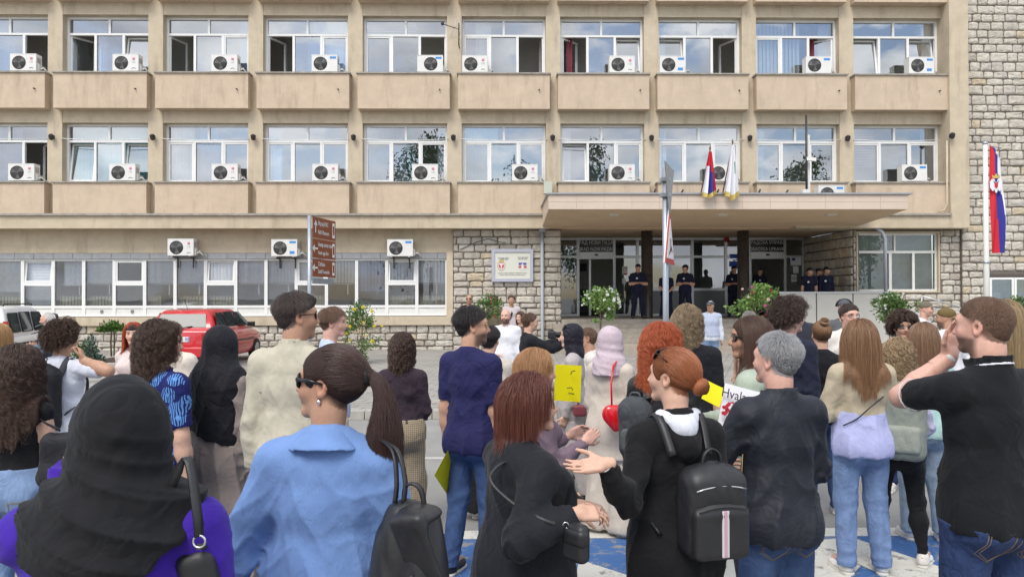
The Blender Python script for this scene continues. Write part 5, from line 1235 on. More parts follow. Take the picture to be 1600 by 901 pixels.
def rose_tree(label, px, yt, yb, Y, wpx, flower, nf, n=900, z0=.11, size=.075, leafm=None, fs=.05):
    a, b = pix(px, yt, Y), pix(px, yb, Y); hw = wpx/2*Y/FPX; c = _f(((a.x+b.x)/2, Y, (a.z+b.z)/2)); rz = (a.z-b.z)/2; rs = np.random.RandomState(int(px)); root = empty('rose_tree', (c[0], Y, z0), label, 'rose tree', 'flowering standards in front of the building')
    cl = [(rs.randn(3)*_f((.50,.50,.50)), .20+.28*rs.rand()) for _ in range(18)]
    def fn(i):
        while True:
            d, r = cl[rs.randint(len(cl))]; p = d+rs.randn(3)*r*.55; q = np.linalg.norm(p)
            if q < 1.22: break
        return c+p*_f((hw, hw*.9, rz)), p/max(q, .1)+_f((0,0,.2))
    crown_obj('crown', root, n, fn, size, rs, leafm)
    q = MB(); q.tube([(c[0]+.02, Y, z0), (c[0]-.02, Y+.01, (z0+b.z)/2), (c[0], Y, c[2])], [.03,.024,.018], 7)
    for k in range(7): e = c+rs.randn(3)*_f((hw,hw,rz))*.5; q.tube([(c[0], Y, b.z+.05), tuple(e)], [.012,.005], 5)
    q.build('trunk', bark, root)
    for k in range(nf):
        d = rs.randn(3); d[1] = -abs(d[1])*.8; d[2] += .25; d /= np.linalg.norm(d); p = c+d*_f((hw,hw*.9,rz))*(.9+.2*rs.rand()); m = MB(); r0 = fs*(.45+.5*rs.rand())
        for ring, (rr, tilt, cnt) in enumerate(((.35,.2,4),(.7,.6,5),(1.0,1.0,6))):
            for j in range(cnt):
                w = 6.283*j/cnt+ring; u = _f((math.cos(w),0,math.sin(w))); f_ = _f((0,-1,.25)); ctr = p+u*r0*rr*.55+f_*r0*(.9-rr*.6); t = np.cross(f_, u); pt = r0*.55
                m.add([tuple(ctr-u*pt*.5), tuple(ctr+t*pt*.7+f_*pt*.3*(1-tilt)), tuple(ctr+u*pt*(tilt)+f_*pt*(1.1-tilt)), tuple(ctr-t*pt*.7+f_*pt*.3*(1-tilt))], [(0,1,2,3)])
        m.build('flower', flower[k % len(flower)] if isinstance(flower, list) else flower, root)
    return root
fw_, fy_, fp_, fr_ = pm('petal_white', (.74,.74,.68), .6), pm('petal_yellow', (.72,.56,.03), .6), pm('petal_pink', (.58,.10,.30), .6), pm('petal_red', (.42,.03,.05), .6); fpp = pm('petal_pale', (.68,.48,.44), .6)
lf_l = [leaf_mat('leaf_l1', (.16,.26,.06)), leaf_mat('leaf_l2', (.20,.31,.085)), leaf_mat('leaf_l3', (.11,.19,.05))]
def plants():
    rose_tree('round rose standard covered with white blooms before the left entrance door', 939, 450, 498, 15.5, 62, fw_, 26, 2200, leafm=lf_l, size=.046, fs=.042)
    rose_tree('bushy rose with yellow blooms on top before the ground-floor windows', 566, 476, 545, 19.2, 56, fy_, 12, 2000, fs=.06, size=.05)
    rose_tree('sprawling rose with pink blooms before the right-hand column', 1180, 447, 494, 13.8, 76, [fp_, fpp, fp_, fr_], 14, 1900, leafm=lf_l, size=.052)
    rose_tree('rose standard with small white blooms before the ramp wall', 1402, 457, 502, 13.0, 68, fw_, 18, 2200, size=.044, fs=.032)
    rose_tree('rose standard with white buds at the right edge', 1594, 466, 520, 13.0, 50, fw_, 8, 1600, size=.044, fs=.03)
    rose_tree('low rose with dark red buds by the stone wall', 762, 463, 500, 17.5, 44, fr_, 5, 1200, size=.05)
    # conifer standard
    p = pix(176, 512, 20.5); t = empty('clipped_conifer', (p.x, 20.5, .19), 'flat-topped clipped conifer on two thin stems in the planting bed', 'conifer'); rs = np.random.RandomState(4); c = _f((p.x, 20.5, pix(176, 511, 20.5).z))
    def fn(i):
        d = rs.randn(3); d /= np.linalg.norm(d); r = .6+.45*rs.rand(); d[2] = abs(d[2])*(1.2 if rs.rand() < .3 else .7); return c+d*_f((.37,.37,.24))*r-_f((0,0,.12)), d+_f((0,0,.9))
    crown_obj('crown', t, 1500, fn, .06, rs, [leaf_mat('needle_a', (.07,.15,.025)), leaf_mat('needle_b', (.10,.19,.035)), leaf_mat('needle_c', (.05,.10,.025))])
    q = MB(); q.tube([(p.x-.03,20.5,.18),(p.x-.05,20.5,.6),(p.x-.02,20.5,c[2])], .022, 6); q.tube([(p.x+.04,20.5,.18),(p.x+.05,20.5,.7),(p.x+.02,20.5,c[2])], .018, 6); q.build('trunk', bark, t)
    def shrub(label, px, py, Y, rx, rz, n, mats, size=.06):
        p = pix(px, py, Y); c = _f((p.x, Y, .19)); t = empty('shrub', (p.x, Y, .19), label, 'shrub'); rs = np.random.RandomState(int(px*3))
        def fn(i):
            d = rs.randn(3); d /= np.linalg.norm(d); d[2] = abs(d[2]); r = (.4+.65*rs.rand()); return c+d*_f((rx,rx*.8,rz))*r, d+_f((0,0,.5))
        crown_obj('foliage', t, n, fn, size, rs, mats); q = MB(); q.tube([(p.x,Y,.18),(p.x,Y,.18+rz*.6)], .02, 5); q.build('stem', bark, t)
    shrub('rounded green shrub at the left end of the planting bed', 132, 545, 18.9, .32, .55, 700, LF)
    shrub('small blue-green conifer bush beside the rounded shrub', 142, 540, 18.6, .2, .72, 400, [leaf_mat('spruce_a', (.07,.12,.09)), leaf_mat('spruce_b', (.10,.16,.12)), leaf_mat('spruce_c', (.05,.09,.07))])
    shrub('tiny blue-green plant below the clipped conifer', 156, 560, 18.5, .14, .22, 160, [leaf_mat('spruce_a', (.07,.12,.09)), leaf_mat('spruce_b', (.10,.16,.12)), leaf_mat('spruce_c', (.05,.09,.07))])
    shrub('low green plant at the curved corner of the bed under the yellow rose', 562, 553, 19.0, .22, .26, 240, LF)
    shrub('low yellow-green plant at the foot of the yellow rose', 552, 556, 18.8, .13, .2, 120, lf_l)
    # tall trees across the street, seen only as reflections in the window panes
    lfm = [leaf_mat('tree_a', (.05,.085,.025)), leaf_mat('tree_b', (.075,.12,.035)), leaf_mat('tree_c', (.035,.06,.02))]
    for (lb, X, Yt, Ht, rx) in (('tall weeping birch behind the viewer mirrored in the window panes left of the canopy', -7.6, -22, 18.3, 3.0), ('tall tree behind the viewer mirrored in the panes above the plaque', 1.5, -24, 17.4, 2.2), ('slender tree behind the viewer mirrored in the panes above the canopy', 8.6, -22, 17.6, 2.0), ('broad tree behind the viewer mirrored in the panes at the canopy\'s right end', 29.5, -22, 17.2, 3.0), ('bushy tree behind the viewer mirrored near the end pier', 34.0, -24, 14.6, 3.0)):
        t = empty('tree', (X, Yt, 0), lb, 'tree', 'trees across the street'); rs = np.random.RandomState(int(abs(X)*10)); q = MB(); q.tube([(X,Yt,0),(X+.2,Yt,Ht*.4),(X,Yt,Ht*.9)], [.32,.22,.05], 8); br = []
        for k in range(26):
            h = Ht*(.3+.65*rs.rand()); a = rs.rand()*6.28; L = rx*(.5+.6*rs.rand())*(1.1-(h/Ht)**3*.7); e = _f((X+L*math.cos(a), Yt+L*math.sin(a), h+.12*L)); q.tube([(X,Yt,h-.5), tuple(e)], [.07,.02], 5); br.append((e, L))
        q.build('trunk', bark, t)
        def fn(i):
            e, L = br[rs.randint(len(br))]; d = rs.randn(3); p = e+d*_f((.55,.55,.3)); p[2] -= abs(rs.randn())*1.3; return p, _f((d[0]*.3, d[1]*.3, -1))
        crown_obj('crown', t, 5200, fn, .26, rs, lfm)
plants()
# ================================================================ fittings on the facade
ac_white = pm('ac_casing', (.70,.69,.66), .4, var=.05, vs=4); ac_grille = pm('ac_grille', (.10,.10,.10), .5); ac_fan = pm('ac_fan', (.25,.24,.22), .5); lg_pink = pm('logo_pink', (.60,.20,.28), .5); lg_blue = pm('logo_blue', (.06,.25,.60), .5); lg_grey = pm('logo_grey', (.35,.35,.36), .5); hose_m = pm('pipe_wrap', (.6,.58,.54), .7)
def ac_parts(kind):
    """meshes of one outdoor unit, local: x -.41...41, y 0 (front) .30, z 0...55"""
    out = []; W, Dp, Hh = .41, .30, .55; fx = -.13 if kind != 'm' else .02; fr = .215
    q = MB(); n = 24                              # front panel with a round opening
    ring = [(fx+fr*math.cos(6.2832*i/n), Hh/2+.01+fr*math.sin(6.2832*i/n)) for i in range(n)]
    q.box(-W, W, .012, Dp, .03, Hh-.001); v = [(x, 0, z) for x, z in ring]; out.append(None)
    outer = []
    for i in range(n):
        a = 6.2832*i/n; c, s_ = math.cos(a), math.sin(a); t = 1e9
        if abs(c) > 1e-6: t = min(t, ((W if c > 0 else -W)-fx)/c)
        if abs(s_) > 1e-6: t = min(t, ((Hh if s_ > 0 else .03)-(Hh/2+.01))/s_)
        outer.append((fx+c*t, 0, Hh/2+.01+s_*t))
    q.add(v+outer, [(i, (i+1) % n, n+(i+1) % n, n+i) for i in range(n)])
    for (cx, cz) in ((-W,.03),(W,.03),(-W,Hh),(W,Hh)):
        best = sorted(range(n), key=lambda i: (outer[i][0]-cx)**2+(outer[i][2]-cz)**2)[:2]; q.add([outer[best[0]], outer[best[1]], (cx,0,cz)], [(0,1,2)])
    q.box(-W, W, 0.0005, .0118, .0295, .031); q.box(-W-.004, W+.004, -.004, Dp+.004, Hh, Hh+.018)
    for x_ in (-.28, .28): q.box(x_-.03, x_+.03, .02, Dp-.02, 0, .03)
    out[0] = ('casing', q.mesh('casing', ac_white))
    q = MB()
    for k in range(7): r = fr*(.14+.142*k); q.tube([(fx+r*math.cos(6.2832*i/20), -.004, Hh/2+.01+r*math.sin(6.2832*i/20)) for i in range(20)], .0045, 4, closed=True)
    for k in range(6): a = math.pi*k/6; q.tube([(fx+fr*math.cos(a), -.005, Hh/2+.01+fr*math.sin(a)), (fx-fr*math.cos(a), -.005, Hh/2+.01-fr*math.sin(a))], .004, 4)
    out.append(('fan_grille', q.mesh('fan_grille', ac_grille)))
    q = MB(); q.lathe((fx, .008, Hh/2+.01), [(fr*.99,0),(fr*.99,.002)], 24, axis='y'); out.append(('fan_well', q.mesh('fan_well', ac_grille)))
    q = MB()
    for k in range(3):
        a = 2.094*k+.5; pts = [(fx+fr*rr*math.cos(a+da), .003-.004*(da > 0), Hh/2+.01+fr*rr*math.sin(a+da)) for rr, da in ((.15,0),(.9,-.25),(.92,.55),(.2,.8))]; q.add(pts, [(0,1,2,3)])
    q.lathe((fx, -.006, Hh/2+.01), [(.03,0),(.04,.01)], 10, axis='y'); out.append(('fan_blade', q.mesh('fan_blade', ac_fan)))
    q = MB()
    if kind == 'l': q.lathe((.26, -.005, .42), [(.0,0),(.045,0),(.045,.004)], 14, axis='y'); out.append(('logo', q.mesh('logo', lg_pink))); q = MB(); q.tube([(.20+.12*t, -.002, .10+.03*math.sin(math.pi*t)) for t in (0,.25,.5,.75,1)], .008, 5); out.append(('handle_recess', q.mesh('handle_recess', ac_grille)))
    else:
        q.box(.17, .37, -.004, -.001, .44, .51)
        if kind == 'b': q.box(.17, .33, -.004, -.001, .10, .19)
        out.append(('logo', q.mesh('logo', lg_blue)))
    q = MB(); q.box(W+.001, W+.05, .08, .24, .05, .26); q.tube([(W+.04,.12,.10),(W+.14,.14,.14),(W+.22,.22,.05),(W+.24,.34,.03)], .022, 6); q.tube([(W+.04,.16,.14),(W+.12,.2,.2),(W+.17,.3,.08)], .014, 6); out.append(('pipe', q.mesh('pipe', hose_m)))
    q = MB(); [q.box(W+.0005, W+.004, .05, .25, .30+.03*k, .312+.03*k) for k in range(6)]; out.append(('side_grille', q.mesh('side_grille', ac_grille)))
    return out
AC = {k: ac_parts(k) for k in ('l', 'b', 'w', 'm')}
lgt = None
def ac_unit(px, py, yf, zb, kind, label, rows, flip=False, sc_=1.0, txt=None):
    global lgt
    p = pix(px, py, yf); z = p.z-.275*sc_ if zb is None else zb; r = empty('air_conditioner', (p.x, yf, z), label, 'air conditioner', rows)
    for nm, me in AC[kind]: o = bpy.data.objects.new(nm, me); COL.objects.link(o); o.parent = r
    r.scale = (sc_, sc_, sc_)
    if kind == 'l':
        if lgt is None: lgt = text('lettering', 'LG', .085, (p.x+.26, yf-.004, z+.31), (R(90),0,0), lg_grey, r); 
        else: o = bpy.data.objects.new('lettering', lgt.data); COL.objects.link(o); o.parent = r; o.location = (.26,-.004,.31); o.rotation_euler = (R(90),0,0)
    return r
def fittings():
    for i, (px, k) in enumerate(zip((36,196,350.5,507,672,742,972,1051,1279,1440), ('l','l','l','w','m','l','l','b','w','b'))):
        ac_unit(px, 100, D0-.30, ZP[1]+.001, k, 'air conditioner on the %s upper-storey ledge, counting bays from the left' % ORD[i].replace('leftmost', 'first'), 'air conditioners on the upper storey')
    for i, (px, k) in enumerate(zip((33,191,351,508,664,820,972,1129), ('l','l','l','l','l','l','l','w'))):
        ac_unit(px, 270, D0-.30, ZP[0]+.001, k, 'air conditioner on the %s lower-storey ledge, counting bays from the left' % ORD[i].replace('leftmost', 'first'), 'air conditioners on the lower storey')
    ac_unit(1429, 270, D0-.30, ZP[0]+.001, 'w', 'air conditioner on the last lower-storey ledge by the end pier', 'air conditioners on the lower storey')
    ac_unit(1299, 288, D0-.95, zt+.05, 'w', 'air conditioner standing on the canopy roof', 'air conditioners on the lower storey')
    for px, py, k, lb in ((282, 387, 'l', 'air conditioner hung on the wall above the red car'), (444, 388, 'b', 'air conditioner with blue labels hung left of the brown signs'), (625, 388, 'w', 'air conditioner hung on the wall left of the plaque')):
        r = ac_unit(px, py, GW-.42, None, k, lb, 'air conditioners on the ground-floor wall'); q = MB(); z = r.location.z
        for dx in (-.25, .25):
            q = MB(); q.box(r.location.x+dx-.02, r.location.x+dx+.02, GW-.42, GW-.002, z-.04, z-.003); q.box(r.location.x+dx-.02, r.location.x+dx+.02, GW-.03, GW-.002, z-.35, z-.04); q.build('wall_bracket', metal_dark, r)
    # lanterns on the pillars
    for k in range(0, 10):
        x = PXk(k) if k < 9 else XB+.02; y = D0 if k < 9 else D0-.42; z = pix(711, 216, D0).z; r = empty('wall_lantern', (x-.03, y, z), 'small dark wall lantern on the %s pillar from the left' % ORD[k].replace('leftmost', 'first'), 'lantern', 'lanterns on the pillars')
        q = MB(); q.box(x-.06, x+.0, y-.02, y-.001, z-.06, z+.06); q.tube([(x-.03,y-.01,z+.02),(x-.03,y-.13,z+.05)], .015, 6); q.build('bracket', metal_dark, r); q = MB(); q.lathe((x-.03, y-.14, z-.11), [(.04,0),(.075,.06),(.08,.14),(.09,.15),(.03,.2)], 10); q.build('lantern_head', metal_dark, r)
    # grid antenna
    p = pix(707, 45, D0-.35); r = empty('dish_antenna', (p.x, D0-.35, p.z), 'wire grid antenna on the pillar between the fifth and sixth upper windows', 'antenna'); q = MB()
    for k in range(9):
        u = -.36+.09*k; q.tube([(p.x+.02+u*.35, D0-.35-.25*(1-(u/.4)**2)*0-.05, p.z+u*.9), (p.x+.02+.25+u*.1, D0-.30, p.z+u*.7)], .004, 4)
    q.tube([(p.x-.05, D0-.45, p.z-.33), (p.x+.05, D0-.35, p.z+.0), (p.x+.12, D0-.4, p.z+.33)], .007, 4); q.tube([(p.x+.2, D0-.3, p.z-.3), (p.x+.28, D0-.3, p.z), (p.x+.27, D0-.3, p.z+.3)], .007, 4); q.build('grid', alu, r)
    q = MB(); q.tube([(p.x+.2,D0-.01,p.z-.5),(p.x+.2,D0-.28,p.z-.5),(p.x+.2,D0-.28,p.z+.2)], .02, 6); q.tube([(p.x+.2,D0-.3,p.z),(p.x-.3,D0-.62,p.z+.05)], .012, 6); q.lathe((p.x-.3,D0-.62,p.z+.02), [(.05,0),(.05,.09)], 8); q.build('mast', metal_dark, r)
    # plaque
    a, b = pix(768, 389, SW-.1), pix(833, 440, SW-.1); r = empty('plaque', ((a.x+b.x)/2, SW-.1, b.z), 'white official plaque with two coats of arms on the stone wall', 'plaque'); q = MB(); rect_frame(q, a.x, b.x, b.z, a.z, SW-.15, SW-.075, .10); q.build('plaque_frame', pm('plaque_alu', (.46,.47,.55), .35, metal=.2), r)
    MB().box(a.x+.1, b.x-.1, SW-.115, SW-.08, b.z+.1, a.z-.1).build('plaque_board', pm('plaque_cream', (.66,.66,.58), .5), r); w, h = b.x-a.x, a.z-b.z; y = SW-.118; cx = (a.x+b.x)/2; tm = pm('plaque_text', (.12,.12,.12), .6)
    for (tt, xx, zz, sz) in (('РЕПУБЛИКА СРБИЈА', .29, .72, .058), ('REPUBLIKA SRBIJA', .29, .68, .055), ('ГРАД НОВИ ПАЗАР', .75, .735, .058), ('GRAD NOVI PAZAR', .75, .69, .055), ('ГРАДСКА УПРАВА ЗА ИЗВОРНЕ И ПОВЕРЕНЕ ПОСЛОВЕ', .5, .26, .047), ('GRADSKA UPRAVA ZA IZVORNE I POVERENE POSLOVE', .5, .205, .046)): text('lettering', tt, sz, (a.x+w*xx, y, b.z+h*zz), (R(90),0,0), tm, r, sx=.62 if xx != .5 else .72)
    def shield(cx, cz, s_, col, nm='shield', dy=0): q = MB(); q.prism([(cx-s_,cz+s_*.9),(cx+s_,cz+s_*.9),(cx+s_,cz-s_*.2),(cx+s_*.7,cz-s_*.8),(cx,cz-s_*1.15),(cx-s_*.7,cz-s_*.8),(cx-s_,cz-s_*.2)], 'y', y-.004-dy, y-dy); q.build(nm, col, r)
    x1, z1 = a.x+w*.235, b.z+h*.47; x2 = a.x+w*.745; redm, blum, whm, gold = pm('heraldic_red', (.50,.10,.10), .5), pm('heraldic_blue', (.09,.09,.34), .5), pm('heraldic_white', (.7,.69,.66), .5), pm('heraldic_gold', (.55,.38,.10), .5)
    shield(x1, z1, .125, redm); shield(x1, z1, .112, whm, 'shield_field', .004)
    for sx in (-1, 1): q = MB(); q.add([(x1+sx*.015,y-.010,z1+.02),(x1+sx*.09,y-.010,z1+.085),(x1+sx*.085,y-.010,z1-.02),(x1+sx*.02,y-.010,z1-.09)], [(0,1,2,3)]); q.build('eagle_wing', redm, r)
    q = MB(); q.prism([(x1-.07,z1+.13),(x1-.085,z1+.2),(x1-.04,z1+.17),(x1,z1+.24),(x1+.04,z1+.17),(x1+.085,z1+.2),(x1+.07,z1+.13)], 'y', y-.006, y-.001); q.build('crown_emblem', gold, r)
    shield(x2, z1, .135, whm); 
    MB().box(x2-.128, x2+.128, y-.010, y-.005, z1+.045, z1+.118).build('shield_stripe', blum, r); MB().box(x2-.128, x2+.128, y-.010, y-.005, z1-.055, z1+.02).build('shield_stripe', redm, r)
    q = MB(); q.prism([(x2-.045,z1-.1),(x2-.03,z1+.06),(x2,z1+.1),(x2+.03,z1+.06),(x2+.045,z1-.1)], 'y', y-.014, y-.0105); q.build('tower_emblem', whm, r)
    # camera mast on the canopy
    p = pix(1260, 240, D0-2.2); zc = zt+.05; r = empty('camera_mast', (p.x, D0-2.2, zc), 'thin dark mast with security camera on the canopy roof', 'mast'); q = MB(); q.tube([(p.x, D0-2.2, zc), (p.x, D0-2.2, pix(1260, 180, D0-2.2).z)], .035, 8); q.box(p.x-.2, p.x+.2, D0-2.4, D0-2.0, zc, zc+.08); q.build('pole', metal_dark, r)
    z = pix(1262, 250, D0-2.2).z; q = MB(); q.obox((p.x+.1, D0-2.32, z), (.12,-.05,-.02), (.02,.05,0), (0,0,.05)); q.build('security_camera', ac_white, r); q = MB(); q.box(p.x+.03, p.x+.13, D0-2.15, D0-2.05, zc+.08, pix(1264, 210, D0-2.2).z); q.build('white_pole', ac_white, r)
    q = MB(); q.box(p.x-.22, p.x-.02, D0-2.45, D0-2.25, zc, zc+.22); q.build('junction_box', ac_white, r)
    p = pix(856, 294, D0-.6); tag(MB().box(p.x-.13, p.x+.13, D0-.7, D0-.45, p.z-.18, p.z+.20).build('cabinet', pm('pale_cabinet', (.5,.52,.42), .5)), 'small pale utility cabinet at the canopy\'s left corner', 'cabinet')
fittings()
# ================================================================ signs and flags
galv = pm('galvanised', (.36,.39,.43), .4, metal=.55, var=.1, vs=6)
def signs():
    Y = 13.0; p = pix(483.5, 420, Y); r = empty('direction_sign', (p.x, Y, 0), 'grey post with three stacked brown tourist direction signs', 'sign'); zt_ = pix(484, 337, Y).z; MB().tube([(p.x, Y, 0), (p.x, Y, zt_)], .034, 10).build('pole', galv, r)
    a = R(78.5); u = Vector((math.cos(a), math.sin(a), 0)); n = Vector((math.sin(a), -math.cos(a), 0)); o = Vector((p.x, Y, 0))+n*.05+u*.02; br = pm('sign_brown', lin_(128,70,44), .45, var=.06); wh = pm('sign_white', (.7,.7,.68), .5); hts = (.385,.355,.33); z = zt_; rot = Matrix((u, Vector((0,0,1)), n)).transposed().to_euler(); Wd = .95
    for i, (hh, l1, l2) in enumerate(zip(hts, ('Музеј РАС', 'Амир-агин хан', 'Себиљ'), ('RAS Museum', 'Amir-aga Inn', 'Sebil Fountain'))):
        c = o+u*Wd/2+Vector((0,0,z-hh/2)); MB().obox(c, u*Wd/2, n*.006, (0,0,hh/2-.008)).build('sign_panel', br, r)
        f = o+n*.009
        text('lettering', l1, .105, f+u*.20+Vector((0,0,z-hh*.30)), rot, wh, r, 'LEFT', sx=.8); text('lettering', l2, .105, f+u*.20+Vector((0,0,z-hh*.70)), rot, wh, r, 'LEFT', sx=.8)
        q = MB(); b = f+u*.10+Vector((0,0,z-hh/2)); d1, d2 = (Vector((0,0,1)), u) if i == 0 else (-u, Vector((0,0,1)))
        q.obox(b, d1*.09, d2*.014, n*.001); q.add([b+d1*.13+n*.001, b+d1*.04+d2*.07+n*.001, b+d1*.04-d2*.07+n*.001], [(0,1,2)]); q.build('arrow', wh, r)
        q = MB(); q.obox(f+u*(Wd-.10)+Vector((0,0,z-hh/2)), u*.05, n*.001, (0,0,hh*.36)); q.build('pictogram', wh, r); q = MB(); q.obox(f+u*(Wd-.10)+n*.002+Vector((0,0,z-hh/2)), u*.03, n*.001, (0,0,hh*.22)); q.build('pictogram_mark', br, r); z -= hh
    q = MB(); q.obox(o+u*.42+Vector((0,0,z-.07)), u*.44, n*.004, (0,0,.05)); q.build('sign_back_plate', galv, r)
    # warning sign
    Y = 8.0; p = pix(1040, 420, Y); r = empty('road_sign', (p.x, Y, 0), 'galvanised post with two triangular road signs seen almost edge-on', 'sign'); zt_ = pix(1042, 262, Y).z; MB().tube([(p.x, Y, 0), (p.x, Y, zt_)], .032, 10).build('pole', galv, r)
    u = Vector((.36,.933,0)); n = Vector((.933,-.36,0))
    def tri(z, s_, mat, nm, off, inv=False, th=.004):
        h = s_*.866; c = Vector((p.x,Y,z))+n*off; q = MB(); f = -1 if inv else 1; pts = [(-s_/2,-f*h/3),(s_/2,-f*h/3),(0,f*h*2/3)]; v = [c+u*a_+Vector((0,0,b_))+n*e for e in (-th,th) for a_, b_ in pts]; q.add(v, [(0,1,2),(5,4,3),(0,3,4,1),(1,4,5,2),(2,5,3,0)]); return q.build(nm, mat, r)
    zb = pix(1040, 383, Y).z; rd = pm('sign_red', (.50,.03,.03), .4); wh = pm('sign_white', (.7,.7,.68), .5)
    tri(zb, .70, rd, 'warning_triangle', .045); tri(zb-.005, .50, wh, 'warning_field', .052); tri(zb, .71, galv, 'triangle_back', .036)
    q = MB(); c = Vector((p.x,Y,zb))+n*.058; q.obox(c+Vector((0,0,.0)), u*.02, n*.001, (0,0,.07)); q.obox(c-u*.05-Vector((0,0,.07)), u*.06+Vector((0,0,.03)), n*.001, (0,0,.014)); q.obox(c+u*.06-Vector((0,0,.04)), u*.05-Vector((0,0,.03)), n*.001, (0,0,.014)); q.build('pictogram', metal_dark, r)
    zb = pix(1044, 288, Y).z; tri(zb, .68, pm('sign_grey_back', (.30,.30,.29), .5), 'yield_sign_back', .045, True); q = MB()
    for dz in (.05, -.12): q.obox(Vector((p.x,Y,zb+dz)), (.05,0,0), (0,.05,0), (0,0,.02))
    q.build('clamp', galv, r)
def lin_(r, g, b): return tuple((c/255/12.92 if c/255 <= .04045 else ((c/255+.055)/1.055)**2.4) for c in (r, g, b))
def flags():
    red, blu, wht, gold = pm('flag_red', lin_(196,40,52), .8), pm('flag_navy', lin_(48,52,140), .8), pm('flag_white', (.72,.72,.76), .8), pm('fringe_gold', (.55,.42,.12), .7)
    Y = 19.5; p = pix(1541, 400, Y); r = empty('flagpole', (p.x, Y, .11), 'tall white flagpole in front of the stone wall', 'flagpole'); zt_ = pix(1541, 226, Y).z; MB().tube([(p.x, Y, .11), (p.x, Y, pix(1541, 408, Y).z), (p.x, Y, zt_)], [.085,.07,.055], 12).build('pole', pm('pole_white', (.70,.69,.65), .4), r)
    q = MB(); q.lathe((p.x, Y, zt_), [(.06,0),(.065,.05),(.03,.09)], 10); q.tube([(p.x, Y, zt_-.02), (p.x+.40, Y-.05, zt_-.10)], .012, 6); q.build('finial', galv, r); MB().lathe((p.x, Y, pix(1541, 410, Y).z-.02), [(.085,0),(.085,.05)], 12).build('pole_collar', galv, r)
    f = empty('flag', (p.x, Y, zt_), 'long vertical red, blue and white banner with a crest on the white flagpole', 'flag'); a, b = pix(1545, 224, Y-.03), pix(1571, 395, Y-.03); nx, nz = 18, 40; v = []; fs = []; mi = []
    for j in range(nz+1):
        t = j/nz; zz = a.z-(a.z-b.z)*t; wd = (b.x-a.x)*(.70+.34*t)*(1.0 if t > .03 else .8)
        for i in range(nx+1): s_ = i/nx; v.append((a.x+.02+wd*s_, Y-.03+.05*math.sin(s_*9+t*5)*(.3+.7*t)+.05*s_*math.sin(t*7), zz-(.28*s_ if True else 0)*(1-t)*.9))
    for j in range(nz):
        for i in range(nx): fs.append((j*(nx+1)+i, j*(nx+1)+i+1, (j+1)*(nx+1)+i+1, (j+1)*(nx+1)+i)); mi.append(0 if i < 7+3*j/nz else (1 if i < 13+5*j/nz else 2))
    me = np_mesh('cloth', np.array(v)-np.array(org(f)), np.array(fs), [red, blu, wht], None, np.array(mi)); o = bpy.data.objects.new('cloth', me); COL.objects.link(o); o.parent = f
    c = pix(1556.5, 289, Y-.12); y = Y-.12; q = MB()
    for sx in (-1, 1):
        q.add([(c.x+sx*.02,y,c.z+.06),(c.x+sx*.11,y,c.z+.17),(c.x+sx*.17,y,c.z+.08),(c.x+sx*.16,y,c.z-.08),(c.x+sx*.09,y,c.z-.17),(c.x+sx*.03,y,c.z-.10)], [(0,1,2,3,4,5)]); q.add([(c.x+sx*.01,y,c.z+.05),(c.x+sx*.05,y,c.z+.17),(c.x+sx*.09,y,c.z+.15),(c.x+sx*.05,y,c.z+.04)], [(0,1,2,3)])
    q.add([(c.x-.03,y,c.z+.08),(c.x+.03,y,c.z+.08),(c.x+.04,y,c.z-.16),(c.x,y,c.z-.22),(c.x-.04,y,c.z-.16)], [(0,1,2,3,4)]); q.build('eagle_emblem', wht, f)
    MB().prism([(c.x-.045,c.z+.06),(c.x+.045,c.z+.06),(c.x+.045,c.z-.04),(c.x,c.z-.10),(c.x-.045,c.z-.04)], 'y', y-.006, y-.003).build('crest_shield', red, f); MB().prism([(c.x-.10,c.z+.18),(c.x-.11,c.z+.27),(c.x-.05,c.z+.23),(c.x,c.z+.31),(c.x+.05,c.z+.23),(c.x+.11,c.z+.27),(c.x+.10,c.z+.18)], 'y', y-.006, y-.001).build('crest_crown', gold, f)
    # two flags leaning out over the canopy edge
    for (px, kind, lb) in ((1108, 0, 'limp red, blue and white flag with gold fringe over the canopy edge'), (1143, 1, 'limp white flag with gold fringe and green emblem over the canopy edge')):
        a, b = pix(px, 238 if kind == 0 else 228, cy-.05), pix(px, 311 if kind == 0 else 313, cy-.25); f = empty('flag', (b.x, cy+.1, zt+.05), lb, 'flag', 'flags on the canopy'); q = MB(); q.tube([(b.x-.1, cy+.25, zt+.04), (a.x, cy-.15, a.z+.05)], .018, 6); q.lathe((a.x, cy-.15, a.z+.05), [(.02,0),(.03,.05),(.0,.14)], 8); q.build('flagstaff', pm('staff_wood', (.2,.1,.05), .5), f)
        v = []; fs = []; mi = []; nx, nz = 16, 22
        for j in range(nz+1):
            t = j/nz; wd = .10+.34*t**.8
            for i in range(nx+1): s_ = i/nx-.5; v.append((a.x+(b.x-a.x)*t+wd*s_*.9, cy-.17-.10*t+.07*math.sin(s_*16+t*2)*(.3+t), a.z-(a.z-b.z)*t*(1-.18*abs(s_+.1*math.sin(px)))))
        for j in range(nz):
            for i in range(nx):
                fs.append((j*(nx+1)+i, j*(nx+1)+i+1, (j+1)*(nx+1)+i+1, (j+1)*(nx+1)+i))
                if j >= nz-2: mi.append(3)
                elif kind == 1: mi.append(2 if not (11 <= i <= 12 and 6 < j < 12) else 4)
                else: u = i-(.30*j); mi.append(0 if u > 7 or (j < 7 and i < 8) else (1 if 3 < u <= 7 or u < -2.2 else 2)) if j < 10 else mi.append(2 if i < 7 else 1 if i < 14 else 0)
        me = np_mesh('cloth', np.array(v)-np.array(org(f)), np.array(fs), [red, blu, wht, gold, pm('emblem_green', (.05,.25,.12), .7)], None, np.array(mi)); o = bpy.data.objects.new('cloth', me); COL.objects.link(o); o.parent = f
signs(); flags()
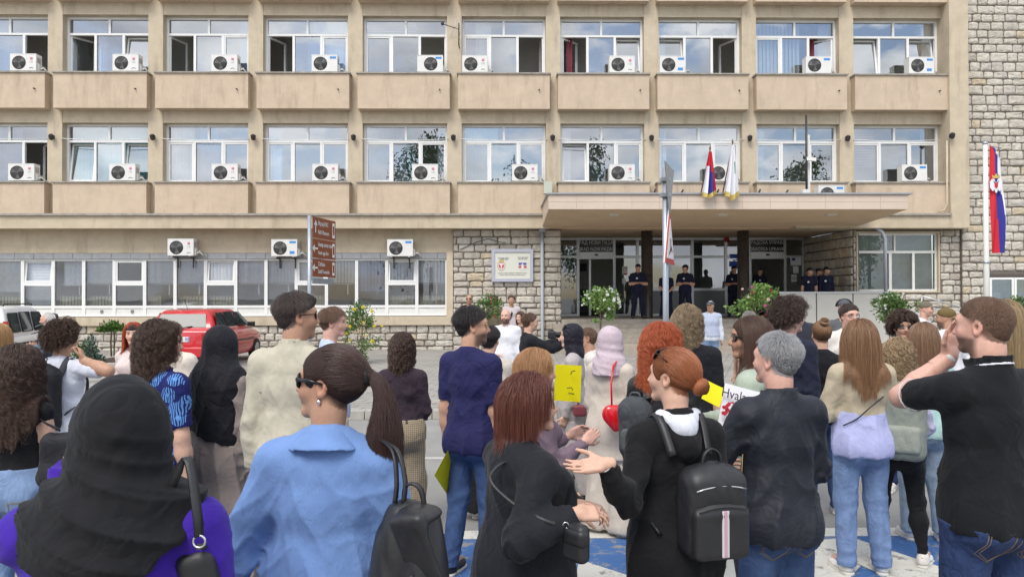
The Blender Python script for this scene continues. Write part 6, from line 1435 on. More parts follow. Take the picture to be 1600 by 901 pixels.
# ================================================================ vehicles
def loft(q, secs, m=0, cap_=True):
    """secs: list of closed rings with the same count"""
    n = len(secs[0]); v = [p for s_ in secs for p in s_]; f = []
    for i in range(len(secs)-1):
        for k in range(n): f.append((i*n+k, i*n+(k+1) % n, (i+1)*n+(k+1) % n, (i+1)*n+k))
    if cap_: f.append(tuple(range(n))[::-1]); f.append(tuple((len(secs)-1)*n+k for k in range(n)))
    q.add(v, f, m, True)
def vehicle(name, label, cat, loc, heading, body_sec, house, paint, wheels, wr, W):
    """local: x right, y forward (0 at the rear), z up"""
    r = empty(name, loc, label, cat); h = heading; ux, uy = Vector((math.cos(h), math.sin(h), 0)), Vector((-math.sin(h), math.cos(h), 0)); T = lambda x, y, z: Vector(loc)+ux*x+uy*y+Vector((0,0,z))
    q = MB(); secs = []
    for (y, z0, z1, hw) in body_sec:
        ring = [(-hw*.93,z0),(hw*.93,z0),(hw,z0+(z1-z0)*.25),(hw*1.0,z0+(z1-z0)*.6),(hw*.97,z1-.04),(hw*.90,z1),(-hw*.90,z1),(-hw*.97,z1-.04),(-hw*1.0,z0+(z1-z0)*.6),(-hw,z0+(z1-z0)*.25)]
        secs.append([T(x, y, z) for x, z in ring])
    loft(q, secs); q.build('body', paint, r, bevel=.02)
    q = MB(); (yb0, yb1, yr0, yr1, zb, zr, hb, hr) = house
    n = 6; secs = []
    pts = [(yb0,zb,hb),(yb0+(yr0-yb0)*.5,zb+(zr-zb)*.55,(hb+hr)/2+.01),(yr0,zr-.03,hr),(yr0+.12,zr,hr-.02),((yr0+yr1)/2,zr+.02,hr-.01),(yr1-.15,zr,hr-.02),(yr1,zr-.03,hr),(yb1,zb,hb)]
    for (y, z, hw) in pts: secs.append([T(-hb+.02, y, zb-.04), T(-hb+.01, y, zb), T(-hw, y, max(z-.05, zb+.001)), T(-hw+.07, y, z+.004), T(hw-.07, y, z+.004), T(hw, y, max(z-.05, zb+.001)), T(hb-.01, y, zb), T(hb-.02, y, zb-.04)])
    loft(q, secs); q.build('cabin', paint, r)
    return r, T, ux, uy
def wheel(r, T, ux, x, y, wr, s):
    q = MB(); c = T(x, y, wr)
    def ring(rad, off): return [c+ux*off*s+(T(0,1,0)-T(0,0,0))*(rad*math.cos(6.2832*i/20))+Vector((0,0,rad*math.sin(6.2832*i/20))) for i in range(20)]
    loft(q, [ring(wr*.6,-.17), ring(wr*.97,-.16), ring(wr,-.12), ring(wr,-.03), ring(wr*.96,0), ring(wr*.66,.004)]); w = q.build('wheel', pm('tyre', (.02,.02,.02), .85), r)
    q = MB(); loft(q, [ring(wr*.64,-.01), ring(wr*.60,.010), ring(wr*.2,.004), ring(wr*.1,.016)]); q.build('rim', pm('rim_silver', (.42,.43,.44), .35, metal=.8), w)
def quad(q, T, pts): q.add([T(*p) for p in pts], [tuple(range(len(pts)))])
def vehicles():
    gl = pm('car_glass', (.025,.035,.035), .03, spec=.35); blk = pm('black_trim', (.015,.015,.016), .45); redl = pm('tail_red', (.35,.015,.015), .15, coat=.5); rp = pm('red_car_paint', lin_(190,22,34), .28, coat=.8, spec=.5)
    X = pix(333, 540, 17.6).x-.82
    r, T, ux, uy = vehicle('parked_car', 'red hatchback parked nose-in against the building', 'car', (X, 17.6, .105), 0, [(0,.35,.90,.74),(.06,.28,.95,.80),(.8,.22,.96,.82),(2.6,.22,.93,.82),(3.3,.25,.82,.80),(3.75,.30,.72,.74),(3.85,.36,.62,.66)], (.10,2.95,.42,2.05,.93,1.40,.79,.60), rp, None, .29, .82)
    for (x, s) in ((.83,1),(-.83,-1)):
        for y in (.72, 3.15): wheel(r, T, ux, x, y, .29, s)
    q = MB(); quad(q, T, [(-.60,.165,1.00),(.60,.165,1.00),(.53,.34,1.31),(-.53,.34,1.31)]); q.v = [Vector(v)-uy*.045 for v in q.v]; w = q.build('rear_window', gl, r); 
    q = MB(); q.tube([T(.0,.07,.98), T(.28,.12,1.02)], .012, 5); q.build('wiper', blk, r)
    for s in (-1, 1):
        for pts in ([(.30,.985),(.95,.985),(.95,1.335),(.52,1.335)], [(1.0,.985),(1.62,.985),(1.62,1.345),(1.0,1.345)], [(1.67,.985),(2.68,.975),(2.12,1.33),(1.67,1.345)]):
            q = MB(); q.add([T(s*(.775-.165*((z-.93)/.47)+.012+.022), y, z) for y, z in pts], [(0,1,2,3)]); q.build('side_window', gl, r)
        q = MB(); q.tube([T(s*.835,.55,.62), T(s*.838,2.9,.60)], .02, 6); q.build('rub_strip', blk, r)
        q = MB(); q.obox(T(s*.90,2.45,1.0), ux*.09, uy*.06, (0,0,.06)); q.build('wing_mirror', blk if s > 0 else rp, r, bevel=.02)
        q = MB(); q.obox(T(s*.66,.0,.78), ux*.11, uy*.02, (0,0,.09)); q.build('tail_light', redl, r, bevel=.01)
        for y in (1.0, 1.9): q = MB(); q.obox(T(s*.838,y,.80), ux*.012, uy*.09, (0,0,.012)); q.build('door_handle', rp, r)
    MB().obox(T(0,-.06,.42), ux*.78, uy*.08, (0,0,.12)).build('bumper', rp, r, bevel=.03); MB().obox(T(.0,-.005,.72), ux*.26, uy*.012, (0,0,.06)).build('number_plate', pm('plate_white', (.68,.68,.68), .4), r); q = MB(); q.obox(T(.24,-.02,.72), ux*.012, uy*.003, (0,0,.05)); q.build('plate_band', lg_blue, r)
    rot = Matrix((ux, Vector((0,0,1)), -uy)).transposed().to_euler(); text('lettering', '0', .10, T(.19,-.02,.72), rot, metal_dark, r); q = MB(); q.obox(T(.42,.005,.87), ux*.09, uy*.004, (0,0,.012)); q.build('badge', chrome_c, r); q = MB(); q.lathe(T(0,-.002,.86), [(.0,-.01),(.04,-.008),(.04,.0)], 12, axis='y'); q.build('badge', chrome_c, r)
    q = MB(); q.tube([T(.0,.55,1.41), T(-.02,.35,1.66)], .006, 5); q.build('aerial', blk, r)
    # van
    wp = pm('white_van_paint', (.84,.85,.86), .3, coat=.5)
    r, T, ux, uy = vehicle('parked_van', 'white compact van with dark roof rails at the left edge', 'van', (pix(4, 540, 16.9).x-.84, 16.9, .005), R(15), [(0,.30,.86,.80),(.05,.25,.92,.84),(1,.22,.95,.85),(2.7,.22,.95,.85),(3.3,.25,.88,.83),(3.85,.30,.76,.76),(3.95,.38,.62,.66)], (.02,3.15,.10,2.35,.93,1.58,.83,.70), wp, None, .30, .85)
    for (x, s) in ((.86,1),(-.86,-1)):
        for y in (.70, 3.2): wheel(r, T, ux, x, y, .30, s)
    for s in (-1, 1):
        for pts in ([(.28,1.0),(.85,1.0),(.85,1.45),(.30,1.45)], [(1.0,1.0),(1.68,1.0),(1.68,1.46),(1.0,1.46)], [(1.85,1.0),(2.85,.99),(2.42,1.44),(1.85,1.46)]):
            q = MB(); q.add([T(s*(.825-.13*((z-.93)/.62)+.022), y, z) for y, z in pts], [(0,1,2,3)]); q.build('side_window', gl, r); q = MB(); q.tube([T(s*(.825-.13*((z-.93)/.62)+.022), y, z) for y, z in pts], .014, 5, closed=True); q.build('window_seal', blk, r)
        q = MB(); q.tube([T(s*.865,.3,.72), T(s*.868,3.2,.70)], .03, 6); q.build('rub_strip', blk, r); q = MB(); q.tube([T(s*.66,.25,1.62), T(s*.66,.3,1.66), T(s*.66,2.1,1.66), T(s*.66,2.15,1.62)], .016, 6); q.build('roof_rail', blk, r); q = MB(); q.obox(T(s*.80,.0,1.05), ux*.05, uy*.04, (0,0,.22)); q.build('tail_light', redl, r, bevel=.01); q = MB(); q.obox(T(s*.95,2.65,1.05), ux*.09, uy*.06, (0,0,.08)); q.build('wing_mirror', blk, r, bevel=.02)
    q = MB(); quad(q, T, [(-.62,.0,1.0),(.62,.0,1.0),(.56,.06,1.46),(-.56,.06,1.46)]); q.v = [Vector(v)-uy*.02 for v in q.v]; q.build('rear_window', gl, r); MB().obox(T(0,-.05,.42), ux*.8, uy*.07, (0,0,.12)).build('bumper', blk, r, bevel=.03)
chrome_c = pm('chrome', (.75,.74,.72), .2, metal=1)
vehicles()
# ================================================================ the crowd
def lin(r, g, b): return tuple((c/255/12.92 if c/255 <= .04045 else ((c/255+.055)/1.055)**2.4) for c in (r, g, b))
def lod(Y): return dict(hv=.0055 if Y < 3.5 else .0070 if Y < 7 else .010 if Y < 14 else .016, h=.0095 if Y < 3 else .0118 if Y < 5 else .0155 if Y < 8 else .020 if Y < 14 else .028,
                        hand=.0052 if Y < 4.5 else .0072 if Y < 9 else .012 if Y < 14 else .02, bv=.026 if Y < 8 else .034, n=14000 if Y < 2.5 else 9000 if Y < 4.5 else 5200 if Y < 7.5 else 2000 if Y < 14 else 500,
                        r=.00045 if Y < 2.5 else .0006 if Y < 4.5 else .0009 if Y < 7.5 else .0022 if Y < 14 else .006, cap=.007 if Y < 5 else .009 if Y < 9 else .014)
def person(label, px, yt, Y, yaw, sex='f', z0=None, face=None, hairs=None, tops=(), leg=None, shoe=None, group=None, xo=0, **kw):
    p = pix(px, yt, Y); z0 = (0 if Y < 12.4 else .11) if z0 is None else z0; l = lod(Y)
    H = p.z-z0-(.012 if hairs else .004)-(.02 if hairs and hairs[0] in ('mop', 'curly_short', 'long_curly') else 0)
    hp = kw.get('headpos', 0); s = skeleton((p.x+xo, Y, z0), H, R(yaw), sex, **{k: (R(v) if k in ('lean', 'headyaw', 'headpitch', 'headroll') else v) for k, v in kw.items()})
    s.l = l
    fc = dict(face or {})
    if hairs: fc['scalp'] = tuple(c*.9 for c in hairs[1])
    if Y < 8 and any(t.get('sleeve', 1) < .6 for t in tops): l['bv'] = .017
    fc['covered'] = not any(t.get('sleeve', 1) < .6 for t in tops); b = body_object(s, fc, l['hv'], l['bv'], l['hand']); tag(b, label, 'person', group or 'people standing in front of the building')
    if hairs:
        o = dict(hairs[2]) if len(hairs) > 2 else {}; hair(s, b, hairs[0], hairs[1], n=int(l['n']*o.pop('dens', 1)), rad=l['r']*o.pop('thick', 1), capv=l['cap'], seed=int(abs(px)), **o)
    for t in tops:
        t = dict(t); nm = t.pop('name'); top(nm, s, b, t.pop('mat'), t.pop('h', l['h']), seed=int(abs(px))+len(nm), **t)
    if leg:
        q = dict(leg); q['waist'] = min([q.get('waist', .6)]+[t.get('hem', .47)+.02 for t in tops]); nm = q.pop('name', 'trousers'); pants(s, b, q.pop('mat'), l['h'], name=nm, seed=int(abs(px)), **q)
    if shoe: shoes(s, b, shoe[0], .012 if Y < 7 else .02, shoe[1] if len(shoe) > 1 else None)
    return s, b
def lp(s, x, y, z): return s.base+s.R@_f((x, y, z))          # local metres -> world
def prop(name, prims, h, mats, parent=None, origin=None, amp=0, f=30, label=None, cat=None, sm=1):
    g = run(prims, h); V, F = g.mesh(); V = relax(V, F, sm, .5)
    if amp: V = V+vnorm(V, F)*(amp*wav(V, f, 3))[:, None].astype(np.float32)
    o0 = _f(tuple(org(parent))) if parent else (_f(origin) if origin is not None else V.mean(0))
    me = np_mesh(name, V-o0, F, mats if isinstance(mats, list) else [mats]); o = bpy.data.objects.new(name, me); COL.objects.link(o)
    if parent: o.parent = parent; WO[o.name] = org(parent)
    else: o.location = Vector(o0.tolist()); WO[o.name] = Vector(o0.tolist())
    return tag(o, label, cat)
def sheet(name, corners, mat, label, cat, th=.0015, bend=.02):
    """paper held in a hand: four corners (tl, tr, br, bl), slightly curved, with thickness"""
    c = [Vector(q) for q in corners]; n = (c[1]-c[0]).cross(c[3]-c[0]).normalized(); m = 8; v = []; f = []
    for sgn in (0, 1):
        for i in range(m+1):
            for j in range(m+1):
                u, w = i/m, j/m; p = (c[0]*(1-u)+c[1]*u)*(1-w)+(c[3]*(1-u)+c[2]*u)*w; v.append(p+n*(bend*math.sin(math.pi*u)*(1-.5*w)+(th if sgn else 0)))
    N_ = (m+1)**2
    for i in range(m):
        for j in range(m):
            a = i*(m+1)+j; f.append((a, a+1, a+m+2, a+m+1)); f.append((N_+a, N_+a+m+1, N_+a+m+2, N_+a+1))
    o0 = (c[0]+c[2])/2; me = MB().add([p-o0 for p in v], f, 0, True).mesh(name, mat); o = link_mesh(name, me, None, o0); return tag(o, label, cat)
def straps(bag, s, e=.022, w=.035, mat=None, top_z=.0, low=.58, sides=(0, 1), back=.075):
    H = s.H
    for i in sides:
        q = (-1, 1)[i]; x = q*.058*H
        pts = [lp(s, x*.8, -back*H-.01, .75*H+top_z), lp(s, x*.95, -.040*H, .810*H+e), lp(s, x, .005*H, .814*H+e*.7), lp(s, x*1.05, .060*H*s.g+e*.8, .75*H), lp(s, x*1.15, .062*H*s.g+e, .68*H), lp(s, x*1.5, .01*H, .62*H), lp(s, x*1.3, -back*H, low*H)]
        strap('strap', pts, w, .008, mat, bag, s.chs.tolist())
black_leather = pm('black_leather', (.018,.018,.020), .38, var=.2, vs=30, bump=.5, bs=350, dist=.002, spec=.5, obj=True)
black_nylon = cloth('black_nylon', (.016,.016,.020), .6, .1, 900, .3, 12, 0)
chrome = pm('chrome', (.75,.74,.72), .2, metal=1)
dark_lens = pm('dark_lens', (.012,.010,.010), .06, spec=.8)
clear_lens = glass('clear_lens', .05, (.95,.95,.95))
frame_black = pm('frame_black', (.008,.008,.009), .22)
frame_gold = pm('frame_gold', (.5,.35,.15), .3, metal=1)
white_shoe = pm('white_leather', (.72,.70,.66), .5, var=.05, vs=20, obj=True); white_sole = pm('white_rubber', (.62,.60,.55), .7); dark_shoe = pm('dark_shoe', (.02,.02,.025), .5); brown_sole = pm('brown_sole', (.20,.08,.05), .7)
jean_mid = denim('jean_mid', lin(66,88,128)); jean_dark = denim('jean_dark', lin(46,62,100)); jean_light = denim('jean_light', lin(124,148,184)); jean_pale = denim('jean_pale', lin(156,174,192)); jean_grey = denim('jean_grey', lin(52,58,72))
slacks_black = cloth('slacks_black', (.012,.012,.014)); yellow_card = pm('yellow_card', lin(226,214,0), .55, var=.04)
# seams and pockets on jeans
def back_pockets(s, body, mat, thread=(.28,.2,.12), ease=.012):
    """stitched outlines of the back pockets and centre seam, laid on the cloth"""
    from mathutils.bvhtree import BVHTree
    tr = [c for c in body.children if c.name.startswith('trousers')][0]; me = tr.data; n = len(me.vertices); co = np.zeros(n*3, np.float32); me.vertices.foreach_get('co', co); co = co.reshape(-1, 3)
    bv = BVHTree.FromPolygons([tuple(v) for v in co.tolist()], [tuple(p.vertices) for p in me.polygons]); H = s.H; th = pm('stitching', thread, .8)
    def lay(uv, nm, r=.0016, closed=False):
        pts = []
        for (x, z) in uv:
            o = Vector((s.R@_f((x*H, -.4, z*H))).tolist()); h = bv.ray_cast(o, Vector((s.y).tolist()))
            if h[0] is not None: pts.append(h[0]+Vector(s.base.tolist())-Vector((s.y*.001).tolist()))
        if len(pts) > 3: m = MB(); m.tube(pts, r, 5, closed=closed); m.build(nm, th, body)
    for q in (-1, 1):
        for k in (0, .0035):
            cn = [(-.031+k,.492-k),(.031-k,.495-k),(.032-k,.436+k),(.0,.415+k),(-.032+k,.434+k)]; uv = []
            for i in range(5):
                a, b = cn[i], cn[(i+1) % 5]; uv += [(q*(.049+a[0]+(b[0]-a[0])*t/6), a[1]+(b[1]-a[1])*t/6) for t in range(6)]
            lay(uv, 'pocket_stitching', .0012, True)
    lay([(.0015*math.sin(t), .47-.004*t) for t in range(14)], 'seam', .0014)
# ---------------------------------------------------------------- 1 woman in headscarf and purple sweater
def crowd_front():
    s, b = person('large woman in a draped black headscarf and violet-blue sweater seen from behind', 187, 588, 1.80, 8, 'f', hs=1.03, g=1.36, shw=1.12, headyaw=22, arms=(('ik', pix(116, 728, 1.90), (-.25,.1,-1), (.15,.15,1), (1,-.1,0), (0,-1,.3), (.5,.7,.5)), ((.22,-.05,-1),(.0,.25,-.9))),
        face=dict(skin='fair', ear=False), tops=[dict(name='sweater', mat=cloth('violet_knit', lin(66,36,160), .9, .08, 700, .4, 8, .4), ease=.020, hem=.46, arme=.024, cuff=.004, nfold=7, amp=.004)], leg=dict(mat=slacks_black, waist=.5))
    H = s.H; blk = cloth('black_crepe', (.010,.010,.0125), .82, .15, 1100, .35, 7, .25)
    headscarf(s, b, blk, .007, .715, .94, amp=.0095, seed=5, tilt=.04, curve=3.0)
    glasses(s, b, frame_gold, clear_lens, 0, .0025)
    bag = empty('shoulder_bag', lp(s, .25, -.05, .70*H).tolist(), 'small black leather bag on a thick shoulder strap beside the violet sweater', 'bag')
    c = pix(330, 885, 1.80); sh = pix(292, 715, 1.74); mid = pix(308, 800, 1.70); ring = pix(311, 837, 1.70)
    m3 = np.stack([_f((.93,.2,.2)), _f((-.2,.97,0)), _f((-.2,0,.97))])
    prop('bag_body', [rbox(_f(tuple(c))-_f((0,0,.10)), (.045,.075,.16), m3, .03)], .008, black_leather, bag)
    over = lp(s, .11, .0, .835*H)
    strap('strap', [tuple(lp(s, .12, .10, .70*H)), tuple(lp(s, .118, .02, .838*H)), tuple(lp(s, .122, -.055, .826*H)), tuple(sh), tuple(mid), tuple(ring)], .022, .006, black_leather, bag, tuple(lp(s, .02, .05, .7*H)))
    q = MB(); q.tube([Vector(ring)+Vector((.014*math.cos(a*.5236), 0, .014*math.sin(a*.5236)-.012)) for a in range(12)], .0028, 6, closed=True); q.build('buckle_ring', chrome, bag)
    q = MB(); q.tube([Vector(ring)-Vector((0,0,.024)), Vector(c)+Vector((0,0,.05))], .008, 6); q.build('strap_end', black_leather, bag)
    # ------------------------------------------------------------ 2 woman in blue shirt
    blue = cloth('blue_gauze', lin(120,152,206), .9, .10, 500, .28, 55, .1, stretch=(1,1,.35))
    s, b = person('woman in a loose sky-blue gauze shirt with a long brown ponytail and sunglasses', 516, 527, 2.28, -2, 'f', g=1.10, shw=1.0, headyaw=78, headpitch=-4, arms=(((.46,.02,-.92),(.36,.22,-.9)), ((.34,-.05,-1),(.12,.25,-.95))),
        face=dict(skin='tan', lip=(.36,.12,.12)), hairs=('pony', lin(52,32,26), dict(length=.33)), tops=[dict(name='shirt', mat=blue, ease=.026, hem=.44, arme=.026, nfold=12, fold=1.25, hemflare=.02, collar=.02, h=.0075)], leg=dict(mat=jean_dark, waist=.47))
    H = s.H
    glasses(s, b, frame_black, dark_lens, 0, .0045, 1.12, True)
    e = s.hc+s.HM.T@(_f((-.080,-.004,-.052))*s.hsc); prop('earring', [ell(e, (.006,.006,.009), .004)], .003, chrome, b)
    # shirt collar: folded flap round the neck
    nd = s.nk1-s.nk0; nd /= np.linalg.norm(nd); nr = .0285*H*(.8+.2*s.g)
    garment('collar', s, [ring_prim(s.nk0+nd*.010*H-s.yl*.004, nd, nr+.034, .026, .007, -.85)], .006, blue, b, .0)
    bp = empty('backpack', lp(s, .2, -.1, .6*H).tolist(), 'black pebbled leather backpack with flap hanging from the blue shirt woman\'s shoulder', 'backpack')
    c = _f(tuple(pix(641, 850, 2.10))); ax = np.stack([_f((.93,-.37,.0)), _f((.37,.93,0)), _f((0,0,1))])
    prop('bag_body', [ell(c-_f((0,0,.07)), (.108,.085,.19), .05, 'u', ax), ell(c-_f((0,0,.165)), (.118,.095,.095), .05, 'u', ax), cap(c-ax[0]*.035+_f((0,0,.085)), c-ax[0]*.06-_f((0,0,.16))-ax[1]*.035, .026, .055, .05), cap(c+ax[0]*.055+_f((0,0,.085)), c+ax[0]*.06-_f((0,0,.16))-ax[1]*.045, .028, .050, .05), cap(c+ax[0]*.004-ax[1]*.100+_f((0,0,.07)), c+ax[0]*.004-ax[1]*.112-_f((0,0,.12)), .024, .016, .03, 's')], .006, black_leather, bp, amp=.003)
    m4 = np.stack([ax[0]*.97+_f((0,0,.24)), ax[1]*.97+_f((0,0,.24)), _f((0,0,.94))-ax[1]*.24-ax[0]*.24])
    prop('flap', [rbox(c+ax[0]*.060-ax[1]*.076+_f((0,0,.015)), (.050,.011,.095), m4, .010, .03), ell(c+ax[0]*.045-ax[1]*.03+_f((0,0,.10)), (.062,.066,.022), .04, 'u', ax)], .0055, black_leather, bp, amp=.0015)
    hk = [c+ax[0]*a+_f((0,0,z)) for a, z in ((-.02,.11),(-.015,.16),(.012,.172),(.035,.155),(.045,.11))]; strap('handle', [tuple(p) for p in hk], .018, .007, black_leather, bp, tuple(c))
    t0 = _f(tuple(pix(615, 700, 2.15)))
    for dx in (-.012, .012): strap('strap', [tuple(lp(s, .135, .10, .70*H)), tuple(lp(s, .118, .0, .820*H)), tuple(t0+_f((dx*.5,.0,0))), tuple((t0+c)/2+_f((dx,-.02,.05))), tuple(c+_f((dx-.03,-.01,.12)))], .014, .005, black_leather, bp, tuple(lp(s, 0, .05, .75*H)))
    q = MB(); a = c+ax[0]*.05-ax[1]*.085+_f((0,0,-.05)); q.tube([tuple(a), tuple(a+_f((.01,-.01,-.1))), tuple(a+_f((.015,0,-.25)))], .006, 6); q.build('drawstring', black_leather, bp)
    # ------------------------------------------------------------ 13 older woman in black coat
    blackcoat = cloth('black_wool', lin(25,27,33), .75, .12, 900, .35, 7, .3)
    s, b = person('short older woman in a black coat with auburn bobbed hair and clasped hands', 822, 578, 2.80, -62, 'f', g=1.32, shw=1.05, hunch=.02, headyaw=-14, headpitch=-4, arms=(('ik', pix(908, 790, 2.74), (-.3,-.4,-1), (.8,-.5,-.15), (.1,.5,-1), (.3,-.6,.6), (.4,.5,.4)), ('ik', pix(902, 802, 2.56), (.5,-.5,-1), (.85,.25,-.05), (-.1,.6,-.8), (.5,.2,.8), (.4,.5,.4))),
        face=dict(skin='fair'), hairs=('long', lin(86,44,32), dict(length=.20, vol=.034)), tops=[dict(name='coat', mat=blackcoat, ease=.022, hem=.24, arme=.022, hemflare=.07, nfold=6, collar=.03, bust=True)], leg=dict(mat=slacks_black, waist=.4), shoe=(dark_shoe,))
    H = s.H; glasses(s, b, frame_gold, clear_lens, 0, .002)
    bg = empty('handbag', pix(905, 840, 2.62), 'small black handbag on a crossbody strap in front of the auburn-haired woman', 'bag')
    c = _f(tuple(pix(900, 846, 2.50))); m3 = np.stack([_f((.6,-.8,0)), _f((.8,.6,0)), _f((0,0,1))])
    prop('bag_body', [rbox(c, (.052,.026,.065), m3, .022)], .005, black_leather, bg); prop('flap', [rbox(c+_f((0,-.012,.022)), (.050,.026,.030), m3, .02)], .005, black_leather, bg)
    strap('strap', [tuple(lp(s, .10, .07, .72*H)), tuple(lp(s, .06, -.075, .80*H)), tuple(_f(tuple(pix(765, 745, 2.63)))), tuple(_f(tuple(pix(800, 785, 2.57)))), tuple(_f(tuple(pix(850, 812, 2.50)))), tuple(_f(tuple(pix(886, 822, 2.51))))], .013, .005, black_leather, bg, tuple(lp(s, 0, .05, .62*H)))
    q = MB(); a = pix(884, 820, 2.50); q.tube([a+Vector((.010*math.cos(t*.5236), 0, .010*math.sin(t*.5236))) for t in range(12)], .002, 5, closed=True); q.build('buckle_ring', chrome, bg)
    # ------------------------------------------------------------ 23 woman with outstretched arm
    coat = cloth('black_jersey', lin(20,20,23), .85, .1, 800, .35, 8, .3)
    s, b = person('woman in a long black hooded cardigan holding out her left hand, auburn bun', 1052, 535, 2.95, 12, 'f', g=1.05, headyaw=38, headpitch=-4, arms=(('ik', pix(944, 724, 2.64), (-.2,-.3,-1), (-1,-.05,-.12), (-.1,-.55,.8), (.1,.6,.7), (.10,.16,.12)), ((.22,-.08,-1),(.02,.2,-1))),
        face=dict(skin='fair'), hairs=('lowbun', lin(122,70,38)), tops=[dict(name='cardigan', mat=coat, ease=.018, hem=.20, arme=.016, hemflare=.05, nfold=8)], leg=dict(mat=slacks_black, waist=.4), shoe=(dark_shoe,))
    H = s.H; glasses(s, b, frame_black, dark_lens, 1, .003)
    garment('hood', s, [cap(lp(s, -.075, -.05, .800*H), lp(s, .0, -.105, .765*H), .036, .050, .04), cap(lp(s, .075, -.05, .800*H), lp(s, .0, -.105, .765*H), .036, .050, .04), cap(lp(s, -.08, -.03, .815*H), lp(s, -.06, .05, .79*H), .03, .02, .03), cap(lp(s, .08, -.03, .815*H), lp(s, .06, .05, .79*H), .03, .02, .03)], .008, coat, b, .003, 30, 4)
    garment('hood_lining', s, [cap(lp(s, -.072, -.036, .832*H), lp(s, .0, -.098, .808*H), .026, .042, .03), cap(lp(s, .072, -.036, .832*H), lp(s, .0, -.098, .808*H), .026, .042, .03)], .007, cloth('white_jersey', lin(225,228,238)), b, .003, 40, 4)
    i = 0; w = s.wr[0]; d = s.wr[0]-s.el[0]; d /= np.linalg.norm(d)
    for t, cm in ((-.012, 'white'), (-.022, 'dark'), (-.032, 'white')): garment('cuff_band', s, [ring_prim(w+d*t, d, .028, .003, .003)], .004, cloth('cuff_' + cm, (.7,.7,.7) if cm == 'white' else (.02,.02,.02)), b, 0)
    bp = empty('backpack', lp(s, 0, -.2, .6*H).tolist(), 'black leather backpack with a pale vertical stripe on the hooded cardigan', 'backpack')
    c = lp(s, .055, -.205, .625*H); ax = np.stack([s.x, s.y, _f((0,0,1))])
    prop('bag_body', [rbox(c, (.125,.075,.165), ax, .055), ell(c+_f((0,0,.09)), (.105,.075,.10), .04, 'u', ax)], .007, black_leather, bp, amp=.002)
    prop('pocket', [rbox(c+_f((0,0,-.06))-s.y*.065, (.112,.030,.095), ax, .028), ell(c+_f((0,0,.02))-s.y*.062, (.095,.03,.04), .02, 'u', ax)], .006, black_leather, bp)
    sm_ = pm('stripe_silver', (.55,.52,.55), .5); sp = pm('stripe_pink', (.50,.30,.34), .6)
    for dx, wd, mt in ((-.009,.006,sm_),(0,.009,sp),(.009,.006,sm_)): prop('stripe', [rbox(c+s.x*(dx+.005)+_f((0,0,-.055))-s.y*.0945, (wd,.0035,.085), ax, .002)], .003, mt, bp)
    hk = [c+s.x*a+_f((0,0,z)) for a, z in ((-.04,.17),(-.03,.215),(0,.235),(.03,.215),(.04,.17))]; strap('handle', [tuple(p) for p in hk], .018, .008, black_leather, bp, tuple(c))
    for z in (.045, .115):
        q = MB(); q.tube([tuple(c+s.x*a-s.y*(.098-.25*a*a if z < .1 else .080-.2*a*a)+_f((0,0,z-1.6*a*a))) for a in (-.10,-.07,-.03,0,.03,.07,.10)], .003, 5); q.build('zip', chrome if z > .1 else metal_dark, bp)
    straps(bp, s, .030, .032, black_leather, 0, .57, (0, 1), .085)
    # ------------------------------------------------------------ 28 grey-haired man in dark jacket
    jack = cloth('dark_waxed', lin(34,37,47), .6, .18, 700, .30, 8, .1, spec=.35)
    s, b = person('grey-haired man in a dark navy zip jacket and blue jeans with folded arms', 1213, 513, 3.25, 12, 'm', g=.95, shw=.95, headyaw=24, headpitch=-3, arms=(((.42,.30,-.85),(-.35,.92,.10)), ((.22,.12,-1),(-.7,.7,-.05))),
        face=dict(skin='pink', brow=(.2,.2,.2)), hairs=('grey', lin(120,120,122), dict(tip=lin(190,190,192))), tops=[dict(name='jacket', mat=jack, ease=.020, hem=.455, arme=.018, nfold=7, fold=1.3, collar=.03, hemflare=.02, amp=.004)], leg=dict(mat=jean_mid, waist=.55, ease=.012, wide=.008), shoe=(dark_shoe,))
    back_pockets(s, b, jean_mid); H = s.H
    q = MB(); q.tube([tuple(lp(s, -.17*H*.6-.0, -.02, .78*H)), tuple(lp(s, -.175, .0, .62*H)), tuple(lp(s, -.178, .0, .47*H))], .004, 5); q.build('zip', pm('brass', (.55,.42,.2), .3, metal=.8), b)
    # ------------------------------------------------------------ 39 man in black polo
    polo = cloth('black_pique', lin(24,25,29), .9, .08, 500, .3, 8, .2)
    s, b = person('tall bearded man in a black polo shirt with white collar stripe raising his left hand', 1537, 452, 3.02, 14, 'm', hs=.98, g=.97, shw=1.0, headyaw=22, arms=(('ik', pix(1484, 556, 3.22), (-.5,.75,-.65), (.16,.0,1), (.25,-.95,0), (-1,0,.1), (.25,.35,.3)), ((.30,.0,-1),(-.2,.6,-.7))),
        face=dict(skin='pink', beard=.8, beardcol=(.06,.035,.022)), hairs=('buzz', lin(96,72,56), dict(length=.010, vol=.002)), tops=[dict(name='polo_shirt', mat=polo, ease=.016, sleeve=.38, hem=.475, arme=.018, nfold=6, fold=.9, collar=.040)], leg=dict(mat=jean_dark, waist=.56, ease=.010, wide=.004), shoe=(dark_shoe,))
    back_pockets(s, b, jean_dark); H = s.H; nd = s.nk1-s.nk0; nd /= np.linalg.norm(nd); nr = .034*H*(.8+.2*s.g)
    wht = cloth('white_trim', lin(235,235,245))
    garment('collar_stripe', s, [ring_prim(s.nk0+nd*.022*H+s.yl*.004*H, nd, nr+.0235, .0022, .003)], .004, wht, b, 0)
    for i in (0, 1):
        d = s.el[i]-s.sh[i]; d /= np.linalg.norm(d); garment('sleeve_trim', s, [ring_prim(s.sh[i]+(s.el[i]-s.sh[i])*.745, d, .0268*H+.020, .002, .003)], .005, wht, b, 0)
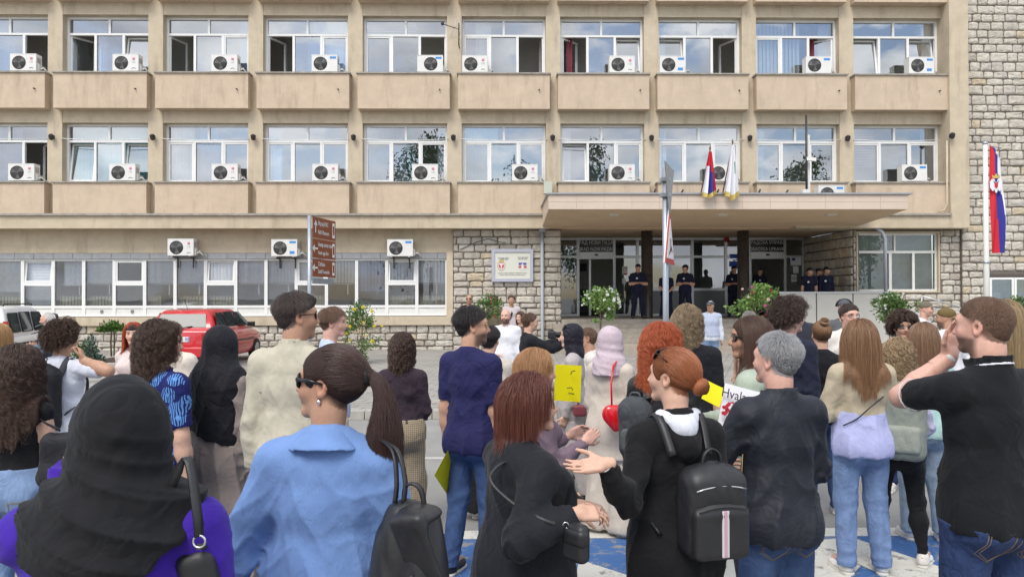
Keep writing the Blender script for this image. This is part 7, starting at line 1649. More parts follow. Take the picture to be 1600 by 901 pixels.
    d = s.wr[0]-s.el[0]; d /= np.linalg.norm(d); garment('wristband', s, [ring_prim(s.wr[0]-d*.01, d, .031, .007, .004)], .004, pm('band_white', (.7,.7,.68), .4), b, 0)
def pattern_mat(name, kind, a, b, c=None, scale=30):
    if name in MATS: return MATS[name]
    m = cloth(name, a, .85); N = m.node_tree.nodes; L = m.node_tree.links; bs = N['Principled BSDF']; tc = N.new('ShaderNodeTexCoord')
    mx = N.new('ShaderNodeMix'); mx.data_type = 'RGBA'; mx.inputs[6].default_value = (*a, 1); mx.inputs[7].default_value = (*b, 1)
    if kind == 'leaf':
        nz = N.new('ShaderNodeTexNoise'); nz.inputs['Scale'].default_value = 6; vr = N.new('ShaderNodeTexVoronoi'); vr.inputs['Scale'].default_value = 11; wv = N.new('ShaderNodeTexWave'); wv.inputs['Scale'].default_value = 26; wv.inputs['Distortion'].default_value = 9; wv.inputs['Detail'].default_value = 1; wv.inputs['Detail Scale'].default_value = .6
        L.new(tc.outputs['Object'], vr.inputs[0]); L.new(tc.outputs['Object'], wv.inputs[0]); lt = N.new('ShaderNodeMath'); lt.operation = 'LESS_THAN'; lt.inputs[1].default_value = .50; L.new(vr.outputs['Distance'], lt.inputs[0])
        gt = N.new('ShaderNodeMath'); gt.operation = 'GREATER_THAN'; gt.inputs[1].default_value = .52; L.new(wv.outputs['Fac'], gt.inputs[0]); ml = N.new('ShaderNodeMath'); ml.operation = 'MULTIPLY'; L.new(lt.outputs[0], ml.inputs[0]); L.new(gt.outputs[0], ml.inputs[1])
        rg = N.new('ShaderNodeMath'); rg.operation = 'LESS_THAN'; rg.inputs[1].default_value = .17; L.new(vr.outputs['Distance'], rg.inputs[0]); mm = N.new('ShaderNodeMath'); mm.operation = 'MAXIMUM'; L.new(ml.outputs[0], mm.inputs[0]); L.new(rg.outputs[0], mm.inputs[1]); L.new(mm.outputs[0], mx.inputs[0])
    else:
        ws = []
        for d in (('X', 'Z') if kind == 'plaid' else ('X',)):
            wv = N.new('ShaderNodeTexWave'); wv.bands_direction = d; wv.inputs['Scale'].default_value = scale; L.new(tc.outputs['Object'], wv.inputs[0]); gt = N.new('ShaderNodeMath'); gt.operation = 'GREATER_THAN'; gt.inputs[1].default_value = .72; L.new(wv.outputs['Fac'], gt.inputs[0]); ws.append(gt)
        if len(ws) == 2:
            ad = N.new('ShaderNodeMath'); ad.operation = 'ADD'; L.new(ws[0].outputs[0], ad.inputs[0]); L.new(ws[1].outputs[0], ad.inputs[1]); hf = N.new('ShaderNodeMath'); hf.operation = 'MULTIPLY'; hf.inputs[1].default_value = .5; L.new(ad.outputs[0], hf.inputs[0]); L.new(hf.outputs[0], mx.inputs[0])
        else: L.new(ws[0].outputs[0], mx.inputs[0])
    L.new(mx.outputs[2], bs.inputs['Base Color']); return m
def C(nm, r, g, b, **k): return cloth(nm, lin(r, g, b), **k)
DK, BR, LB, RD, BL = lin(34,28,27), lin(70,48,38), lin(112,84,62), lin(150,62,34), lin(150,126,98)
def generic_pack(s, label, mats, w=.15, d=.09, h=.23, cz=.66, dx=0, sides=(0,1), white=None, pocket=True):
    H = s.H; bp = empty('backpack', lp(s, dx, -.2, .6*H).tolist(), label, 'backpack'); c = lp(s, dx, -.075*H-d, cz*H); ax = np.stack([s.x, s.y, _f((0,0,1))]); v = s.l['h']*.8
    prop('bag_body', [rbox(c-_f((0,0,.02)), (w,d,h), ax, .07), ell(c+_f((0,0,h*.6)), (w*.92,d,h*.5), .05, 'u', ax)], v, mats[0], bp, amp=.004)
    if pocket: prop('pocket', [rbox(c-s.y*d*.85-_f((0,0,h*.42)), (w*.8,.035,h*.42), ax, .03)], v, mats[1 % len(mats)], bp, amp=.003)
    hk = [c+s.x*a+_f((0,0,z)) for a, z in ((-.03,h*1.02),(-.02,h*1.2),(.02,h*1.2),(.03,h*1.02))]; strap('handle', [tuple(p) for p in hk], .02, .008, mats[-1], bp, tuple(c))
    straps(bp, s, .026, .05, mats[-1], 0, cz-.08, sides, .08)
    if white is not None:
        for k, sc in enumerate((.86, .72)):
            q = MB(); q.tube([tuple(c+s.x*w*sc*math.cos(a)-s.y*(d+.006+.010*math.cos(a)**2*-1)+_f((0,0,-h*.35+h*1.05*sc*math.sin(a)))) for a in [math.pi*i/14 for i in range(15)]], .006, 6); q.build('piping', white, bp)
        prop('panel', [ell(c-s.y*(d*.93)+_f((0,0,h*.05)), (w*.45,.02,h*.26), .01, 'u', ax)], v*.8, white, bp)
        q = MB(); q.obox(Vector((c-s.y*(d+.004)+_f((0,0,h*.62))).tolist()), Vector((s.x*.03).tolist()), Vector((s.y*.004).tolist()), (0,0,.012)); q.build('logo', white, bp)
    return bp, c, ax
def crowd_mid():
    # 3 girl at the left edge
    s, b = person('young woman with waist-length dark curls in a black tank top at the left edge', 30, 533, 4.0, 4, 'f', headyaw=-6, arms=('down', ((.18,.02,-1),(-.1,.3,-.9))), face=dict(skin='fair'), hairs=('long_curly', lin(46,33,28), dict(length=.46, tip=lin(96,72,58), thick=1.2)), tops=[dict(name='tank_top', mat=C('black_rib',24,24,27), ease=.006, sleeve=.10, hem=.575, fold=.5)], leg=dict(mat=jean_light, waist=.6, wide=.010, ease=.006))
    back_pockets(s, b, jean_light)
    bg = empty('tote_bag', pix(100, 700, 3.55), 'slouchy black tote bag beside the curly-haired woman in the tank top', 'bag'); c = _f(tuple(pix(98, 708, 3.6)))
    prop('bag_body', [rbox(c-_f((0,0,.03)), (.10,.05,.13), None, .045), ell(c-_f((0,0,.11)), (.12,.065,.07), .04)], .01, black_nylon, bg, amp=.006)
    strap('strap', [tuple(lp(s, .10, .06, .72*s.H)), tuple(lp(s, .11, -.01, .815*s.H)), tuple(lp(s, .14, -.06, .76*s.H)), tuple(c+_f((.0,-.03,.12)))], .02, .006, black_nylon, bg, tuple(s.chs))
    # 4 white tee with backpack
    wt = C('white_cotton',216,219,232)
    s, b = person('young man with dark mop hair and white T-shirt wearing a black sports backpack', 99, 498, 5.8, -8, 'm', headyaw=-28, arms=('down', ('ik', pix(130, 562, 5.72), (.12,.3,-1), (-.35,.2,.9), (-.9,-.2,0), (0,-1,.2), (.6,.7,.5))), face=dict(skin='tan'), hairs=('mop', lin(42,34,34), dict(length=.075, tip=lin(84,72,70))), tops=[dict(name='t_shirt', mat=wt, sleeve=.38, ease=.018)], leg=dict(mat=jean_grey), shoe=(white_shoe,))
    generic_pack(s, 'black sports backpack with curved white piping on the mop-haired man', [black_nylon, C('grey_nylon',70,72,78)], .155, .08, .24, .66, -.03, white=pm('white_print', (.72,.72,.74), .5))
    # 5 leaf shirt
    leaf = pattern_mat('leaf_print', 'leaf', lin(28,34,92), lin(92,140,200))
    s, b = person('person with shoulder-length dark wavy hair in a blue leaf-print shirt', 252, 493, 4.3, -28, 'm', shw=.94, headyaw=-32, arms=('down', 'down'), face=dict(skin='fair'), hairs=('long_curly', lin(42,32,29), dict(length=.27, tip=lin(92,72,62), vol=.034)), tops=[dict(name='shirt', mat=leaf, sleeve=.42, ease=.018, arme=.022, collar=.03)], leg=dict(mat=jean_grey), shoe=(dark_shoe,))
    # 6, 7
    s, b = person('red-haired woman in a dark beanie and pale pink jacket facing the camera', 209, 501, 7.4, 172, 'f', headyaw=22, face=dict(skin='fair'), hairs=('long', RD, dict(length=.3)), tops=[dict(name='jacket', mat=C('pale_pink',226,208,204), ease=.02)], leg=dict(mat=jean_grey), shoe=(white_shoe,))
    beret(s, b, C('dark_knit',44,40,42), brim=False, h=.012)
    person('person in a cream jacket mostly hidden behind the leaf-print shirt', 268, 500, 6.4, -8, 'm', face=dict(skin='fair'), hairs=('short', lin(96,80,66)), tops=[dict(name='jacket', mat=C('cream_cotton',226,214,200), ease=.03, arme=.028, hem=.48)], leg=dict(mat=jean_mid), shoe=(white_shoe,))
    # 8 black headscarf, taupe dress
    s, b = person('slim woman in a long black headscarf and taupe ankle-length dress', 346, 505, 4.6, -22, 'f', g=1.05, face=dict(skin='fair', ear=False), tops=[dict(name='dress', mat=C('taupe',148,136,130), ease=.018, hem=.06, hemflare=.13, nfold=10, fold=1.4, arme=.024)], shoe=(dark_shoe,))
    headscarf(s, b, C('black_chiffon',27,27,33, rough=.75), .010, .59, 1.02, amp=.006, seed=9, tilt=-.35, diag=True)
    # 9 beige jacket man
    bj = C('beige_twill',196,189,170, wr=.4)
    s, b = person('tall man in a beige twill jacket with short dark hair and sunglasses', 478, 451, 4.1, -10, 'm', xo=-.05, headyaw=-50, face=dict(skin='tan', beard=.25), hairs=('fade', lin(52,42,40), dict(tip=lin(104,90,86))), tops=[dict(name='jacket', mat=bj, ease=.022, arme=.022, hem=.44, collar=.035, fold=.75)], leg=dict(mat=slacks_black), shoe=(dark_shoe,))
    glasses(s, b, frame_black, dark_lens, 0, .003); H = s.H
    q = MB(); q.tube([tuple(lp(s, x, -(.105+.012)*1.0*math.sqrt(max(.05, 1-(x/.22)**2))-.022, .705*H)) for x in (-.17,-.12,-.06,0,.06,.12,.17)], .004, 5); q.build('yoke_seam', C('beige_seam',168,160,140), b)
    # 10 boy
    s, b = person('fair boy with a brown fringe in profile behind the beige jacket', 520, 477, 6.2, -68, 'm', headyaw=-18, face=dict(skin='pink'), hairs=('short', lin(96,70,54), dict(length=.075, vol=.016)), tops=[dict(name='t_shirt', mat=C('pale_blue_tee',190,205,232), sleeve=.4)], leg=dict(mat=jean_mid), shoe=(white_shoe,))
    # 11 curly bob
    s, b = person('woman with a dark curly bob in an aubergine sweater and checked skirt', 629, 518, 5.7, -4, 'f', headyaw=-6, arms=('clasp', 'clasp'), face=dict(skin='fair'), hairs=('bob_curly', lin(44,35,33), dict(length=.21, tip=lin(92,80,74))), tops=[dict(name='sweater', mat=C('aubergine',58,46,56), ease=.016, hem=.56, arme=.022, fold=1.1)], leg=dict(name='skirt', mat=pattern_mat('check_skirt', 'plaid', lin(160,146,122), lin(96,84,68), scale=22), wide=.03, ease=.012, hem=.1), shoe=(dark_shoe,))
    # 12 navy tee
    s, b = person('dark-haired man with beard and glasses in a navy T-shirt and blue jeans', 746, 475, 4.87, -32, 'm', xo=-.035, headyaw=-48, g=.92, shw=.92, arms=(((.10,-.06,-1),(.02,.12,-1),(0,.1,-1)), ((.10,.05,-1),(.0,.25,-.95))), stride=.03, face=dict(skin='mid', beard=.75), hairs=('short', lin(36,30,30), dict(length=.05)), tops=[dict(name='t_shirt', mat=C('navy_cotton',38,38,82), sleeve=.42, ease=.020, arme=.022, hem=.46)], leg=dict(mat=jean_mid), shoe=(dark_shoe, white_sole))
    glasses(s, b, frame_gold, glass('tint_lens', .12, (.6,.5,.35)), 0, .002)
    w = Vector(s.wr[0].tolist()); sheet('yellow_card', [pix(700, 703, 4.75), pix(711, 745, 5.0), pix(702, 777, 4.95), pix(679, 742, 4.7)], yellow_card, 'yellow card held down by the navy T-shirt man beside his jeans', 'card', bend=.0)
    # 14
    s, b = person('woman with straight light-brown fringe and mauve blouse behind the black coat', 838, 543, 3.95, -72, 'f', headyaw=-8, arms=(((.12,.25,-1),(-.1,.85,.4)), ((.12,.2,-1),(-.15,.75,.45))), face=dict(skin='pink'), hairs=('long', lin(150,112,76), dict(length=.15, vol=.03)), tops=[dict(name='blouse', mat=C('mauve',122,104,116), sleeve=1)], leg=dict(mat=slacks_black), shoe=(dark_shoe,))
    sheet('yellow_card', [pix(868, 569, 4.55), pix(909, 571, 4.6), pix(907, 628, 4.6), pix(865, 625, 4.55)], yellow_card, 'upright yellow card with handwriting held up in front of the pale suit', 'card', bend=.006)
    ink = pm('ink', (.10,.09,.02), .7)
    for (a, c_) in (((893,580),(899,579)), ((893,580),(892,585)), ((886,606),(893,605)), ((893,605),(895,609)), ((888,614),(897,615))):
        q = MB(); q.tube([pix(a[0], a[1], 4.555), pix(c_[0], c_[1], 4.555)], .003, 4); q.build('handwriting', ink, bpy.data.objects['yellow_card.001'])
    # 15
    s, b = person('person in a cream jacket with black piping and black wide trousers behind the navy T-shirt', 765, 506, 6.1, -20, 'f', g=1.1, face=dict(skin='fair'), hairs=('short', DK), tops=[dict(name='jacket', mat=C('cream_knit',205,196,184), ease=.03, hem=.30, arme=.026, hemflare=.03)], leg=dict(mat=slacks_black, wide=.06, hem=.04), shoe=(white_shoe, white_sole))
    q = MB(); q.tube([tuple(lp(s, .12, -.10, .76*s.H)), tuple(lp(s, .16, -.07, .68*s.H)), tuple(lp(s, .17, -.06, .58*s.H))], .008, 5); q.build('piping', black_nylon, b)
    # 16-18
    s, b = person('bald bearded man in a white shirt facing the camera', 790, 481, 11.6, 165, 'm', g=1.12, arms=('down', 'clasp'), face=dict(skin='pink', beard=1.0, beardcol=(.10,.06,.045)), tops=[dict(name='shirt', mat=C('white_shirt',232,232,238), ease=.02, collar=.03)], leg=dict(mat=jean_dark), shoe=(dark_shoe,))
    s, b = person('man in a black sweater raising a camera to his eye', 828, 487, 9.4, -78, 'm', arms=('camera', 'camera'), face=dict(skin='fair'), hairs=('short', lin(84,62,48)), tops=[dict(name='sweater', mat=C('black_knit',28,30,36), ease=.02)], leg=dict(mat=jean_dark), shoe=(dark_shoe,))
    cm = empty('camera', pix(862, 523, 9.3), 'black camera held out by the man in the black sweater', 'camera'); c = _f(tuple(pix(862, 523, 9.3)))
    prop('camera_body', [rbox(c, (.05,.075,.05), None, .015)], .01, black_leather, cm); prop('lens', [cap(c+_f((.04,0,0)), c+_f((.13,0,0)), .036, .04)], .01, frame_black, cm); prop('viewfinder', [rbox(c+_f((-.01,0,.055)), (.03,.03,.02), None, .01)], .01, black_leather, cm)
    person('brown-haired woman partly hidden behind the cameraman', 813, 485, 13.2, 150, 'f', face=dict(skin='fair'), hairs=('long', BR, dict(length=.22)), tops=[dict(name='top', mat=C('brown_top',92,72,60))], leg=dict(mat=jean_dark), shoe=(dark_shoe,))
    # 19
    suit = C('pale_grey_suit',186,178,176)
    s, b = person('woman in a pale grey trouser suit and tight black headscarf in profile', 893, 503, 6.7, 78, 'f', headyaw=6, stride=.085, arms=('relax', 'fwd'), face=dict(skin='fair', ear=False), tops=[dict(name='jacket', mat=suit, ease=.02, hem=.44, collar=.02)], leg=dict(mat=suit, wide=.03, ease=.012), shoe=(dark_shoe,))
    headscarf(s, b, C('black_satin',30,28,40, rough=.6), .010, cape=False, amp=.004); glasses(s, b, frame_black, dark_lens, 1, .003)
    bg = empty('handbag', pix(907, 640, 6.5), 'small burgundy bag at the pale grey suit', 'bag'); prop('bag_body', [rbox(_f(tuple(pix(906, 641, 6.45))), (.06,.03,.05), None, .02)], .009, pm('burgundy', lin(120,60,66), .4), bg); q = MB(); q.tube([pix(903, 634, 6.44), lp(s, .06, -.06, .815*s.H).tolist()], .006, 5); q.build('strap', pm('burgundy', lin(120,60,66), .4), bg)
    # 20
    person('young man with cropped hair in a white T-shirt between the two headscarves', 918, 508, 7.3, 95, 'm', headyaw=-12, face=dict(skin='mid'), hairs=('buzz', lin(92,70,54)), tops=[dict(name='t_shirt', mat=C('offwhite_tee',224,218,210), sleeve=.4, ease=.02)], leg=dict(mat=jean_grey), shoe=(dark_shoe,))
    # 21
    lin_ = C('beige_linen',212,200,186, wr=.3)
    s, b = person('woman in lilac headscarf and belted beige tunic over wide beige trousers', 955, 507, 5.73, -38, 'f', g=1.06, headyaw=-18, arms=('clasp', 'clasp'), face=dict(skin='fair', ear=False), tops=[dict(name='tunic', mat=lin_, ease=.016, hem=.36, arme=.018, hemflare=.02, fold=.5, amp=.001)], leg=dict(mat=lin_, wide=.055, ease=.016, hem=.015, amp=.002), shoe=(white_shoe, white_sole))
    headscarf(s, b, C('lilac_jersey',204,186,194), .011, .76, .66, amp=.006, seed=4); H = s.H
    garment('belt', s, [cap(s.wst-s.z*.012*H, s.wst+s.z*.012*H, .060*H, .060*H, .01, u=s.x, fl=1.33), plane(s.wst+s.z*.014*H, s.z, *ALL), plane(s.wst-s.z*.014*H, -s.z, *ALL)], .010, lin_, b, 0)
    red = pm('red_patent', lin(196,20,32), .22, coat=.4)
    bg = empty('red_handbag', pix(966, 650, 5.5), 'round red bag on a thin red strap over the beige tunic', 'bag'); c = _f(tuple(pix(960, 651, 5.45)))
    prop('bag_body', [ell(c+_f((-.030,0,.020)), (.062,.035,.070), .03), ell(c+_f((.034,0,.026)), (.056,.035,.066), .03), ell(c+_f((.010,0,-.050)), (.042,.03,.062), .06)], .008, red, bg)
    q = MB(); q.tube([tuple(pix(956, 637, 5.46)), tuple(pix(955, 600, 5.49)), tuple(pix(958, 572, 5.55)), tuple(pix(966, 561, 5.62)), tuple(lp(s, .10, .06, .79*H))], .008, 6); q.build('strap', red, bg)
    # 22
    leather = pm('leather_jacket', (.022,.022,.025), .42, var=.2, vs=20, bump=.5, bs=60, dist=.006, obj=True)
    s, b = person('woman with long curly copper-red hair and black leather jacket', 1036, 499, 4.3, -18, 'f', headyaw=-34, face=dict(skin='fair'), hairs=('long_curly', lin(146,58,30), dict(length=.30, tip=lin(206,112,66), vol=.04)), tops=[dict(name='jacket', mat=leather, ease=.02, fold=1.3)], leg=dict(mat=slacks_black), shoe=(dark_shoe,))
    glasses(s, b, frame_black, dark_lens, 0, .003)
    generic_pack(s, 'charcoal backpack hanging off the shoulder of the red-haired woman', [C('charcoal_canvas',74,78,82), C('charcoal_flap',92,96,98)], .095, .06, .16, .655, -.14, sides=(0,))
    # 24
    s, b = person('man with ash-blond curls to the shoulder in a black T-shirt', 1074, 472, 5.6, -12, 'm', headyaw=-10, face=dict(skin='fair'), hairs=('long_curly', lin(104,86,64), dict(length=.20, tip=lin(178,156,124), vol=.036)), tops=[dict(name='t_shirt', mat=C('black_tee',28,29,34), sleeve=.42, ease=.02)], leg=dict(mat=jean_grey), shoe=(white_shoe,))
    strap('bag_strap', [tuple(lp(s, .12, -.09, .70*s.H)), tuple(lp(s, .07, -.075, .78*s.H)), tuple(lp(s, .045, -.02, .822*s.H)), tuple(lp(s, .045, .06, .78*s.H))], .035, .006, C('grey_strap',110,112,120), b, tuple(s.chs))
    # 25
    s, b = person('elderly man in a flat cap, striped shirt and grey-blue waistcoat by the steps', 1110, 468, 16.4, 172, 'm', z0=.0, headyaw=-28, g=1.05, arms=('down', 'hip'), face=dict(skin='tan', scalp=lin(150,150,150)), tops=[dict(name='shirt', mat=C('white_stripe_shirt',216,220,230), ease=.018, collar=.03), dict(name='waistcoat', mat=pattern_mat('waistcoat', 'stripe', lin(150,160,184), lin(190,196,210), scale=26), ease=.028, sleeve=0, hem=.52)], leg=dict(mat=jean_light, waist=.6), shoe=(dark_shoe,))
    beret(s, b, C('grey_tweed',66,72,82), brim=True, h=.014, name='flat_cap', flat=.02)
    # 26
    sage = C('sage_cotton',178,190,172, wr=.5)
    s, b = person('woman with long straight brown hair and sunglasses in a sage green jacket', 1172, 489, 4.15, 62, 'f', headyaw=18, arms=('clasp', 'fwd'), face=dict(skin='tan'), hairs=('long', lin(72,44,36), dict(length=.42)), tops=[dict(name='jacket', mat=sage, ease=.028, hem=.44, arme=.03, hemflare=.03)], leg=dict(mat=C('plum_slacks',62,56,66), wide=.02), shoe=(white_shoe, white_sole))
    glasses(s, b, frame_black, dark_lens, 0, .004, 1.05, True)
    # placard
    pl = sheet('placard', [pix(1133, 598, 3.7), pix(1206, 617, 3.7), pix(1186, 712, 3.62), pix(1116, 692, 3.62)], pm('white_paper', (.78,.78,.82), .6), 'white paper placard with black and red lettering held beside the dark zip jacket', 'placard', bend=.004)
    up = (pix(1133, 598, 3.7)-pix(1116, 692, 3.62)).normalized(); ux = (pix(1206, 617, 3.7)-pix(1133, 598, 3.7)).normalized(); nn = ux.cross(up).normalized(); rot = Matrix((ux, up, nn)).transposed().to_euler()
    blk_ink, red_ink = pm('black_ink', (.03,.03,.035), .6), pm('red_ink', (.48,.02,.04), .6)
    for (tx, px_, py_, sz, mm) in (('Hvala', 1147, 617, .068, blk_ink), ('v', 1165.5, 622, .068, red_ink), ('Okr', 1153, 640, .085, red_ink), ('P', 1142, 648, .062, blk_ink)):
        t = text('lettering', tx, sz, pix(px_, py_, 3.655 if py_ < 630 else 3.635), rot, mm, pl, 'CENTER', .0008, .85)
    for (px_, py_) in ((1136, 634), (1135, 643)):
        c = pix(px_, py_, 3.62); q = MB(); q.obox(c, (ux*.4+up*.6)*.028, (up*.4-ux*.6)*.012, nn*.001); q.obox(c-ux*.015-up*.010, (ux*.5-up*.5)*.012, (up*.5+ux*.5)*.010, nn*.001); q.build('check_mark', red_ink, pl)
    sheet('yellow_card', [pix(1106, 594, 4.0), pix(1133, 607, 4.0), pix(1124, 636, 3.95), pix(1096, 622, 3.95)], yellow_card, 'small yellow card beside the white placard', 'card', bend=.004)
    person('grey-haired person in a pale green T-shirt behind the sage jacket', 1170, 484, 9.8, 20, 'm', face=dict(skin='fair'), hairs=('grey', lin(120,116,112)), tops=[dict(name='t_shirt', mat=C('pale_green',180,198,178), sleeve=.45, ease=.02)], leg=dict(mat=C('olive',92,94,74)), shoe=(dark_shoe,))
    # 29-32
    person('smiling young man with dark curly hair in a navy jacket', 1234, 462, 5.8, -62, 'm', headyaw=-14, face=dict(skin='pink', lip=(.42,.18,.16)), hairs=('curly_short', lin(52,40,36), dict(length=.075, tip=lin(98,80,70))), tops=[dict(name='jacket', mat=C('navy_jacket',34,38,56), ease=.02, collar=.03)], leg=dict(mat=jean_dark), shoe=(dark_shoe,))
    s, b = person('person in a dark brown beanie behind the curly-haired man', 1243, 460, 8.2, 10, 'm', face=dict(skin='fair'), tops=[dict(name='jacket', mat=C('slate_jacket',52,54,66), ease=.02)], leg=dict(mat=jean_dark), shoe=(dark_shoe,)); beret(s, b, C('brown_knit',72,64,58), brim=False, h=.014)
    person('woman with a messy light-brown top bun and black T-shirt', 1283, 497, 6.2, -12, 'f', headyaw=6, arms=('cross', 'cross'), face=dict(skin='fair'), hairs=('bun', lin(104,74,52), dict(tip=lin(160,122,88))), tops=[dict(name='t_shirt', mat=C('black_crew',30,30,34), sleeve=.4, ease=.014)], leg=dict(mat=jean_mid), shoe=(white_shoe,))
    s, b = person('man with glasses and dark hair in an open white shirt', 1327, 472, 7.6, 172, 'm', headyaw=14, g=1.08, face=dict(skin='pink'), hairs=('short', lin(60,46,42), dict(length=.03)), tops=[dict(name='shirt', mat=C('ivory_shirt',228,222,214), ease=.024, collar=.03)], leg=dict(mat=jean_mid), shoe=(white_shoe,)); glasses(s, b, frame_black, clear_lens, 0, .0025)
    s, b = person('person in a grey cap with black headphones behind the man with glasses', 1319, 466, 10.5, 160, 'm', face=dict(skin='fair'), tops=[dict(name='jacket', mat=C('grey_jacket',92,94,98), ease=.02)], leg=dict(mat=jean_dark), shoe=(dark_shoe,)); beret(s, b, C('grey_cap',86,88,92), brim=True, h=.016)
    q = MB(); t = lambda p: Vector((s.hc+s.HM.T@(_f(p)*s.hsc)).tolist()); q.tube([t((.105*math.cos(a), 0, .105*math.sin(a)+.02)) for a in [math.pi*i/10 for i in range(11)]], .014, 6); q.build('headphones', frame_black, b)
    # 33 cropped beige jacket
    s, b = person('woman with long straight brown hair, cropped beige jacket and light blue jeans', 1344, 494, 4.85, -4, 'f', headyaw=-6, arms=('cross', 'cross'), face=dict(skin='fair'), hairs=('long', lin(104,74,54), dict(length=.44, tip=lin(150,112,84))), tops=[dict(name='blouse', mat=C('lavender_poplin',186,190,232), ease=.014, hem=.46, sleeve=.2, hemflare=.0), dict(name='jacket', mat=C('oat_wool',196,182,156), ease=.024, hem=.585, arme=.024, fold=.8)], leg=dict(mat=denim('jean_sky', lin(122,146,186)), wide=.008, ease=.005), shoe=(white_shoe, white_sole))
    strap('chain_strap', [tuple(lp(s, .10, -.11, .70*s.H)), tuple(lp(s, .0, -.142, .66*s.H)), tuple(lp(s, -.08, -.132, .615*s.H)), tuple(lp(s, -.15, -.09, .585*s.H))], .008, .005, metal_dark, b, tuple(s.chs))
    # 34-38
    s, b = person('dark curly-haired man with sunglasses facing the camera, half hidden', 1411, 484, 6.8, 150, 'm', headyaw=16, face=dict(skin='tan'), hairs=('curly_short', lin(46,36,36), dict(tip=lin(96,82,78))), tops=[dict(name='shirt', mat=C('dark_shirt',52,52,60), ease=.02)], leg=dict(mat=jean_dark), shoe=(white_shoe,)); glasses(s, b, frame_black, dark_lens, 0, .0035, 1.08)
    s, b = person('woman with shoulder-length blond curls, lavender top and black leggings', 1402, 522, 5.0, -32, 'f', headyaw=24, stride=.02, stance=1.4, arms=('clasp', 'clasp'), face=dict(skin='fair'), hairs=('long_curly', lin(112,88,64), dict(length=.24, tip=lin(196,170,132), vol=.034)), tops=[dict(name='top', mat=C('lavender_knit',196,194,222), ease=.014, hem=.53)], leg=dict(mat=slacks_black, ease=.002, hem=.055, amp=.002), shoe=(white_shoe, white_sole))
    gp, c, ax = generic_pack(s, 'large grey-green backpack on the woman in black leggings', [C('sage_nylon',148,154,144, rough=.6), C('sage_pocket',158,163,152, rough=.6)], .15, .085, .22, .645, .03)
    # 36
    person('woman with long light-brown hair, mint top and pale ripped jeans', 1442, 500, 5.5, -14, 'f', headyaw=8, arms=('clasp', 'clasp'), face=dict(skin='fair'), hairs=('long', lin(112,82,62), dict(length=.40, tip=lin(158,124,96))), tops=[dict(name='top', mat=C('mint_jersey',178,212,208), ease=.016)], leg=dict(mat=jean_pale, wide=.010), shoe=(white_shoe, white_sole))
    s, b = person('man in a beige baseball cap standing near the stone wall', 1446, 469, 11.5, -130, 'm', face=dict(skin='pink', beard=.3), tops=[dict(name='shirt', mat=C('white_plain',224,224,226), ease=.02)], leg=dict(mat=jean_dark), shoe=(white_shoe,)); beret(s, b, C('khaki_cap',112,106,88), brim=True, h=.015)
    s, b = person('man in a backwards olive cap and white T-shirt', 1478, 479, 8.6, 18, 'm', headyaw=30, face=dict(skin='tan', beard=.7), tops=[dict(name='t_shirt', mat=C('white_heavy',230,230,234), sleeve=.45, ease=.03)], leg=dict(mat=jean_mid), shoe=(white_shoe,)); beret(s, b, C('olive_cap',112,94,60), brim=True, back=True, h=.012)
    # 40, 41, 44
    person('woman with long straight dark-blond hair behind the man in the black polo', 1569, 464, 4.5, -18, 'f', headyaw=-8, face=dict(skin='fair'), hairs=('long', lin(112,92,66), dict(length=.52, tip=lin(186,160,118))), tops=[dict(name='top', mat=C('white_top',226,228,232), ease=.018)], leg=dict(mat=jean_pale, wide=.03), shoe=(white_shoe, brown_sole))
    person('person in a white T-shirt at the right edge of the crowd', 1598, 498, 7.0, 10, 'm', face=dict(skin='fair'), hairs=('short', BR), tops=[dict(name='t_shirt', mat=C('white_edge',226,228,232), sleeve=.4, ease=.03)], leg=dict(mat=jean_mid), shoe=(white_shoe,))
    person('person with straight blond hair cut off by the left edge', -2, 502, 6.6, 0, 'f', face=dict(skin='fair'), hairs=('long', lin(150,116,76), dict(length=.35)), tops=[dict(name='top', mat=C('beige_top',190,170,140), ease=.018)], leg=dict(mat=jean_mid), shoe=(white_shoe,))
    # 42 phone man
    s, b = person('white-haired man in a navy waistcoat looking down at his phone beside the van', 75, 485, 12.0, 95, 'm', z0=.0, headpitch=-28, g=1.1, arms=('phone', 'phone'), face=dict(skin='pink'), hairs=('buzz', lin(190,186,182)), tops=[dict(name='shirt', mat=pattern_mat('check_shirt', 'plaid', lin(96,118,132), lin(60,76,96), scale=24), ease=.016), dict(name='waistcoat', mat=C('navy_vest',40,44,58), ease=.03, sleeve=0, hem=.47)], leg=dict(mat=jean_dark), shoe=(dark_shoe,))
    c = pix(57, 519.5, 12.0); q = MB(); q.obox(c, (.075,0,.02), (0,.035,0), (-.001,0,.004)); o = q.build('phone', frame_black, None, (0,0,0)); tag(o, 'dark phone in the hand of the white-haired man', 'phone')
    person('dark-haired person behind the white-haired man with the phone', 83, 488, 14.5, 60, 'm', face=dict(skin='fair'), hairs=('short', DK), tops=[dict(name='jacket', mat=C('dim_jacket',50,52,60), ease=.02)], leg=dict(mat=jean_dark), shoe=(dark_shoe,))
    # 45-47 by the stone wall
    s, b = person('bald man in sunglasses, black waistcoat and white T-shirt by the stone wall', 733, 459, 19.8, 175, 'm', g=1.08, face=dict(skin='tan'), tops=[dict(name='t_shirt', mat=C('white_far',226,226,228), sleeve=.45), dict(name='waistcoat', mat=C('black_vest',34,34,38), ease=.026, sleeve=0)], leg=dict(mat=jean_dark), shoe=(dark_shoe,)); glasses(s, b, frame_black, dark_lens)
    person('dark-haired man in an olive jacket by the stone wall', 773, 461, 20.3, 165, 'm', face=dict(skin='tan'), hairs=('short', DK), tops=[dict(name='jacket', mat=C('olive_jacket',104,96,78), ease=.02)], leg=dict(mat=jean_dark), shoe=(dark_shoe,))
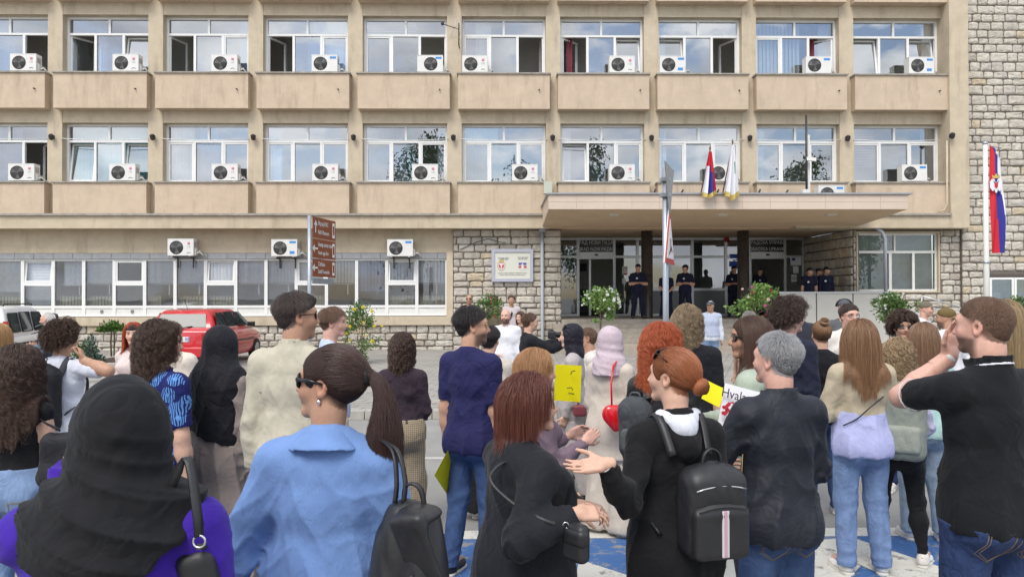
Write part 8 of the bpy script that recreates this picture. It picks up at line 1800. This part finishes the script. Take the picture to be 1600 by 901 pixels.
    s, b = person('man in a pale checked shirt with a diagonal strap by the stone wall', 799, 460, 19.6, 178, 'm', arms=('down', 'clasp'), face=dict(skin='tan'), hairs=('short', lin(72,58,50)), tops=[dict(name='shirt', mat=pattern_mat('pale_check', 'plaid', lin(206,198,198), lin(130,112,120), scale=18), sleeve=.5, ease=.02)], leg=dict(mat=jean_mid), shoe=(dark_shoe,))
    strap('bag_strap', [tuple(lp(s, -.07, .02, .825*s.H)), tuple(lp(s, .0, .135, .70*s.H)), tuple(lp(s, .1, .13, .58*s.H))], .05, .01, black_nylon, b, tuple(s.chs))
def police():
    navy = C('uniform_navy',22,25,46); trs = C('uniform_trousers',24,27,46); capm = C('uniform_cap',18,20,34); badge = pm('badge_silver', (.6,.62,.66), .35, metal=.5); fr, fb, fw = pm('patch_red', (.42,.03,.05), .7), pm('patch_blue', (.03,.05,.3), .7), pm('patch_white', (.7,.7,.7), .7)
    def cop(label, px, yt, Y, yaw, arms, lean=0, sleeve=.42, hy=0):
        s, b = person(label, px, yt, Y, yaw, 'm', z0=PZ+.003, g=1.06, arms=arms, lean=lean, headyaw=hy, stance=1.6, face=dict(skin='tan'), hairs=('buzz', DK), tops=[dict(name='uniform_shirt', mat=navy, sleeve=sleeve, ease=.018, h=.018, collar=.03)], leg=dict(mat=trs, ease=.012, wide=.012), shoe=(dark_shoe,), group='police officers at the entrance')
        beret(s, b, capm, .016, True, .012)
        H = s.H; c = lp(s, .06, .13*H*.9*.62+.03, .735*H); q = MB(); q.lathe(Vector((s.chs+s.yl*(.062*H*s.g+.026)+s.x*.06+s.z*.03).tolist()), [(.0,-.006),(.035,-.006),(.035,.006)], 10, axis='y'); q.build('badge', badge, b)
        i = 0; d = s.sh[i]*.6+s.el[i]*.4; o = Vector((d-s.x*.062).tolist())
        for k, mt in enumerate((fr, fb, fw)): qq = MB(); qq.obox(o+Vector((0,0,.018-.018*k)), Vector((s.y*.03).tolist()), Vector((s.x*.004).tolist()), (0,0,.009)); qq.build('flag_patch', mt, b)
        garment('belt', s, [cap(s.pel+s.z*.035*H, s.pel+s.z*.055*H, .078*H, .078*H, .01, u=s.x, fl=1.42), plane(s.pel+s.z*.06*H, s.z, *ALL), plane(s.pel+s.z*.030*H, -s.z, *ALL)], .018, black_leather, b, 0)
        q = prop('holster', [rbox(lp(s, .155, .0, .50*H), (.03,.05,.10), None, .02)], .015, black_leather, b)
        return s, b
    cop('police officer with crossed arms left of the left-hand dark column', 997, 411, D0+.55, 178, ('cross', 'cross'))
    cop('police officer with clasped hands behind the road sign pole', 1041, 420, D0+.6, 180, ('clasp', 'clasp'))
    cop('police officer with crossed arms just right of the road sign pole, looking aside', 1070.5, 412, D0+.7, 172, ('cross', 'cross'), hy=-48)
    cop('police officer half hidden behind the right-hand dark column', 1147, 414, D0+2.2, 160, ('cross', 'cross'), hy=30)
    cop('police officer with crossed arms in the doorway below the right-hand entrance sign', 1187.5, 417, D0+2.4, 185, ('cross', 'cross'))
    L = ((.15,.22,-1), (.02,.20,-1))
    cop('police officer leaning on the pale ramp wall with bare forearms', 1263, 416, D0-.15, 172, (L, L), lean=16, hy=22)
    cop('police officer in the middle of the three leaning on the ramp wall', 1279, 418, D0+.40, 170, ('down', 'down'), lean=4, sleeve=1, hy=40)
    cop('police officer in long navy sleeves at the right end of the leaning group', 1289, 415, D0-.02, 176, (L, L), lean=12, sleeve=1, hy=30)
crowd_front(); crowd_mid(); police()
